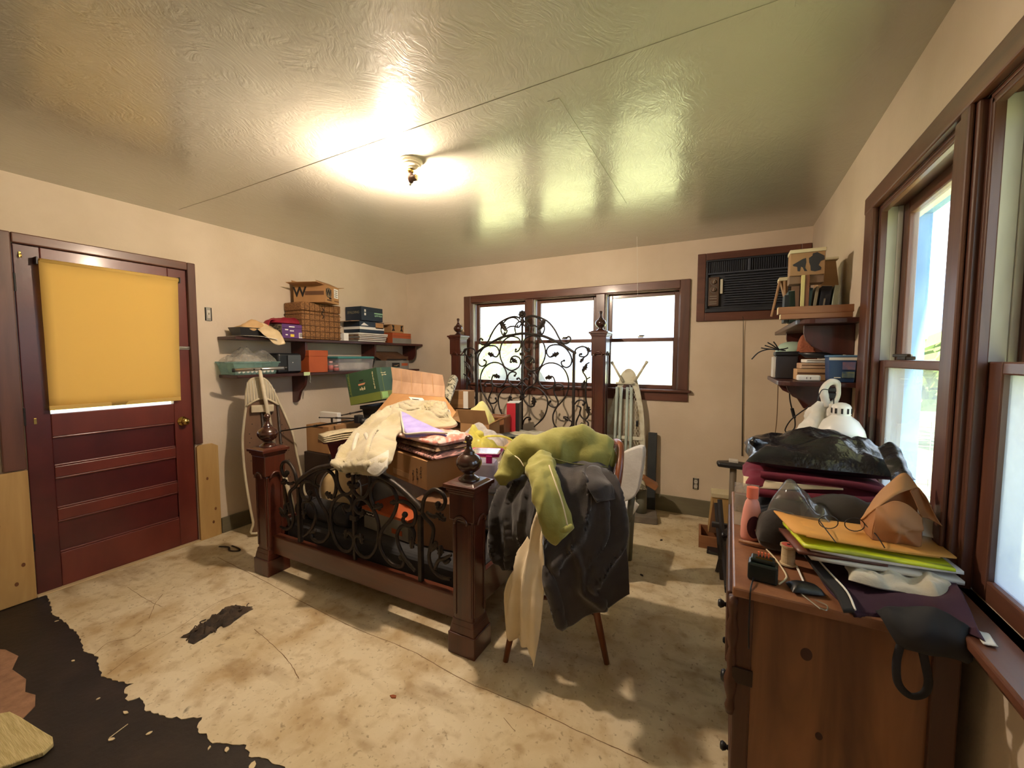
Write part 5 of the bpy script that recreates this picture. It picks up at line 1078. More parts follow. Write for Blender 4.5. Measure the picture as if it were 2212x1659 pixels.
MB().prism([(-0.07, 0.045), (-0.02, 0.040), (0.02, 0.058), (-0.02, 0.048)], 'x', sz[0]/2+0.0012, sz[0]/2+0.002).build('swoosh_print', M_card2, sb)
e = thing('open_shoebox', 'brown shoebox lying open and tilted on the grey shoebox by the corner', 'box', (-3.40, 3.52, ZL+0.105), 0, ry=math.radians(0), rx=0)
b = MB(); b.box((0, 0.0, 0.055), (0.19, 0.34, 0.006), ry=0.42).box((0.085, 0, 0.02), (0.006, 0.34, 0.045), ry=0.42).box((0, -0.168, 0.035), (0.19, 0.006, 0.05), ry=0.42).box((0, 0.168, 0.035), (0.19, 0.006, 0.05), ry=0.42)
b.build('lid', M_carddk, e); MB().box((0, 0, 0.010), (0.17, 0.30, 0.02)).build('tissue', M_ink, e)

# ================================================================== IRONING BOARDS AND CARTONS BY THE LEFT WALL
M_tin = mat('cream_enamelled_steel', (206, 196, 170), 0.45, (184, 172, 144), 9)
M_hard = wood('aged_hardboard', (112, 84, 62), (90, 64, 46), 'z', 0.6, 8)
M_alu = mat('aluminium_tube', (196, 196, 198), 0.28, metal=0.9)
# plane of the left board: width direction u, facing the room along n
U = Vector((0.53, 0.85, 0)).normalized(); N = Vector((0.85, -0.53, 0)).normalized()
OUT = [(-3.196, 1.895, 1.241), (-3.225, 1.849, 1.221), (-3.239, 1.828, 1.141), (-3.243, 1.821, 1.025), (-3.251, 1.807, 0.898), (-3.258, 1.796, 0.772), (-3.258, 1.797, 0.622), (-3.254, 1.803, 0.484), (-3.245, 1.818, 0.297), (-3.233, 1.836, 0.121), (-3.227, 1.847, 0.030),
       (-3.026, 2.169, 0.119), (-3.042, 2.144, 0.299), (-3.053, 2.125, 0.463), (-3.067, 2.103, 0.619), (-3.077, 2.087, 0.764), (-3.099, 2.051, 0.902), (-3.123, 2.014, 1.026), (-3.144, 1.979, 1.134), (-3.168, 1.941, 1.218)]
o_ = Vector((-3.15, 1.97, 0.0))
ib = thing('ironing_board', 'old ironing board with brown underside and aluminium T-bar leaning by the left wall', 'ironing board', o_)
def pln(pts): return [((Vector(p)-o_).dot(U), p[2]) for p in pts]
uv = pln(OUT)
def at_n(u, z, d): return o_ + U*u + Vector((0, 0, z)) + N*d
def plate(name, poly, d0, d1, m, par):
    n_ = len(poly); vs = [at_n(u, z, d0) for u, z in poly]+[at_n(u, z, d1) for u, z in poly]
    fs = [tuple(range(n_)), tuple(range(n_, 2*n_))[::-1]]+[(i, i+n_, (i+1) % n_+n_, (i+1) % n_) for i in range(n_)]
    return MB().add(vs, fs).build(name, m, par, off=o_, weld=True)
den = [(p.x, p.z) for p in spline([(u, 0, z) for u, z in uv], 5, True)]
plate('board', den, -0.012, 0.004, M_hard, ib)
MB().tube([at_n(u, z, 0.004) for u, z in den], 0.009, 8, closed=True).build('edge_rim', M_tin, ib, smooth=True, off=o_)
zs = max(z for u, z in den); zn = 1.055
def half(z):
    us_ = []
    for i in range(len(den)):
        (a, za), (b_, zb) = den[i], den[(i+1) % len(den)]
        if (za-z)*(zb-z) <= 0 and za != zb: us_.append(a+(b_-a)*(z-za)/(zb-za))
    return (min(us_), max(us_)) if us_ else (0, 0)
# ribbed nose plate with an arched lower edge
nose = [(u, z) for u, z in den if z > zn]
a_, b_ = half(zn); nose = sorted([q for q in nose if q[0] < (a_+b_)/2-0.005], key=lambda q: q[1]) + sorted([q for q in nose if q[0] >= (a_+b_)/2-0.005], key=lambda q: -q[1])
arch = [(b_-(b_-a_)*k/10, zn-0.03+0.055*math.sin(PI*k/10)) for k in range(11)]
plate('nose_plate', [(q[0]*0.96+0.04*(a_+b_)/2, q[1]-0.006) for q in nose]+arch, 0.004, 0.012, M_tin, ib)
for k in range(11):
    u = a_+(b_-a_)*(k+0.7)/12.0; top = max([z for (q, z) in den if abs(q-u) < 0.03] or [zn])
    if top-0.02 > zn+0.02: MB().tube([at_n(u, zn-0.03+0.055*math.sin(PI*(u-a_)/(b_-a_))+0.01, 0.013), at_n(u, top-0.02, 0.013)], 0.0025, 5).build('nose_rib', M_fleecew, ib, smooth=True, off=o_)
MB().tube([at_n(u, z, 0.012) for u, z in arch], 0.007, 8).build('arch_rim', M_tin, ib, smooth=True, off=o_)
for s_ in (-0.055, 0.055):
    c_ = 0.0; MB().tube([at_n(c_+s_-0.02, 1.02, 0.012), at_n(c_+s_+0.02, 0.1, 0.012)], 0.008, 8).build('under_rail', mat('dark_rail', (50, 40, 34), 0.5), ib, smooth=True, off=o_)
mid = (a_+b_)/2
MB().box(at_n(mid, 1.005, 0.022), (0.15, 0.03, 0.055), rz=math.atan2(U.y, U.x)).build('pivot_bracket', M_tin, ib, bevel=0.006, off=o_)
random.seed(3)
for k in range(26):
    z = 0.30+0.6*((k*0.618) % 1); a2, b2 = half(z); s_ = -1 if k % 2 else 1; u = (a2+b2)/2+s_*random.uniform(0.09, 0.14)
    MB().lathe([(0.0001, 0.0), (0.004, 0.0)], (0, 0, 0), 8).add([], []).build('vent_hole', M_ink, ib, off=None).matrix_local = Matrix.Translation(at_n(u, z, 0.0050)-o_) @ N.to_track_quat('Z', 'Y').to_matrix().to_4x4()
p0, p1, p2, p3 = Vector((-3.216, 1.737, 1.302)), Vector((-3.046, 2.011, 1.315)), Vector((-3.133, 1.871, 1.303)), Vector((-3.112, 1.947, 0.715))
tb_ = MB().tube([p0, p1], 0.013, 12).build('foot_bar', M_alu, ib, smooth=True, off=o_)
for q in (p0, p1): MB().tube([q, q+(q-p2).normalized()*0.016], 0.0145, 12).build('rubber_cap', M_black, tb_, off=o_)
for f in (0.38, 0.52): MB().ball(p0.lerp(p1, f)+N*0.012, 0.006, 8, 6).build('rivet_hole', M_ink, tb_, off=o_)
MB().tube([p2, p3], [0.012, 0.016], 12).build('leg_post', M_tin, ib, smooth=True, off=o_)
q0, q1 = Vector((-3.076, 1.988, 0.517)), Vector((-3.039, 2.048, 0.169)); MB().tube([q0, q1], 0.016, 12).build('leg_post', M_tin, ib, smooth=True, off=o_)
for s_ in (a_, b_): MB().tube([at_n(s_*0.5, 0.02, 0.01), at_n(s_*0.5, 0.10, 0.01)], 0.012, 8).build('tail_bar', M_tin, ib, off=o_)
# cartons stacked beside the bed
carton('footlocker', 'dark trunk under the tan carton between the bed and the left wall', 'trunk', (-3.02, 2.44, 0.003), (0.30, 0.40, 0.60), math.radians(0), mat('dark_brown_board', (54, 40, 32), 0.6, (44, 32, 26), 6))
sz = (0.28, 0.36, 0.225)
tc_ = carton('cardboard_box', 'tan carton with a hand slot on the dark trunk by the left wall', 'box', (-3.02, 2.44, 0.606), sz, 0, M_card)
patch('hand_slot', tc_, '-y', sz, 0.05, -0.015, 0.09, 0.026, M_carddk); patch('hand_slot', tc_, '+x', sz, 0.0, -0.015, 0.09, 0.026, M_carddk); patch('print', tc_, '-y', sz, 0.0, 0.10, 0.14, 0.012, M_carddk)
e = thing('white_packing_box', 'white foam packing piece standing on the tan carton by the left wall', 'packaging', (-3.02, 2.40, 0.833), 0)
MB().bx(-0.12, 0.10, -0.02, 0.02, 0, 0.095).build('panel', M_label, e, bevel=0.004); MB().bx(0.02, 0.045, -0.0215, -0.0203, 0.01, 0.05).build('slot', M_ink, e)
# --- right ironing board, white perforated steel
o_ = Vector((-0.82, 3.86, 0.0)); U = Vector((1, 0, 0)); N = Vector((0, -1, 0))
ir = thing('ironing_board', 'white steel-mesh ironing board leaning against the back wall under the window', 'ironing board', o_)
OUTR = [(-0.815, 3.860, 1.301), (-0.863, 3.860, 1.275), (-0.896, 3.860, 1.218), (-0.932, 3.860, 1.087), (-0.973, 3.860, 0.950), (-1.023, 3.860, 0.802), (-1.047, 3.860, 0.640), (-1.045, 3.860, 0.461), (-1.027, 3.860, 0.216), (-0.979, 3.860, 0.015), (-0.687, 3.860, 0.038), (-0.663, 3.860, 0.246), (-0.656, 3.860, 0.505), (-0.664, 3.860, 0.675), (-0.677, 3.860, 0.887), (-0.704, 3.860, 1.046), (-0.740, 3.860, 1.192), (-0.767, 3.860, 1.268)]
uv = pln(OUTR); uv = [(u, max(z, 0.012)) for u, z in uv]
den = [(p.x, p.z) for p in spline([(u, 0, z) for u, z in uv], 5, True)]
n_ = len(den); mid = sum(u for u, z in den)/n_; zmin = min(z for u, z in den)
inn = [(mid+(u-mid)*0.80, zmin+0.06+(z-zmin)*0.86) for u, z in den]
b = MB()
for d in (0.0, 0.012): b.v += [tuple(at_n(u, z, d)) for u, z in den]+[tuple(at_n(u, z, d)) for u, z in inn]
for i in range(n_):
    j = (i+1) % n_; b.f += [(i, j, n_+j, n_+i), (2*n_+i, 3*n_+i, 3*n_+j, 2*n_+j), (i, 2*n_+i, 2*n_+j, j), (n_+i, n_+j, 3*n_+j, 3*n_+i)]
M_enam = mat('worn_white_enamel', (214, 212, 190), 0.45, (176, 168, 138), 14, lo=0.5, hi=0.75)
M_mint = mat('pale_green_tube', (186, 200, 190), 0.4, (170, 184, 174), 8)
b.build('frame_plate', M_enam, ir, off=o_, weld=True)
def inside(u, z):
    c = False; m_ = len(inn)
    for i in range(m_):
        (a, za), (b2, zb) = inn[i], inn[i-1]
        if (za > z) != (zb > z) and u < (b2-a)*(z-za)/(zb-za)+a: c = not c
    return c
b = MB(); st = 0.026
for s_ in (-1, 1):
    for k in range(-40, 70):
        run = None
        for q in range(0, 240):
            z = zmin+q*0.0055; u = mid-0.3+k*st+s_*(z-zmin)*0.55; ok = inside(u, z) and abs(u-mid) > 0.03
            if ok and run is None: run = (u, z)
            if (not ok or q == 239) and run is not None:
                if abs(z-run[1]) > 0.01:
                    A, B = at_n(run[0], run[1], 0.006), at_n(u, z, 0.006); d = Vector((0.0022, 0, 0)); b.add([A-d, A+d, B+d, B-d], [(0, 1, 2, 3)])
                run = None
mp_ = b.build('wire_mesh', M_enam, ir, off=o_, solid=0.003); mp_['kind'] = 'stuff'
plate('nose_plate', [(u, z) for u, z in den if z > 1.16], 0.010, 0.016, M_enam, ir)
for z in (0.66, 0.30): MB().box(at_n(mid, z, 0.012), (0.33, 0.012, 0.03)).build('cross_bar', M_enam, ir, bevel=0.003, off=o_)
for x0_, x1_ in ((-0.075, -0.10), (-0.035, -0.055), (0.02, 0.012), (0.055, 0.06)):
    MB().tube([at_n(mid+x0_, 1.13, 0.03), at_n(mid+x1_, 0.10, 0.03)], 0.013, 10).build('leg_tube', M_mint, ir, smooth=True, off=o_)
for A, B in (((-0.965, 3.800, 1.364), (-0.860, 3.820, 1.174)), ((-0.647, 3.800, 1.370), (-0.757, 3.820, 1.185))):
    t_ = MB().tube([Vector(A), Vector(B)], 0.011, 10).build('foot_tube', M_enam, ir, smooth=True, off=o_); MB().tube([Vector(A), Vector(A).lerp(Vector(B), 0.12)], 0.014, 10).build('foot_cap', M_enam, t_, off=o_)
MB().tube([at_n(mid-0.085, 1.165, 0.03), at_n(mid+0.075, 1.165, 0.03)], 0.010, 10).build('foot_tube', M_enam, ir, smooth=True, off=o_)
MB().box(at_n(mid+0.11, 0.80, 0.016), (0.02, 0.014, 0.055)).build('release_lever', M_black, ir, bevel=0.004, off=o_)
e = thing('dark_plank', 'dark plank leaning on the back wall beside the mesh ironing board', 'plank', (-0.60, 3.88, 0.003))
MB().box((0, 0, 0.36), (0.075, 0.03, 0.715), rx=-0.03).build('plank', mat('charcoal_board', (52, 56, 58), 0.7, (40, 44, 46), 6), e, bevel=0.003)

# ================================================================== CHAIRS AND CLOTHES BY THE BED
M_chair = wood('honey_chair_wood', (136, 76, 42), (108, 56, 30), 'z', 0.35, 12, coat=0.3)
F = Vector((-0.897, -0.441, 0)); Sd = Vector((-0.441, 0.897, 0)); cc = Vector((-0.745, 1.865, 0))
ch = thing('wooden_chair', 'wooden hoop-back chair beside the bed, buried under coats and blankets', 'chair', cc)
def cp(f, s, z): return cc + F*f + Sd*s + Vector((0, 0, z))
poly = [cp(0.21*math.cos(a)*(1.0 if math.cos(a) > 0 else 0.95), 0.205*math.sin(a), 0) for a in [2*PI*k/20 for k in range(20)]]
MB().prism([(p.x, p.y) for p in poly], 'z', 0.415, 0.45).build('seat', M_chair, ch, bevel=0.01, off=cc)
for f, s in ((1, -1), (1, 1), (-1, -1), (-1, 1)):
    MB().tube([cp(f*0.232, s*0.187, 0.004), cp(f*0.20, s*0.165, 0.16), cp(f*0.15, s*0.13, 0.42)], [0.0125, 0.0165, 0.018], 12).build('leg', M_chair, ch, smooth=True, off=cc)
MB().tube([cp(-0.19, 0, 0.20), cp(0.19, 0, 0.20)], 0.011, 8).build('stretcher', M_chair, ch, smooth=True, off=cc)
hp = spline([cp(-0.18, -0.15, 0.44), cp(-0.225, -0.165, 0.62), cp(-0.275, -0.15, 0.84), cp(-0.305, -0.06, 0.965), cp(-0.31, 0.02, 0.985), cp(-0.305, 0.10, 0.955), cp(-0.275, 0.17, 0.84), cp(-0.225, 0.18, 0.62), cp(-0.18, 0.15, 0.44)], 6)
MB().tube(hp, 0.017, 10).build('back_hoop', M_chair, ch, smooth=True, off=cc)
for s in (-0.09, -0.03, 0.03, 0.09): MB().tube([cp(-0.17, s*0.9, 0.44), cp(-0.30, s*1.1, 0.95-abs(s)*0.5)], 0.008, 8).build('spindle', M_chair, ch, smooth=True, off=cc)
# cream upholstered chair behind it
M_cushion = mat('off_white_upholstery', (216, 212, 204), 0.9, (198, 192, 182), 7, bump=0.2, bscale=60, sheen=0.3)
M_greyleg = mat('grey_green_metal', (116, 118, 104), 0.5, (100, 100, 88), 6)
c2 = Vector((-0.52, 2.56, 0))
uc = thing('upholstered_chair', 'chair with off-white padded back and grey legs behind the wooden chair', 'chair', c2)
pl_ = [(-0.558, 2.500, 0.825), (-0.479, 2.500, 0.870), (-0.442, 2.500, 0.877), (-0.428, 2.500, 0.851), (-0.432, 2.500, 0.792), (-0.443, 2.500, 0.693), (-0.460, 2.500, 0.606), (-0.495, 2.500, 0.558), (-0.566, 2.500, 0.520), (-0.606, 2.500, 0.525), (-0.619, 2.500, 0.639), (-0.599, 2.500, 0.758)]
MB().prism([(p[0], p[2]) for p in spline(pl_, 4, True)], 'y', 2.47, 2.545).build('backrest', M_cushion, uc, bevel=0.022, bseg=3, off=c2)
slab(0.40, 0.42, 0.09, 5, 16, 0.006, 7, 1).build('seat', M_cushion, uc, smooth=True).location = (-0.20, 0.10, 0.36)
for x, y in ((-0.03, -0.02), (-0.34, -0.04), (-0.06, 0.28), (-0.34, 0.28)):
    MB().tube([(c2.x+x, c2.y+y, 0.004), (c2.x+x*0.85, c2.y+y*0.9+0.01, 0.42)], [0.024, 0.034], 10).build('leg', M_greyleg, uc, smooth=True, off=c2)
MB().tube([(c2.x+0.0, c2.y-0.03, 0.40), (c2.x+0.02, c2.y-0.045, 0.56)], 0.02, 8).build('back_post', M_greyleg, uc, smooth=True, off=c2)
# small stand by the wall
e = thing('metal_stand', 'small grey metal stand on the floor in front of the dark plank', 'stand', (-0.64, 3.62, 0.003), 0.2)
MB().box((0, 0, 0.03), (0.26, 0.20, 0.06)).build('base', mat('grey_stone_base', (120, 112, 100), 0.8, (98, 90, 80), 9), e, bevel=0.006)
MB().tube([(0, 0, 0.06), (0.0, 0.02, 0.30)], 0.045, 12).build('pedestal', M_greyleg, e, smooth=True)
MB().box((0.06, 0, 0.33), (0.14, 0.10, 0.05), ry=0.5).build('tilted_block', M_light, e, bevel=0.004)
slab(0.20, 0.16, 0.12, 2.2, 14, 0.04, 14, 2).build('rag', M_wp, e, smooth=True).location = (-0.06, -0.04, 0.26)

# clothes
M_char = mat('charcoal_fleece', (58, 51, 47), 0.95, (46, 41, 39), 8, bump=0.3, bscale=110, sheen=0.35, dist=0.003)
M_coat = mat('dark_grey_wool', (50, 45, 43), 0.95, (38, 35, 34), 9, bump=0.3, bscale=90, sheen=0.3, dist=0.003)
M_creamc = mat('cream_cotton', (226, 212, 184), 0.9, (214, 198, 166), 8, bump=0.15, bscale=140, dist=0.002)
M_oliv = mat('olive_quilted_cotton', (156, 152, 76), 0.75, (136, 134, 62), 6, bump=0.55, bscale=34, sheen=0.2, dist=0.006)
rows = [[(-0.954, 2.120, 0.774), (-0.849, 2.140, 0.809), (-0.744, 2.150, 0.820), (-0.623, 2.140, 0.824), (-0.531, 2.120, 0.816)],
        [(-0.890, 1.920, 0.854), (-0.775, 1.920, 0.904), (-0.668, 1.930, 0.914), (-0.566, 1.940, 0.912), (-0.487, 1.960, 0.887)],
        [(-0.755, 1.690, 0.805), (-0.663, 1.700, 0.844), (-0.576, 1.730, 0.861), (-0.494, 1.770, 0.862), (-0.437, 1.830, 0.846)],
        [(-0.701, 1.620, 0.679), (-0.627, 1.650, 0.693), (-0.547, 1.680, 0.708), (-0.467, 1.720, 0.729), (-0.402, 1.780, 0.741)],
        [(-0.689, 1.600, 0.545), (-0.611, 1.630, 0.550), (-0.524, 1.660, 0.578), (-0.444, 1.700, 0.599), (-0.376, 1.760, 0.620)],
        [(-0.675, 1.585, 0.422), (-0.588, 1.610, 0.422), (-0.500, 1.640, 0.451), (-0.423, 1.680, 0.492), (-0.354, 1.740, 0.517)],
        [(-0.642, 1.580, 0.341), (-0.599, 1.600, 0.257), (-0.499, 1.630, 0.311), (-0.408, 1.670, 0.364), (-0.341, 1.720, 0.405)]]
e = thing('fleece_throw', 'charcoal fleece throw hanging over the side of the wooden chair', 'blanket', rows[3][2])
TC_ = [([(-0.554, 1.740, 0.884), (-0.511, 1.700, 0.799), (-0.516, 1.680, 0.713), (-0.565, 1.645, 0.595), (-0.628, 1.620, 0.520)], 0.026, 0.042), ([(-0.459, 1.820, 0.866), (-0.408, 1.770, 0.743), (-0.386, 1.750, 0.632), (-0.423, 1.700, 0.533), (-0.483, 1.650, 0.447)], 0.026, 0.042),
       ([(-0.565, 1.645, 0.595), (-0.527, 1.645, 0.513), (-0.514, 1.635, 0.419), (-0.442, 1.650, 0.381)], 0.018, 0.028), ([(-0.667, 1.710, 0.834), (-0.670, 1.650, 0.737), (-0.679, 1.610, 0.605)], 0.02, 0.03), ([(-0.480, 1.760, 0.817), (-0.447, 1.720, 0.712), (-0.460, 1.700, 0.616), (-0.507, 1.660, 0.531)], 0.016, 0.022), ([(-0.673, 1.600, 0.487), (-0.628, 1.595, 0.399), (-0.599, 1.600, 0.271)], 0.018, 0.02)]
cloth('folds', rows, M_char, e, 22, 14, 0.016, (9, 9, 4.0), 4.0, 0.012, 0.004, 26, off=rows[3][2], ridge=-0.014, creases=TC_)
rows2 = [[(-0.574, 1.800, 0.881), (-0.530, 1.820, 0.899), (-0.476, 1.860, 0.879)], [(-0.522, 1.680, 0.854), (-0.480, 1.700, 0.862), (-0.438, 1.770, 0.841)], [(-0.473, 1.665, 0.796), (-0.450, 1.690, 0.798), (-0.417, 1.755, 0.791)]]
cloth('turned_collar', rows2, M_char, e, 6, 6, 0.02, 14, 1.0, 0.012, off=rows[3][2])
rows = [[(-1.146, 2.020, 0.666), (-1.034, 2.000, 0.727), (-0.904, 1.980, 0.801)], [(-1.066, 1.860, 0.668), (-0.941, 1.800, 0.753), (-0.813, 1.780, 0.828)], [(-1.054, 1.800, 0.583), (-0.914, 1.710, 0.674), (-0.760, 1.690, 0.762)], [(-1.062, 1.790, 0.475), (-0.903, 1.680, 0.569), (-0.759, 1.650, 0.636)], [(-1.065, 1.790, 0.376), (-0.918, 1.690, 0.449), (-0.786, 1.660, 0.518)], [(-1.010, 1.780, 0.339), (-0.924, 1.710, 0.369), (-0.843, 1.680, 0.426)]]
e = thing('dark_coat', 'dark grey wool coat heaped between the bed and the charcoal throw', 'coat', rows[2][1])
CC_ = [([(-0.983, 1.800, 0.728), (-0.993, 1.760, 0.620), (-0.987, 1.740, 0.498), (-0.957, 1.720, 0.419)], 0.022, 0.045), ([(-0.895, 1.780, 0.759), (-0.896, 1.700, 0.658), (-0.868, 1.680, 0.547), (-0.890, 1.690, 0.426)], 0.02, 0.04), ([(-0.816, 1.760, 0.788), (-0.811, 1.690, 0.699), (-0.820, 1.670, 0.595), (-0.805, 1.660, 0.514)], 0.018, 0.032)]
cloth('folds', rows, M_coat, e, 22, 12, 0.016, (13, 13, 4), 9.0, 0.012, 0.004, 26, off=rows[2][1], ridge=-0.012, creases=CC_)
rows = [[(-0.773, 1.670, 0.744), (-0.744, 1.665, 0.755), (-0.710, 1.660, 0.747)], [(-0.795, 1.630, 0.583), (-0.738, 1.605, 0.605), (-0.685, 1.600, 0.612)], [(-0.863, 1.615, 0.416), (-0.770, 1.580, 0.452), (-0.675, 1.575, 0.468)], [(-0.874, 1.600, 0.274), (-0.776, 1.565, 0.300), (-0.676, 1.560, 0.322)], [(-0.861, 1.590, 0.171), (-0.757, 1.555, 0.158), (-0.686, 1.560, 0.212)], [(-0.835, 1.590, 0.132), (-0.737, 1.555, 0.144), (-0.703, 1.555, 0.084)]]
e = thing('cream_cloth', 'cream cotton cloth hanging to a point in front of the wooden chair', 'cloth', rows[3][1])
cloth('folds', rows, M_creamc, e, 12, 10, 0.018, (22, 22, 1.8), 2.5, 0.004, 0.002, 40, off=rows[3][1], ridge=-0.028)
# olive jacket: body, hanging sleeve, cuff end, hem band
oj = Vector((-0.710, 1.880, 0.959))
e = thing('quilted_jacket', 'olive green quilted jacket thrown over the pile on the wooden chair, one sleeve hanging', 'jacket', oj)
puffy([(-1.005, 1.840, 0.805), (-0.936, 1.840, 0.879), (-0.828, 1.850, 0.924), (-0.710, 1.880, 0.943), (-0.593, 1.900, 0.949), (-0.493, 1.930, 0.923)], [0.030, 0.055, 0.066, 0.072, 0.074, 0.056], 1.5, 36, 0.016, 9.0, 3.0, 12, 0.004, 40, 0.026).build('body', M_oliv, e, smooth=True, off=oj)
puffy([(-0.911, 1.790, 0.897), (-0.941, 1.760, 0.857), (-0.958, 1.740, 0.813), (-0.966, 1.740, 0.775)], [0.055, 0.048, 0.036, 0.018], 1.2, 24, 0.010, 12, 5.0, 9, 0.003, 40, 0.02).build('sleeve', M_oliv, e, smooth=True, off=oj)
puffy([(-0.764, 1.760, 0.946), (-0.729, 1.660, 0.908), (-0.670, 1.585, 0.848), (-0.623, 1.555, 0.767), (-0.590, 1.545, 0.689), (-0.578, 1.545, 0.672)], [0.045, 0.058, 0.062, 0.062, 0.056, 0.046], 0.62, 32, 0.012, (18, 18, 4), 7.0, 12, 0.003, 40, 0.024).build('sleeve', M_oliv, e, smooth=True, off=oj)
puffy([(-0.605, 1.520, 0.696), (-0.561, 1.530, 0.712), (-0.541, 1.550, 0.724)], [0.010, 0.014, 0.010], 1.0, 10, 0.002, 14, 1.0, 4).build('cuff', M_oliv, e, smooth=True, off=oj)
MB().tube(spline([(-0.670, 1.615, 0.940), (-0.616, 1.545, 0.896), (-0.568, 1.505, 0.830), (-0.541, 1.495, 0.746)], 6), 0.0028, 6).build('piping', M_creamc, e, smooth=True, off=oj)
MB().tube(spline([(-0.734, 1.790, 0.929), (-0.645, 1.800, 0.911), (-0.541, 1.820, 0.907), (-0.477, 1.860, 0.897)], 6), 0.003, 6).build('seam', mat('olive_seam', (84, 82, 36), 0.8), e, smooth=True, off=oj)
MB().tube(spline([(-0.921, 1.780, 0.917), (-0.878, 1.745, 0.913), (-0.846, 1.730, 0.885)], 5), 0.0028, 6).build('piping', M_creamc, e, smooth=True, off=oj)
puffy([(-0.495, 1.950, 0.972), (-0.480, 1.930, 0.924), (-0.479, 1.910, 0.880)], [0.014, 0.022, 0.014], 1.0, 10, 0.003, 14, 1.0, 4).build('hem_band', M_oliv, e, smooth=True, off=oj)
e = thing('blue_shirt', 'pale blue crumpled shirt behind the olive jacket at the mattress edge', 'shirt', (-1.14, 2.92, 0.705), 0.5)
slab(0.34, 0.20, 0.10, 2.6, 20, 0.04, 11, 6.0, 0.2, 0.012, 28).build('folds', mat('pale_blue_cotton', (150, 160, 186), 0.85, (96, 106, 134), 9), e, smooth=True)

# ================================================================== DRESSER AND THE PILE ON IT
M_dr = wood('knotty_pine_panel', (142, 96, 62), (92, 56, 36), 'z', 0.45, 9, 0.1, coat=0.15)
M_drtop = mat('worn_dresser_top', (152, 104, 74), 0.4, (120, 78, 54), 9, bump=0.1, bscale=40, coat=0.15)
M_drdark = wood('dark_pine', (84, 50, 32), (60, 34, 22), 'z', 0.45, 8)
do = (0.265, 1.70, 0.003)
dr = thing('dresser', 'knotty brown pine dresser with black knobs standing under the right windows', 'dresser', do)
def dp(name, q, m, par=dr, bev=0.004): return MB().bx(*q).build(name, m, par, bevel=bev, off=do)
dp('end_panel', (0.052, 0.442, 1.268, 1.288, 0.003, 0.752), M_dr); dp('end_panel', (0.052, 0.442, 2.112, 2.13, 0.003, 0.752), M_dr)
dp('corner_post', (0.036, 0.078, 1.262, 1.288, 0.003, 0.752), M_drdark, bev=0.006); dp('corner_post', (0.036, 0.078, 2.112, 2.138, 0.003, 0.752), M_drdark, bev=0.006)
dp('rear_post', (0.436, 0.484, 1.256, 1.292, 0.003, 0.752), M_drdark, bev=0.004)
dp('back_panel', (0.442, 0.452, 1.288, 2.112, 0.003, 0.752), M_drdark)
dp('top', (0.026, 0.452, 1.240, 2.155, 0.752, 0.780), M_drtop, bev=0.006)
for k, (z0, z1) in enumerate(((0.05, 0.27), (0.29, 0.50), (0.52, 0.735))):
    d = dp('drawer', (0.036 if k != 2 else 0.014, 0.062, 1.30, 2.10, z0, z1), M_drdark, bev=0.006)
    for y in (1.42, 1.98): MB().lathe([(0.0001, -0.024), (0.010, -0.023), (0.014, -0.016), (0.010, -0.008), (0.006, -0.004), (0.008, 0.0)] if (k, y) != (1, 1.42) else [(0.0001, -0.030), (0.014, -0.028), (0.019, -0.020), (0.014, -0.010), (0.008, -0.005), (0.011, 0.0)], (0.034 if k != 2 else 0.014, y, (z0+z1)/2), 14, axis='x').build('knob', M_black, d, smooth=True, off=do)
sp_ = MB().lathe([(0.010, 0.40), (0.014, 0.42), (0.008, 0.44), (0.016, 0.47), (0.018, 0.50), (0.010, 0.53), (0.014, 0.56), (0.008, 0.59), (0.015, 0.62), (0.017, 0.65), (0.009, 0.68), (0.013, 0.71), (0.013, 0.74)], (0.030, 1.268, 0), 12).build('turned_spindle', M_drdark, dr, smooth=True, off=do)
dp('corner_strap', (0.032, 0.082, 1.255, 1.263, 0.50, 0.545), mat('dark_iron_strap', (58, 44, 36), 0.5, metal=0.4), bev=0.002)
for (x, z, r) in ((0.20, 0.63, 0.013), (0.235, 0.42, 0.008), (0.33, 0.30, 0.009)):
    MB().lathe([(0.0001, -0.0006), (r, -0.0004), (r*1.02, 0.002)], (x, 1.2678, z), 18, axis='y', sx=1.3).build('knot', mat('pine_knot_dark', (58, 28, 22), 0.5), dr, off=do)
ZT = 0.7805
# ---- small things on the clear corner
e = thing('lotion_bottle', 'pink plastic bottle with an orange cap and dark oval label on the dresser', 'bottle', (0.082, 1.60, ZT), 0.3)
MB().lathe([(0.0001, 0.0), (0.030, 0.001), (0.033, 0.012), (0.032, 0.06), (0.027, 0.105), (0.021, 0.132), (0.016, 0.140), (0.016, 0.146)], (0, 0, 0), 22, sy=0.72).build('body', mat('pink_plastic', (232, 160, 148), 0.4), e, smooth=True)
MB().lathe([(0.018, 0.145), (0.018, 0.182), (0.0001, 0.183)], (0, 0, 0), 18, sy=0.85).build('cap', mat('salmon_cap', (232, 124, 98), 0.4), e)
lbm = MB(); pts = [(0.021*math.cos(2*PI*k/24), 0.052+0.038*math.sin(2*PI*k/24)) for k in range(24)]
lbm.add([(x, -0.0245*math.sqrt(max(0.0, 1-(x/0.036)**2))-0.001, z) for x, z in pts], [tuple(range(24))]).build('oval_label', mat('maroon_label', (72, 24, 40), 0.5), e, solid=0.0008)
e = thing('thread_spool', 'thread spool with a red paper end standing on the dresser', 'thread spool', (0.172, 1.445, ZT+0.004))
MB().lathe([(0.0001, 0), (0.021, 0), (0.021, 0.004), (0.018, 0.006), (0.0175, 0.05), (0.018, 0.052), (0.0215, 0.055), (0.0215, 0.060), (0.0001, 0.060)], (0, 0, 0), 24).build('reel', mat('cream_thread', (204, 184, 148), 0.8, (188, 166, 130), 40, (1, 1, 12)), e)
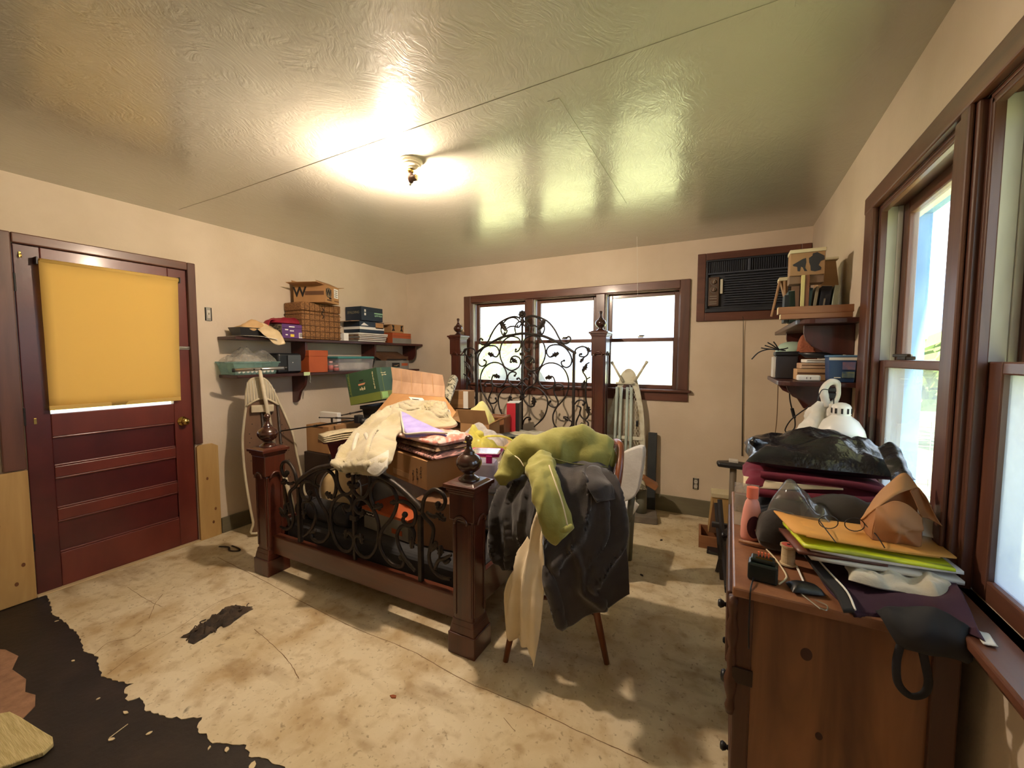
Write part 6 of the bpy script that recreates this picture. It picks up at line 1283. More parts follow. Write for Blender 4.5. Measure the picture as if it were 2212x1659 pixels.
MB().lathe([(0.0001, 0.0608), (0.018, 0.0606)], (0, 0, 0), 20).build('red_end', mat('faded_red_paper', (190, 84, 76), 0.7), e); MB().lathe([(0.0001, 0.0614), (0.005, 0.0612)], (0, 0, 0), 12).build('hole', M_ink, e)
e = thing('timer_gadget', 'small dark green electronic box with orange prongs on the dresser corner', 'gadget', (0.100, 1.320, ZT), math.radians(-6))
M_gadg = mat('dark_green_plastic', (22, 34, 32), 0.35)
MB().bx(-0.036, 0.036, -0.024, 0.024, 0, 0.05).build('case', M_gadg, e, bevel=0.006); MB().bx(-0.030, 0.028, -0.016, 0.020, 0.05, 0.062).build('top_block', M_gadg, e, bevel=0.004)
MB().bx(-0.018, 0.022, -0.012, -0.010, 0.062, 0.066).build('brass_strip', M_brass, e)
for k in range(4): MB().bx(-0.014+0.008*k, -0.010+0.008*k, 0.004, 0.010, 0.062, 0.074).build('prong', mat('orange_plastic', (236, 122, 84), 0.5), e)
MB().tube(spline([(-0.02, -0.02, 0.01), (-0.023, -0.062, 0.006), (-0.024, -0.083, -0.01), (-0.024, -0.085, -0.10), (-0.022, -0.086, -0.16)], 6), 0.002, 6).build('cord', M_black, e, smooth=True)
e = thing('wooden_dowel', 'thin wooden dowel lying across the dresser behind the spool', 'dowel', (0.045, 1.545, 0.790)); o_ = (0.045, 1.545, 0.790)
MB().tube([(0.045, 1.545, 0.790), (0.167, 1.534, 0.790)], 0.006, 10).build('rod', M_light, e, smooth=True, off=o_)
e = thing('rubber_band', 'pale cord curling round the spool toward the green gadget', 'cord', (0.147, 1.445, 0.784)); o_ = (0.147, 1.445, 0.784)
MB().tube(spline([(0.120, 1.489, 0.800), (0.142, 1.452, 0.790), (0.160, 1.377, 0.784), (0.155, 1.341, 0.784), (0.137, 1.304, 0.784)], 6), 0.0025, 6).build('strand', M_creamc, e, smooth=True, off=o_)
e = thing('cotton_swab', 'pair of white cotton swabs lying below the thread spool', 'cotton swab', (0.190, 1.374, 0.786)); o_ = (0.190, 1.374, 0.786)
MB().tube([(0.192, 1.443, 0.786), (0.199, 1.308, 0.786)], 0.0016, 6).tube([(0.195, 1.445, 0.786), (0.199, 1.334, 0.788)], 0.0014, 6).build('stick', M_label, e, off=o_); MB().tube([(0.198, 1.333, 0.786), (0.200, 1.299, 0.786)], 0.004, 8).build('tip', M_label, e, smooth=True, off=o_)
e = thing('crochet_hook', 'slim steel tool with a looped end at the dresser edge', 'tool', (0.195, 1.253, 0.785)); o_ = (0.195, 1.253, 0.785)
MB().tube([(0.173, 1.294, 0.785), (0.216, 1.219, 0.785)], 0.0018, 6).build('shaft', M_steel, e, off=o_); MB().tube(spline([(0.216, 1.222, 0.785), (0.228, 1.219, 0.785), (0.233, 1.243, 0.785), (0.219, 1.254, 0.785), (0.210, 1.258, 0.785)], 5), 0.0016, 6).build('loop', M_steel, e, off=o_)
e = thing('sunglasses_case', 'small shiny black case lying beside the swabs on the dresser', 'case', (0.195, 1.300, ZT), 0.3)
slab(0.075, 0.05, 0.022, 3, 14, 0.006, 20, 1).build('shell', M_black, e, smooth=True)
e = thing('plastic_packet', 'clear zip packet with a green ring standing at the left edge of the dresser', 'packet', (0.062, 1.72, ZT), math.radians(-8))
MB().bx(-0.03, 0.045, -0.002, 0.002, 0.0, 0.115).build('card', M_paper, e); MB().bx(-0.032, 0.047, -0.004, -0.0025, 0.05, 0.16).build('film', M_film, e)
MB().tube([(0.02+0.009*math.cos(t), -0.006, 0.075+0.007*math.sin(t)) for t in [2*PI*k/14 for k in range(14)]], 0.0025, 6, closed=True).build('green_ring', mat('green_rubber', (52, 92, 66), 0.5), e, smooth=True)
# ---- the heap
M_bagblk = mat('black_bin_liner', (20, 21, 24), 0.22, (30, 31, 36), 9, bump=0.5, bscale=24, dist=0.012, spec=0.7)
M_dark = mat('dark_denim', (38, 38, 42), 0.9, (28, 28, 32), 10, bump=0.3, bscale=60, dist=0.004)
M_maroon = mat('maroon_cotton', (112, 22, 46), 0.85, (92, 16, 38), 6, bump=0.2, bscale=50, dist=0.004)
e = thing('folded_jeans', 'dark folded trousers at the bottom of the heap on the dresser', 'trousers', (0.29, 2.015, ZT), 0.02); slab(0.36, 0.25, 0.085, 5, 24, 0.02, 9, 2.0, 0.3, 0.006, 26).build('folds', M_dark, e, smooth=True)
e = thing('black_bag', 'black cloth bag in the middle of the heap under the maroon cloth', 'bag', (0.27, 1.78, ZT), 0.0); slab(0.36, 0.20, 0.115, 3.4, 24, 0.03, 10, 5.0, 0.3, 0.008, 26).build('folds', mat('black_cloth', (24, 24, 28), 0.85, (34, 33, 36), 9), e, smooth=True)
e = thing('grey_sweater', 'dark grey sweater folded behind the clear plastic bag on the dresser', 'sweater', (0.36, 1.68, ZT), 0.1); slab(0.26, 0.20, 0.165, 3.4, 22, 0.03, 10, 8.0, 0.25, 0.008, 26).build('folds', mat('grey_knit', (62, 60, 58), 0.9, (50, 48, 48), 10), e, smooth=True)
e = thing('maroon_cloth', 'folded maroon and white cloth in the heap below the black bin liner', 'cloth', (0.28, 1.90, 0.893), 0.02)
slab(0.43, 0.30, 0.085, 6, 26, 0.016, 9, 3.0, 0.45, 0.006, 22).build('folds', M_maroon, e, smooth=True)
cloth('white_stripe', [[(-0.222, -0.10, 0.055), (-0.12, -0.158, 0.062), (0.0, -0.160, 0.066), (0.07, -0.158, 0.064)], [(-0.224, -0.13, 0.020), (-0.12, -0.166, 0.036), (0.0, -0.166, 0.054), (0.07, -0.162, 0.060)]], mat('off_white_cotton', (222, 208, 178), 0.9), e, 6, 4, 0.003, 14, 1, 0.004)
MB().tube(spline([(-0.20, -0.15, 0.012), (-0.05, -0.168, 0.022), (0.10, -0.166, 0.030), (0.20, -0.15, 0.040)], 6), 0.016, 10).build('lower_fold', M_maroon, e, smooth=True)
MB().tube(spline([(-0.17, -0.145, 0.080), (-0.03, -0.155, 0.082), (0.12, -0.15, 0.078), (0.205, -0.14, 0.060)], 6), 0.012, 10).build('upper_fold', M_maroon, e, smooth=True)
e = thing('bin_liner', 'shiny black bin liner bulging on top of the heap on the dresser', 'bin bag', (0.30, 1.97, 0.972), 0.0)
slab(0.46, 0.40, 0.125, 3.2, 34, 0.045, 8, 2.0, 0.3, 0.012, 26).build('bag', M_bagblk, e, smooth=True)
puffy([(-0.16, -0.05, 0.07), (-0.20, -0.08, 0.09), (-0.215, -0.09, 0.105)], [0.03, 0.018, 0.010], 1, 12, 0.008, 30, 1, 5).build('tied_neck', M_bagblk, e, smooth=True)
rows = [[(0.465, 1.860, 1.091), (0.502, 1.860, 1.106), (0.515, 1.820, 1.099)], [(0.461, 1.740, 1.052), (0.489, 1.720, 1.068), (0.503, 1.700, 1.060)], [(0.459, 1.660, 1.013), (0.479, 1.620, 1.027), (0.492, 1.600, 1.020)]]
cloth('side_drape', rows, M_bagblk, e, 7, 7, 0.02, 16, 3, 0.004, off=(0.30, 1.97, 0.972))
# clear bag in front
e = thing('plastic_bag', 'crumpled clear plastic bag lying in front of the dark clothes on the dresser', 'plastic bag', (0.222, 1.60, ZT+0.02), -0.2); slab(0.20, 0.13, 0.175, 2.4, 24, 0.04, 12, 4.0, 0.2, 0.015, 30).build('film', M_darkfilm, e, smooth=True)
e = thing('black_pouch', 'dusty black pouch behind the pink bottle on the dresser', 'pouch', (0.158, 1.57, ZT), 0.1); slab(0.13, 0.12, 0.12, 3, 20, 0.025, 13, 7.0, 0.3, 0.01, 30).build('folds', M_coat, e, smooth=True)
# purple fabric over the near right part, running onto the sill
M_purp = mat('aubergine_cloth', (62, 30, 52), 0.9, (48, 22, 42), 6, bump=0.2, bscale=70, dist=0.003)
rows = [[(0.187, 1.622, 0.810), (0.317, 1.659, 0.830), (0.433, 1.656, 0.840), (0.518, 1.617, 0.845)],
        [(0.218, 1.507, 0.795), (0.318, 1.479, 0.810), (0.421, 1.486, 0.825), (0.523, 1.481, 0.845)],
        [(0.248, 1.344, 0.790), (0.340, 1.348, 0.800), (0.442, 1.377, 0.825), (0.499, 1.317, 0.848)],
        [(0.280, 1.244, 0.787), (0.366, 1.271, 0.797), (0.439, 1.275, 0.820), (0.478, 1.205, 0.840)],
        [(0.288, 1.232, 0.782), (0.376, 1.262, 0.785), (0.445, 1.242, 0.800), (0.469, 1.159, 0.832)]]
e = thing('purple_cloth', 'aubergine cloth spread over the dresser corner and onto the window sill', 'cloth', rows[2][1])
cloth('folds', rows, M_purp, e, 12, 12, 0.012, 12, 3.0, 0.008, 0.003, 30, off=rows[2][1], ridge=-0.012)
rows = [[(0.199, 1.595, 0.815), (0.219, 1.614, 0.815)], [(0.216, 1.472, 0.810), (0.234, 1.490, 0.812)], [(0.235, 1.359, 0.805), (0.258, 1.379, 0.808)], [(0.256, 1.280, 0.800), (0.280, 1.294, 0.803)], [(0.260, 1.216, 0.792), (0.282, 1.222, 0.795)]]
e = thing('zip_jacket', 'edge of a black jacket with a white zip lying along the purple cloth', 'jacket', rows[2][0]); cloth('edge', rows, mat('black_jersey', (34, 33, 34), 0.9), e, 5, 6, 0.004, 18, 1, 0.010, off=rows[2][0])
MB().tube(spline([tuple(Vector(r[1])+Vector((0.001, 0, 0.006))) for r in rows], 6), 0.0026, 6).build('zip', M_label, e, smooth=True, off=rows[2][0])
rows = [[(0.329, 1.245, 0.796), (0.379, 1.235, 0.821), (0.428, 1.220, 0.837), (0.469, 1.200, 0.820)], [(0.342, 1.225, 0.786), (0.383, 1.205, 0.800), (0.427, 1.190, 0.805), (0.465, 1.180, 0.800)], [(0.356, 1.215, 0.763), (0.393, 1.195, 0.769), (0.431, 1.185, 0.775), (0.464, 1.180, 0.777)], [(0.363, 1.215, 0.746), (0.399, 1.200, 0.754), (0.437, 1.190, 0.758), (0.464, 1.190, 0.760)]]
e = thing('shoulder_bag', 'limp black shoulder bag sliding off the dresser corner with its strap hanging down', 'bag', rows[1][1]); cloth('body', rows, mat('black_canvas', (22, 24, 28), 0.8, (34, 36, 42), 7), e, 12, 10, 0.014, 14, 2, 0.014, off=rows[1][1], ridge=-0.024)
MB().tube(spline([(0.363, 1.205, 0.755), (0.356, 1.200, 0.712), (0.361, 1.200, 0.664), (0.382, 1.200, 0.642), (0.404, 1.200, 0.654), (0.411, 1.200, 0.683), (0.405, 1.200, 0.719), (0.395, 1.195, 0.761)], 7), 0.008, 8, flat=0.45).build('strap', MATS['black_canvas'], e, smooth=True, off=rows[1][1])
flatthing('paper_slip', 'white paper slip sticking out from under the purple cloth on the sill', 'paper', [(0.470, 1.150), (0.492, 1.152), (0.497, 1.20), (0.475, 1.20)], 0.822, M_paper, 0.002)
# white cloth, magazines, envelopes, paper bag
e = thing('white_cloth', 'crumpled white cloth squeezed under the magazines on the dresser', 'cloth', (0.405, 1.40, 0.812), -0.1); slab(0.21, 0.16, 0.034, 5, 34, 0.022, 22, 4.0, 0.3, 0.010, 45).build('folds', M_fleecew, e, smooth=True)
def stack_item(name, label, cat, z, pts, t, m, curl=0.0): return flatthing(name, label, cat, pts, z, m, t, curl)
def qd(dx, dy, x0=0.205, x1=0.515, y0=1.36, y1=1.53, dz0=0.0, sk=0.02, z=0.85): return [(x0+dx, y0+dy, z+dz0), (x1+dx, y0+dy+sk, z+dz0*0.2), (x1+dx-0.01, y1+dy+sk, z), (x0+dx-0.035, y1+dy, z+dz0)]
M_mag = mat('brown_magazine_cover', (116, 66, 44), 0.4, (80, 44, 36), 8)
M_neon = mat('neon_yellow_cover', (214, 226, 44), 0.45, (150, 160, 60), 5, (1, 8, 1), lo=0.45, hi=0.6)
M_env = mat('orange_manila', (222, 164, 84), 0.7, (210, 150, 74), 5)
stack_item('magazine', 'white-edged magazine at the bottom of the paper stack on the dresser', 'magazine', 0.848, qd(0.01, 0.0, z=0.848), 0.010, M_paper)
stack_item('magazine', 'brown-covered magazine second from the bottom of the paper stack', 'magazine', 0.859, qd(-0.02, -0.004, x1=0.40, z=0.859), 0.008, M_mag)
stack_item('magazine', 'glossy white magazine in the middle of the paper stack', 'magazine', 0.868, qd(0.008, 0.002, z=0.868), 0.008, M_label, 0.004)
stack_item('notebook', 'neon yellow notebook under the manila envelopes', 'notebook', 0.877, qd(-0.008, -0.002, z=0.877), 0.007, M_neon)
stack_item('envelope', 'orange manila envelope with a white seal under the top envelope', 'envelope', 0.887, qd(-0.03, 0.02, z=0.887, dz0=0.012), 0.004, M_env, 0.005)
stack_item('envelope', 'topmost orange manila envelope under the brown paper bag', 'envelope', 0.896, qd(0.0, 0.02, z=0.896), 0.004, M_env, 0.004)
flatthing('paper_sheet', 'white printed sheet behind the paper bag by the window', 'paper', [(0.42, 1.52, 0.91), (0.51, 1.50, 0.91), (0.515, 1.56, 0.985), (0.43, 1.57, 0.985)], 0.95, M_label, 0.002)
M_kraft = mat('brown_kraft_paper', (172, 122, 80), 0.65, (152, 104, 66), 4, bump=0.3, bscale=9, dist=0.02)
ob_ = Vector((0.425, 1.47, 0.902))
e = thing('paper_bag', 'brown paper bag with its mouth folded over, sitting on the manila envelopes', 'paper bag', ob_)
cloth('front_panel', [[(0.374, 1.455, 0.989), (0.402, 1.450, 1.015), (0.432, 1.450, 1.009), (0.460, 1.450, 0.978)], [(0.366, 1.440, 0.963), (0.394, 1.425, 0.973), (0.424, 1.425, 0.973), (0.458, 1.437, 0.955)], [(0.363, 1.440, 0.932), (0.392, 1.427, 0.937), (0.424, 1.427, 0.940), (0.460, 1.440, 0.931)], [(0.362, 1.445, 0.901), (0.394, 1.443, 0.901), (0.429, 1.445, 0.902), (0.462, 1.447, 0.904)]], M_kraft, e, 12, 10, 0.004, 18, 2, 0.002, 0.001, 50, off=ob_, creases=[([(0.373, 1.450, 0.988), (0.387, 1.430, 0.967), (0.404, 1.425, 0.943), (0.411, 1.440, 0.906)], 0.010, 0.007), ([(0.408, 1.425, 0.950), (0.429, 1.430, 0.949), (0.457, 1.437, 0.953)], 0.008, 0.006), ([(0.410, 1.425, 0.949), (0.430, 1.430, 0.929), (0.454, 1.445, 0.906)], 0.010, 0.008)])
cloth('left_panel', [[(0.349, 1.500, 0.932), (0.361, 1.475, 0.963), (0.373, 1.455, 0.989)], [(0.353, 1.500, 0.914), (0.359, 1.470, 0.929), (0.367, 1.442, 0.959)], [(0.360, 1.495, 0.901), (0.360, 1.465, 0.904), (0.363, 1.445, 0.901)]], M_kraft, e, 6, 6, 0.003, 18, 1, 0.002, off=ob_)
cloth('right_panel', [[(0.460, 1.450, 0.978), (0.477, 1.500, 0.968), (0.488, 1.545, 0.961)], [(0.460, 1.440, 0.931), (0.480, 1.500, 0.927), (0.492, 1.550, 0.923)], [(0.462, 1.447, 0.904), (0.480, 1.500, 0.903), (0.494, 1.555, 0.903)]], M_kraft, e, 5, 6, 0.003, 18, 3, 0.002, off=ob_)
cloth('back_panel', [[(0.381, 1.510, 1.007), (0.412, 1.515, 1.047), (0.442, 1.520, 1.079), (0.472, 1.525, 1.043)], [(0.394, 1.530, 0.958), (0.423, 1.535, 0.971), (0.452, 1.540, 0.981), (0.481, 1.545, 0.978)], [(0.415, 1.555, 0.906), (0.440, 1.560, 0.902), (0.463, 1.560, 0.904), (0.486, 1.560, 0.905)]], M_kraft, e, 6, 6, 0.004, 18, 4, 0.002, off=ob_)
cloth('cuff', [[(0.347, 1.495, 0.934), (0.377, 1.495, 1.010), (0.408, 1.500, 1.051), (0.439, 1.510, 1.081), (0.467, 1.510, 1.047)], [(0.371, 1.453, 0.991), (0.386, 1.458, 1.004), (0.408, 1.463, 1.025), (0.433, 1.475, 1.039), (0.465, 1.500, 1.047)]], mat('kraft_paper_light', (190, 144, 96), 0.65, (176, 130, 86), 6), e, 8, 4, 0.002, 18, 1, 0.003, off=ob_)
cloth('side_flap', [[(0.449, 1.500, 1.035), (0.467, 1.510, 1.047), (0.477, 1.490, 1.031)], [(0.463, 1.495, 0.997), (0.482, 1.500, 0.993), (0.494, 1.480, 0.993)], [(0.467, 1.470, 0.974), (0.485, 1.480, 0.969), (0.508, 1.465, 0.960)]], M_kraft, e, 6, 6, 0.004, 18, 5, 0.002, off=ob_)
e = thing('eyeglasses', 'wire-rimmed eyeglasses lying on the top manila envelope', 'eyeglasses', (0.30, 1.47, 0.902), 0.2)
for x in (-0.032, 0.032): MB().tube([(x+0.024*math.cos(t), 0.004, 0.022+0.019*math.sin(t)) for t in [2*PI*k/20 for k in range(20)]], 0.0014, 6, closed=True).build('lens_rim', M_blackm, e, smooth=True)
MB().tube(spline([(-0.009, 0.004, 0.026), (0, 0.004, 0.031), (0.009, 0.004, 0.026)], 4), 0.0014, 6).build('bridge', M_blackm, e)
for s_ in (-1, 1): MB().tube(spline([(s_*0.056, 0.004, 0.026), (s_*0.058, -0.05, 0.018), (s_*0.054, -0.10, 0.004)], 5), 0.0016, 6).build('temple', M_blackm, e)

# ================================================================== AIR CONDITIONER, CORNER SHELVES, LAMP
ao = (0.13, YB, 1.71)
ac = thing('air_conditioner', 'dark old through-wall air conditioner with brown dials in a brown frame', 'air conditioner', ao)
def ap(name, q, m, par=ac, bev=0.003): return MB().bx(*q).build(name, m, par, bevel=bev, off=ao)
for nm, q in (('frame', (-0.270, -0.205, YB-0.024, YB-0.0005, 1.712, 2.280)), ('frame', (0.462, 0.528, YB-0.024, YB-0.0005, 1.712, 2.280)), ('frame', (-0.205, 0.462, YB-0.024, YB-0.0005, 2.222, 2.280)), ('frame', (-0.205, 0.462, YB-0.024, YB-0.0005, 1.712, 1.782))): ap(nm, q, M_trimx, bev=0.004)
M_acb = mat('blue_black_plastic', (30, 36, 48), 0.45, (24, 30, 40), 6); M_acl = mat('slate_plastic', (58, 66, 80), 0.45)
ap('case', (-0.198, 0.458, YB-0.004, YB+0.35, 1.784, 2.220), M_acb)
ap('bezel', (-0.202, 0.460, YB-0.034, YB-0.0245, 1.784, 1.815), M_acb); ap('bezel', (-0.202, 0.460, YB-0.034, YB-0.0245, 2.205, 2.220), M_acb)
ap('bezel', (-0.202, -0.185, YB-0.034, YB-0.0245, 1.815, 2.205), M_acb); ap('bezel', (0.445, 0.460, YB-0.034, YB-0.0245, 1.815, 2.205), M_acb)
ap('divider_bar', (-0.185, 0.445, YB-0.034, YB-0.020, 2.098, 2.112), M_acl)
for k in range(40):
    x = -0.178+0.0156*k
    ap('vent_slat', (x, x+0.004, YB-0.030, YB-0.018, 2.114, 2.203), M_acl, bev=0)
ap('vent_divider', (0.105, 0.125, YB-0.036, YB-0.016, 2.112, 2.205), M_acl)
for k in range(13):
    z = 1.842+0.0195*k
    ap('louvre', (-0.062, 0.445, YB-0.030, YB-0.014, z, z+0.006), M_acl, bev=0)
cpn = ap('control_panel', (-0.180, -0.100, YB-0.036, YB-0.022, 1.835, 2.075), mat('brown_control_panel', (86, 66, 52), 0.4))
for z in (2.035, 1.972):
    MB().lathe([(0.0001, -0.020), (0.018, -0.019), (0.020, 0.0)], (-0.140, YB-0.036, z), 20, axis='y').build('dial', mat('dial_brown', (96, 74, 58), 0.35), cpn, smooth=False, off=ao)
    MB().tube([(-0.140+0.026*math.cos(t), YB-0.037, z+0.026*math.sin(t)) for t in [2*PI*k/20 for k in range(20)]], 0.0018, 6, closed=True).build('dial_ring', M_steel, cpn, off=ao)
    MB().box((-0.140, YB-0.058, z), (0.006, 0.006, 0.03), ry=0.3).build('dial_pointer', M_steel, cpn, off=ao)
for z in (1.915, 1.895, 1.868, 1.852): MB().bx(-0.170, -0.115, YB-0.0375, YB-0.0365, z, z+0.004).build('panel_line', M_steel, cpn, off=ao)
ap('badge', (-0.092, -0.072, YB-0.036, YB-0.030, 1.935, 2.055), mat('cream_badge', (206, 202, 182), 0.5), bev=0.006)
# thin rod hanging from the frame down onto the stand
e = thing('rod_stand', 'thin black rod rising from a stand with a black tray, right of the outlet', 'stand', (0.045, 3.30, 0.003))
MB().tube([(0.0, 0.0, 0.02), (0.0, 0.0, 0.62)], 0.022, 10).build('post', mat('grey_brown_tube', (110, 98, 82), 0.6), e, smooth=True)
MB().prism([(-0.10, -0.05), (0.12, -0.07), (0.14, 0.03), (-0.02, 0.07), (-0.11, 0.02)], 'z', 0.62, 0.655).build('tray', M_black, e, bevel=0.012)
MB().bx(-0.03, 0.03, -0.02, 0.03, 0.655, 0.675).build('clip', M_white, e, bevel=0.004); MB().box((0, 0, 0.01), (0.30, 0.22, 0.02)).build('base', M_black, e, bevel=0.004)
e = thing('hanging_cord', 'thin dark cord hanging down the back wall from the air conditioner frame', 'cord', (0.091, 3.930, 1.724)); o_ = (0.091, 3.930, 1.724)
MB().tube([(0.080, 3.905, 1.738), (0.087, 3.915, 1.708), (0.090, 3.925, 1.602), (0.098, 3.925, 1.297), (0.107, 3.925, 0.911), (0.115, 3.925, 0.579)], [0.002, 0.002, 0.0025, 0.003, 0.004, 0.0045], 6).build('cord', mat('dark_cord2', (60, 52, 42), 0.7), e, smooth=True, off=o_)
e = thing('cobweb_thread', 'single pale thread hanging from the ceiling in front of the right-hand window', 'thread', (-0.719, 3.600, 2.390)); o_ = (-0.719, 3.600, 2.390)
MB().tube([(o_[0], o_[1], H-0.001), (-0.712, 3.600, 2.222), (-0.704, 3.600, 1.926)], 0.0011, 5).build('thread', M_label, e, off=o_)
# ---- shelves on the right wall
def rshelf(label, z0, z1, x0, y0, y1, brs):
    o = (XR, (y0+y1)/2, z0); e = thing('wall_shelf', label, 'shelf', o)
    c = 0.07; poly = [(XR-0.001, y0), (x0+c, y0)]+[(x0+c-c*math.sin(a), y0+c-c*math.cos(a)) for a in [PI/2*k/5 for k in range(1, 6)]]+[(x0, y1), (XR-0.001, y1)]
    MB().prism(poly, 'z', z0, z1).build('shelf_board', M_shelf, e, bevel=0.004, off=o)
    for y, pts in brs: MB().prism([(XR-0.001-u, z0+v) for u, v in pts], 'y', y-0.012, y+0.012).build('bracket', M_shelfz, e, bevel=0.003, off=o)
    return e
BU = [(0, -0.001), (0.205, -0.001), (0.205, -0.04), (0.195, -0.075), (0.17, -0.105), (0.13, -0.13), (0.085, -0.145), (0, -0.15)]
BL = [(0, -0.001), (0.27, -0.001), (0.262, -0.03), (0.24, -0.06), (0.20, -0.08), (0.165, -0.105), (0.145, -0.14), (0.13, -0.165), (0.10, -0.17), (0.085, -0.15), (0.08, -0.26), (0, -0.29)]
rshelf('upper mahogany corner shelf on the right wall beside the window', 1.565, 1.590, 0.285, 2.44, 3.60, ((2.56, BU), (3.30, BU)))
rshelf('lower mahogany corner shelf on the right wall holding the blue tub', 1.262, 1.285, 0.215, 2.42, 3.10, ((2.56, BL), (3.02, BL)))
Zu, Zl = 1.591, 1.286
for k, (x0, x1, y, z, lab) in enumerate(((0.215, 0.500, 2.475, Zu, 'lower wooden batten lying across the upper corner shelf'), (0.205, 0.505, 2.485, Zu+0.0255, 'upper wooden batten with a pale cut end on the corner shelf'))):
    e = thing('wooden_batten', lab, 'batten', ((x0+x1)/2, y, z), 0.02-0.02*k, 'battens on the corner shelf'); hw = (x1-x0)/2; hh = 0.025 if k == 0 else 0.036
    MB().bx(-hw, hw, -0.022, 0.022, 0.0004, hh).build('batten', M_light, e, bevel=0.002); MB().bx(-hw-0.0015, -hw, -0.021, 0.021, 0.001, hh-0.001).build('cut_end', mat('fresh_cut_wood', (222, 206, 160), 0.7), e)
M_ply = wood('pale_plywood', (176, 142, 104), (158, 124, 88), 'x', 0.6, 9)
e = thing('birdhouse', 'plywood birdhouse with a pale roof strip and a dark painted figure, on the corner shelf', 'birdhouse', (0.335, 2.66, Zu))
MB().bx(-0.073, 0.075, -0.045, -0.035, 0.235, 0.350).build('front_panel', M_ply, e, bevel=0.002)
MB().bx(-0.076, 0.078, -0.050, 0.050, 0.350, 0.368).build('roof_strip', mat('cream_painted_strip', (216, 208, 176), 0.6), e, bevel=0.002)
MB().bx(-0.073, 0.075, -0.035, 0.05, 0.195, 0.235).build('floor_block', mat('dull_plywood', (128, 104, 84), 0.7), e, bevel=0.002)
MB().bx(-0.073, -0.063, -0.035, 0.05, 0.235, 0.350).bx(0.065, 0.075, -0.035, 0.05, 0.235, 0.35).build('side_panel', M_ply, e)
MB().bx(-0.022, -0.006, -0.055, -0.038, 0.0, 0.235).build('post', mat('pale_yellow_post', (216, 208, 142), 0.6), e, bevel=0.002); MB().bx(-0.005, 0.014, -0.050, -0.036, 0.0, 0.235).build('post', M_light, e, bevel=0.002)
M_fig = mat('dark_slate_paint', (52, 54, 60), 0.7)
for pg in ([(-0.062, 0.292), (-0.02, 0.318), (-0.006, 0.322), (-0.004, 0.30), (-0.008, 0.272), (0.002, 0.255), (-0.010, 0.255), (-0.018, 0.275), (-0.026, 0.280), (-0.030, 0.256), (-0.040, 0.258), (-0.042, 0.280), (-0.058, 0.285)],
           [(0.006, 0.320), (0.020, 0.330), (0.022, 0.342), (0.040, 0.346), (0.056, 0.335), (0.070, 0.326), (0.072, 0.306), (0.056, 0.300), (0.048, 0.280), (0.060, 0.268), (0.058, 0.256), (0.034, 0.250), (0.016, 0.256), (0.014, 0.280), (0.008, 0.298)]):
    MB().prism(pg, 'y', -0.0465, -0.0452).build('painted_figure', M_fig, e)
e = thing('birdhouse', 'bare plywood birdhouse with sloping sides behind the painted one', 'birdhouse', (0.455, 2.86, Zu))
MB().prism([(-0.045, 0.19), (0.05, 0.19), (0.03, 0.335), (-0.045, 0.335)], 'y', -0.06, 0.06).build('body', M_ply, e, bevel=0.003); MB().bx(-0.055, 0.04, -0.07, 0.07, 0.335, 0.350).build('roof_strip', MATS['cream_painted_strip'], e, bevel=0.002)
MB().bx(-0.04, 0.04, -0.05, 0.05, 0.0, 0.19).build('support_block', MATS['dull_plywood'], e)
e = thing('birdhouse', 'small plywood birdhouse with slanted legs at the left end of the corner shelf', 'birdhouse', (0.330, 3.02, Zu))
MB().bx(-0.085, -0.03, -0.05, 0.05, 0.27, 0.29).build('roof_strip', MATS['cream_painted_strip'], e, bevel=0.002)
for a, b_ in (((-0.08, 0.27), (-0.115, 0.06)), ((-0.055, 0.27), (-0.045, 0.08))): MB().tube([(a[0], -0.04, a[1]), (b_[0], -0.04, b_[1])], 0.007, 6).build('leg', M_ply, e)
MB().prism([(-0.075, 0.27), (-0.03, 0.27), (-0.045, 0.15)], 'y', -0.03, 0.04).build('body', M_ply, e); MB().bx(-0.02, 0.02, -0.04, 0.04, 0, 0.27).build('support_block', MATS['dull_plywood'], e)
for k, (x, w, h, tilt, c, lab) in enumerate(((0.262, 0.022, 0.15, 0.0, (34, 40, 40), 'dark book at the left end of the corner shelf books'), (0.292, 0.030, 0.17, -0.06, (30, 52, 46), 'dark green book beside the birdhouse post'), (0.352, 0.022, 0.18, 0.08, (40, 66, 66), 'teal patterned book right of the birdhouse post'), (0.378, 0.014, 0.185, 0.10, (150, 140, 116), 'thin tan booklet left of the black binder'), (0.418, 0.045, 0.185, 0.10, (22, 28, 42), 'black binder with a silver spine on the corner shelf'), (0.462, 0.024, 0.185, 0.10, (178, 190, 176), 'pale green board leaning at the right end of the shelf books'))):
    e = thing('book', lab, 'book', (x, 2.745, Zu), 0, 'books on the corner shelf', ry=tilt)
    MB().bx(-w/2, w/2, -0.05, 0.05, 0.0015, h).build('cover', mat('cover_%d' % k, c, 0.45), e, bevel=0.002); MB().bx(-w/2+0.002, w/2-0.002, -0.048, 0.0515, 0.004, h+0.001).build('pages', M_paper, e)
    if k == 4: MB().bx(-0.006, 0.002, -0.0515, -0.0502, 0.03, 0.12).build('silver_print', M_steel, e)
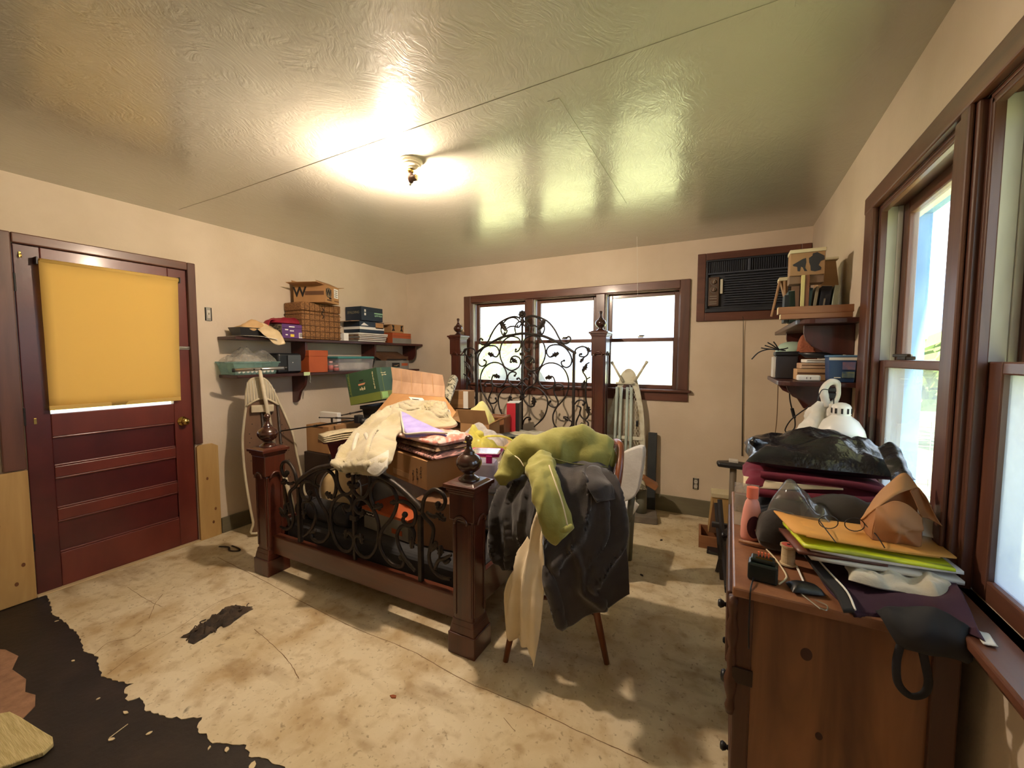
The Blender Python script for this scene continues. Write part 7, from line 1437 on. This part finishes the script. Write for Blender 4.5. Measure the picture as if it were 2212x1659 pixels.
# ---- lower corner shelf
e = thing('metal_box', 'dark grey metal box stuffed with black cables on the lower corner shelf', 'box', (0.275, 2.80, Zl))
M_gun = mat('gunmetal', (58, 56, 60), 0.45, metal=0.3)
MB().bx(-0.045, 0.055, -0.06, 0.06, 0, 0.125).build('case', M_gun, e, bevel=0.003); MB().bx(-0.060, -0.046, -0.055, 0.055, 0.005, 0.12).build('side_plate', M_white, e, bevel=0.002)
MB().bx(-0.052, 0.062, -0.065, 0.065, 0.125, 0.150).build('rim', M_black, e, bevel=0.006)
e = thing('cable_bundle', 'bundle of black cable ends poking out of the grey metal box', 'cables', (0.245, 2.78, Zl+0.151))
for k, (dx, dy, dz) in enumerate(((-0.09, -0.02, 0.02), (-0.07, 0.02, 0.035), (-0.06, -0.03, 0.05), (-0.03, 0.0, 0.055), (0.04, -0.01, 0.02))): MB().tube(spline([(0.03, 0, 0.004), (0.0, 0, 0.01), (dx*0.6, dy*0.6, dz*0.7), (dx, dy, dz)], 5), 0.0035, 6).build('cable', M_black, e, smooth=True)
MB().tube(spline([(0.0, 0, 0.006), (-0.05, -0.01, 0.012), (-0.10, -0.02, -0.005), (-0.135, -0.03, -0.045)], 6), 0.0035, 6).build('cable', M_black, e, smooth=True)
e = thing('mint_bowl', 'pale mint upturned bowl behind the grey metal box', 'bowl', (0.320, 2.93, Zl))
MB().lathe([(0.075, 0.0), (0.082, 0.05), (0.086, 0.12), (0.080, 0.165), (0.06, 0.195), (0.03, 0.208), (0.0001, 0.211)], (0, 0, 0), 26).build('bowl', mat('mint_enamel', (172, 198, 180), 0.35), e, smooth=True)
e = thing('copper_cloth', 'rust-coloured furry cloth bundled between the mint bowl and the card boxes', 'cloth', (0.375, 2.86, Zl)); slab(0.11, 0.12, 0.24, 2.6, 20, 0.03, 14, 3, 0.15, 0.01, 40).build('folds', mat('rust_fur', (176, 108, 78), 0.95, (150, 86, 60), 20, bump=0.5, bscale=90), e, smooth=True)
for k, (x0, x1, z0, z1, m, lab) in enumerate(((-0.10, 0.09, 0.0, 0.058, M_card2, 'tan card box at the bottom of the lower corner shelf'), (-0.085, 0.095, 0.0595, 0.088, M_cardin, 'flat beige box on the tan card box'), (-0.065, 0.07, 0.0895, 0.108, M_label, 'white tray on the flat beige box'))):
    e = thing('card_box', lab, 'box', (0.405, 2.62, Zl+z0), 0.03*k, 'boxes stacked on the lower corner shelf'); MB().bx(x0, x1, -0.055, 0.07, 0.0005, z1-z0).build('body', m, e, bevel=0.003)
    MB().bx(x0+0.004, x1-0.004, -0.0562, -0.0552, (z1-z0)*0.55, (z1-z0)*0.7).build('edge_line', M_carddk, e)
e = thing('power_strip', 'white multi-outlet adapter lying at the front of the lower corner shelf', 'power strip', (0.345, 2.505, Zl), 0.04)
MB().bx(-0.045, 0.05, -0.022, 0.022, 0.0005, 0.030).build('body', M_label, e, bevel=0.008, bseg=3)
for x in (-0.008, 0.008): MB().bx(x-0.0012, x+0.0012, -0.0228, -0.022, 0.010, 0.020).build('slot', M_ink, e)
e = thing('black_plate', 'shallow black dish resting on the boxes of the lower corner shelf', 'dish', (0.42, 2.66, Zl+0.112), 0, rx=0.05)
MB().lathe([(0.0001, 0.008), (0.06, 0.010), (0.098, 0.030), (0.102, 0.030), (0.07, 0.004), (0.0001, 0.0)], (0, 0, 0), 30, sy=0.7).build('dish', M_black, e, smooth=True)
e = thing('detergent_tub', 'blue printed plastic tub at the right end of the lower corner shelf', 'tub', (0.468, 2.49, Zl), 0.0)
tub_mesh(0.105, 0.10, 0.125, 0.9).build('body', mat('blue_plastic', (44, 78, 128), 0.4, (36, 66, 112), 4), e, bevel=0.004)
MB().bx(-0.0555, 0.0555, -0.0525, 0.0525, 0.118, 0.128).build('lid', mat('light_blue_lid', (96, 136, 176), 0.35), e, bevel=0.004)
MB().bx(-0.052, 0.052, -0.0512, -0.0502, 0.104, 0.117).build('white_band', M_label, e)
MB().bx(0.0, 0.048, -0.0512, -0.0498, 0.060, 0.096).build('picture_print', mat('pinkish_print', (150, 120, 140), 0.5, (90, 110, 160), 30), e); MB().bx(0.0, 0.046, -0.0502, -0.0478, 0.022, 0.050).build('picture_print', mat('greenish_print', (150, 160, 110), 0.5, (70, 100, 130), 30), e)
MB().bx(-0.03, -0.005, -0.0498, -0.0482, 0.020, 0.024).build('print_line', M_label, e)
# cords hanging
e = thing('brown_string', 'brown string hanging straight down from the lower corner shelf', 'string', (0.250, 2.800, 1.276)); o_ = (0.250, 2.800, 1.276)
MB().tube(spline([(0.247, 2.800, 1.282), (0.249, 2.800, 1.170), (0.249, 2.800, 1.050), (0.242, 2.800, 0.928)], 6), 0.0022, 6).build('string', mat('brown_twine', (96, 72, 48), 0.9), e, off=o_)
e = thing('appliance_cord', 'black cord with an inline plug looping below the lower corner shelf', 'cord', (0.291, 2.700, 1.257)); o_ = (0.291, 2.700, 1.257)
MB().tube(spline([(0.315, 2.720, 1.282), (0.295, 2.700, 1.252), (0.296, 2.700, 1.181), (0.309, 2.700, 1.118), (0.323, 2.700, 1.068), (0.323, 2.700, 1.017), (0.296, 2.700, 0.992), (0.280, 2.690, 1.007), (0.302, 2.680, 1.062), (0.344, 2.660, 1.112), (0.376, 2.640, 1.153), (0.346, 2.660, 1.199), (0.343, 2.680, 1.240)], 6), 0.0033, 7).build('cord', M_blackm, e, smooth=True, off=o_)
MB().tube([(0.308, 2.700, 1.126), (0.321, 2.700, 1.073)], 0.008, 8).build('plug', M_black, e, off=o_)
# ---- lamp and white bag behind the heap
lo2 = Vector((0.428, 2.21, 1.058))
e = thing('clamp_lamp', 'white metal dome lamp shade behind the black bin liner', 'lamp', lo2)
MB().lathe([(0.088, 0.0), (0.080, 0.03), (0.060, 0.065), (0.036, 0.085), (0.032, 0.090), (0.034, 0.094), (0.034, 0.124), (0.028, 0.134), (0.015, 0.141), (0.0001, 0.143)], (0, 0, 0.01), 30).build('shade', mat('white_enamel', (224, 224, 222), 0.3), e, smooth=True, bevel=0)
for k in range(10):
    a = 2*PI*k/10+0.2; MB().box((0.0345*math.cos(a), 0.0345*math.sin(a), 0.118), (0.003, 0.007, 0.022), rz=a).build('vent_slot', M_ink, e)
MB().lathe([(0.02, 0.0), (0.022, 0.04), (0.01, 0.06)], (0, 0, 0.02), 12).build('socket', M_black, e, smooth=True)
wb = Vector((0.367, 2.280, 1.074))
e = thing('white_sack', 'white plastic sack hanging by its handle from the corner shelf bracket', 'plastic bag', wb)
M_sack = mat('white_polythene', (222, 220, 214), 0.45, (206, 202, 194), 10, bump=0.4, bscale=28, dist=0.01)
puffy([(0.368, 2.250, 1.012), (0.368, 2.260, 1.046), (0.373, 2.270, 1.097), (0.380, 2.280, 1.148), (0.392, 2.290, 1.196)], [0.12, 0.105, 0.072, 0.048, 0.028], 0.8, 36, 0.012, (18, 18, 4), 3.0, 9, 0.004, 50, 0.035).build('bag', M_sack, e, smooth=True, off=wb)
puffy([(0.391, 2.290, 1.183), (0.381, 2.290, 1.225), (0.375, 2.290, 1.251), (0.387, 2.290, 1.283), (0.408, 2.290, 1.296), (0.426, 2.290, 1.284), (0.431, 2.290, 1.247), (0.420, 2.290, 1.210), (0.401, 2.290, 1.188)], [0.018, 0.018, 0.016, 0.013, 0.012, 0.010, 0.010, 0.012, 0.018], 1, 12, 0.005, 26, 2, 5).build('handle', M_sack, e, smooth=True, off=wb)
e = thing('charger', 'black plug charger caught in the handle of the white sack', 'charger', (0.410, 2.300, 1.246)); o_ = Vector((0.410, 2.300, 1.246))
MB().box(o_+Vector((0, 0, 0.012)), (0.036, 0.03, 0.018)).box(o_+Vector((0, 0, -0.014)), (0.040, 0.032, 0.026)).build('body', M_black, e, bevel=0.004, off=o_)
MB().tube(spline([(0.393, 2.280, 1.259), (0.366, 2.260, 1.259), (0.352, 2.250, 1.227), (0.351, 2.250, 1.210)], 5), 0.002, 6).build('cable', M_black, e, off=o_); MB().tube(spline([(0.407, 2.250, 1.225), (0.400, 2.200, 1.149), (0.393, 2.180, 1.072)], 5), 0.002, 6).build('cable', M_black, e, off=o_)

# ================================================================== ODDS ON THE FLOOR
e = thing('wooden_birdbox', 'plain pine nest box standing on a low crate by the back wall', 'box', (-0.035, 3.42, 0.10), 0.06)
MB().prism([(-0.075, 0.0), (0.10, -0.0), (0.10, 0.27), (-0.055, 0.27)], 'y', -0.06, 0.06).build('body', M_pine, e, bevel=0.003); MB().bx(-0.06, 0.105, -0.07, 0.07, 0.27, 0.30).build('roof', mat('pale_roof_strip', (196, 184, 150), 0.7), e, bevel=0.003)
MB().prism([(-0.07, 0.0), (-0.02, 0.0), (-0.045, 0.25)], 'y', -0.063, -0.0605).build('dark_panel', M_carddk, e)  # darker triangle laid on the box front
e = thing('low_crate', 'low brown crate on the floor under the nest box', 'crate', (-0.03, 3.40, 0.003), 0.06)
for q in ((-0.14, 0.14, -0.12, -0.105), (-0.14, 0.14, 0.105, 0.12), (-0.14, -0.125, -0.105, 0.105), (0.125, 0.14, -0.105, 0.105)): MB().bx(*q, 0.0, 0.09).build('side', M_light, e, bevel=0.002)
MB().bx(-0.125, 0.125, -0.105, 0.105, 0.0, 0.01).build('bottom', M_light, e)
e = thing('metal_brackets', 'tangle of grey metal brackets propped beside the dresser', 'brackets', (0.0, 2.75, 0.003), 0.0)
for k, (a, b_) in enumerate((((0.0, 0.10, 0.0), (-0.05, 0.25, 0.44)), ((0.03, -0.05, 0.0), (-0.03, 0.14, 0.50)), ((-0.03, 0.2, 0.0), (0.02, 0.02, 0.36)))): MB().tube([a, b_], 0.014, 4).build('strut', M_gun, e)
MB().box((-0.01, 0.12, 0.34), (0.12, 0.03, 0.03)).build('cross_piece', M_gun, e, bevel=0.003)
# heap of dark debris
random.seed(5)
e = thing('debris_clump', 'dark dried clump of leaves and dirt lying on the pale floor before the bed', 'debris', (-2.343, 1.129, 0.004), math.radians(97))
for k_, (mx_, my_, mw_, mh_) in enumerate(((0.07, 0.0, 0.14, 0.09), (-0.01, 0.012, 0.15, 0.06), (-0.09, 0.0, 0.10, 0.075), (0.02, -0.03, 0.12, 0.03))): slab(mw_*1.1, mh_*1.5, 0.022, 1.6, 22, 0.035, 30, 2.0+k_, 0.1, 0.015, 70).build('mat', mat('dark_debris', (38, 30, 24), 0.9, (70, 56, 42), 20), e, smooth=True).location = (mx_, my_, 0.0)
for k in range(26):
    a = random.uniform(0, 2*PI); r = random.uniform(0.02, 0.085); x, y = r*1.9*math.cos(a), r*0.9*math.sin(a)
    MB().tube(spline([(x, y, 0.002), (x+random.uniform(-0.02, 0.02), y+random.uniform(-0.012, 0.012), random.uniform(0.006, 0.024)), (x+random.uniform(-0.035, 0.035), y+random.uniform(-0.02, 0.02), 0.003)], 4), random.uniform(0.0012, 0.003), 5).build('twig', MATS['dark_debris'], e)
MB().ball((0.07, -0.005, 0.012), 0.016, 10, 6, sz=0.6).build('grey_pebble', mat('blue_grey_stone', (92, 96, 110), 0.6), e, smooth=True)
e = thing('dark_stain_ring', 'small brown curled leaf debris near the door corner', 'debris', (-3.182, 1.615, 0.004)); MB().tube(spline([(-0.10, 0, 0.004), (-0.02, 0.02, 0.01), (0.04, 0.0, 0.004), (0.10, 0.03, 0.006), (0.05, 0.05, 0.004), (-0.03, 0.05, 0.004)], 6), 0.007, 6, flat=0.5).build('leaf', MATS['dark_debris'], e, smooth=True)
CH = [((-2.060, 0.656, 0.001), 0.014, 'pale chip of flooring on the black adhesive, largest of the chips'), ((-1.960, 0.580, 0.001), 0.012, 'pale chip at the lower end of the thin splinter'), ((-1.868, 0.656, 0.001), 0.008, 'small pale chip right of the thin splinter'), ((-1.607, 0.730, 0.001), 0.009, 'small pale chip left of the torn edge tip'), ((-1.544, 0.755, 0.001), 0.012, 'oblong pale chip near the bottom torn edge'), ((-2.632, 0.668, 0.001), 0.007, 'tiny pale chip near the brown floor remnant'), ((-3.113, 0.739, 0.001), 0.008, 'tiny pale chip at the top of the black patch'), ((-2.245, 0.633, 0.001), 0.007, 'tiny pale chip in the middle of the black patch'), ((-1.404, 0.763, 0.001), 0.014, 'pale torn flake at the bottom edge of the black patch')]
for k, (p, r, lab) in enumerate(CH):
    e = thing('floor_chip', lab, 'chip', p, k*0.7, 'floor chips')
    MB().prism([(r*math.cos(2*PI*q/7)*(0.7+0.3*((q*5+k) % 3)), 0.6*r*math.sin(2*PI*q/7)*(0.7+0.3*((q*3+k) % 3))) for q in range(7)], 'z', 0, 0.003).build('chip', mat('pale_chip', (206, 188, 150), 0.8), e)
e = thing('splinter', 'thin pale wood splinter lying on the black adhesive', 'splinter', (-1.976, 0.608, 0.002)); o_ = (-1.976, 0.608, 0.002)
MB().tube([(-1.974, 0.579, 0.002), (-1.988, 0.637, 0.002)], 0.0018, 5).build('sliver', MATS['pale_chip'], e, off=o_)
for k, (p, lab) in enumerate((((-1.184, 1.205, 0.003), 'small rust-brown leaf scrap on the pale floor'), ((-0.424, 3.266, 0.003), 'small dark scrap on the floor toward the back wall'), ((-0.459, 2.666, 0.003), 'tiny dark scrap on the floor right of the charcoal throw'))):
    e = thing('floor_scrap', lab, 'debris', p, k*1.1); MB().prism([(-0.016, -0.004), (0.0, -0.010), (0.015, -0.002), (0.008, 0.008), (-0.006, 0.005)], 'z', 0.0005, 0.004).build('scrap', mat('rust_scrap' if k == 0 else 'dark_scrap', (132, 70, 36) if k == 0 else (50, 42, 36), 0.9), e)
# carpet pad scrap
pad = [(-2.62, 0.16), (-2.52, 0.36), (-2.44, 0.44), (-2.36, 0.452), (-2.27, 0.462), (-2.20, 0.47), (-2.14, 0.478), (-2.10, 0.47), (-2.08, 0.44), (-2.16, 0.30), (-2.2, 0.1)]
e = thing('carpet_pad', 'scrap of cream ribbed carpet pad at the bottom left of the floor', 'carpet pad', (-2.3, 0.36, 0.001)); b = MB(); b.prism([(x+2.3, y-0.36) for x, y in pad], 'z', 0.003, 0.020)
b.build('pad', mat('cream_ribbed_pad', (206, 192, 140), 0.9, (180, 164, 112), 30, (0.4, 6, 1), 0.6, 60, dist=0.006), e, bevel=0.004)
# ================================================================== OUTSIDE
def tree(name, label, x, y, h, r, m, seed, group):
    e = thing(name, label, 'tree', (x, y, -0.5), 0, group); random.seed(seed)
    MB().tube([(0, 0, 0), (0.1, 0, h*0.3), (0, 0.1, h*0.6)], [0.16, 0.12, 0.06], 8).build('trunk', mat('bark', (92, 78, 62), 0.9), e, smooth=True)
    b = MB()
    for k in range(420):
        a = random.uniform(0, 2*PI); t = random.uniform(-1, 1); q = random.uniform(0.45, 1)**0.5; d = Vector((math.cos(a)*math.sqrt(1-t*t)*r*q, math.sin(a)*math.sqrt(1-t*t)*r*q, h*0.62+t*h*0.38*q))
        s = r*random.uniform(0.09, 0.2); u = Vector((random.uniform(-1, 1), random.uniform(-1, 1), random.uniform(-1, 1))).normalized(); w = u.orthogonal().normalized(); z = u.cross(w)
        b.add([d-w*s, d-z*s*0.5, d+w*s, d+z*s*0.5], [(0, 1, 2, 3)])
    b.build('foliage', m, e, solid=0.01)
M_leaf = mat('sunlit_leaves', (132, 158, 70), 0.8, (96, 124, 50), 2); M_leaf2 = mat('pale_leaves', (186, 196, 150), 0.8, (160, 174, 124), 2)
for i, (x, y, h, r, s_) in enumerate(((5.0, 12.0, 2.6, 1.8, 1), (9.0, 20.0, 3.4, 2.4, 2), (12.0, 15.0, 2.8, 2.2, 3), (7.6, 9.4, 2.3, 1.5, 4))):
    tree('tree', ['bushy tree beyond the wire fence nearest the house corner', 'tall tree far beyond the wire fence', 'pale tree at the right beyond the wire fence', 'low leafy tree close behind the wire fence'][i], x, y, h, r, (M_leaf, M_leaf2)[i % 2], s_, 'trees outside the right window')
tree('tree', 'distant pale tree across the lawn seen through the left back window', -9.5, 17.0, 3.2, 2.0, M_leaf2, 9, 'trees outside the back window')
# porch of blue-painted posts
M_bluep = mat('blue_porch_paint', (70, 122, 184), 0.6, (92, 142, 198), 6, (1, 1, 0.3))
po = (1.5, 4.0, -0.5)
e = thing('porch', 'blue-painted porch post with beam outside the right window', 'porch', po)
MB().bx(1.33, 1.47, 4.78, 4.92, -0.5, 2.62).build('post', M_bluep, e, bevel=0.006, off=po)
MB().bx(1.30, 1.48, -1.0, 5.2, 2.62, 2.80).build('beam', M_bluep, e, bevel=0.006, off=po); MB().bx(0.70, 1.30, 4.80, 4.90, 2.62, 2.78).build('tie_beam', M_bluep, e, bevel=0.004, off=po)
MB().bx(1.19, 1.58, -1.0, 5.3, 2.80, 2.86).build('shading_soffit', M_bluep, e, bevel=0.004, off=po)  # porch soffit; slab added to keep the sun off the post
fo = (4.2, 8.0, -0.5)
e = thing('wire_fence', 'wooden post and rail fence with wire mesh beyond the porch', 'fence', fo)
M_fence = mat('weathered_fence', (168, 158, 140), 0.8, (140, 130, 112), 6)
for k in range(8): MB().bx(2.0+0.9*k, 2.1+0.9*k, 6.9, 7.0, -0.5, 0.72).build('post', M_fence, e, off=fo)
for z in (0.62, -0.1): MB().bx(1.9, 8.6, 6.86, 6.92, z, z+0.10).build('rail', M_fence, e, off=fo)
b = MB()
for k in range(55): b.tube([(2.0+0.12*k, 6.93, -0.45), (2.0+0.12*k, 6.93, 0.62)], 0.004, 4)
for k in range(9): b.tube([(2.0, 6.93, -0.42+0.12*k), (8.5, 6.93, -0.42+0.12*k)], 0.004, 4)
b.build('wire_mesh', M_fence, e, off=fo)['kind'] = 'stuff'
vo = (-6.2, 13.0, -0.5)
e = thing('parked_truck', 'pale pickup truck parked on the lawn beyond the middle back window', 'truck', vo, 0.06)
M_truck = mat('silver_truck_paint', (196, 198, 196), 0.35)
MB().bx(-2.4, 2.4, -0.85, 0.85, 0.45, 1.05).build('body', M_truck, e, bevel=0.12, bseg=3)
cab = MB().prism([(-1.0, 1.05), (1.1, 1.05), (0.75, 1.65), (-0.75, 1.65)], 'y', -0.78, 0.78).build('cab', M_truck, e, bevel=0.08)
MB().prism([(-0.85, 1.12), (0.95, 1.12), (0.66, 1.58), (-0.66, 1.58)], 'y', -0.80, -0.785).build('side_window', M_black, cab)
for x in (-1.5, 1.5):
    for y in (-0.80, 0.80): MB().lathe([(0.001, -0.1), (0.36, -0.1), (0.38, 0), (0.36, 0.1), (0.001, 0.1)], (x, y, 0.38), 20, axis='y').build('wheel', M_black, e)
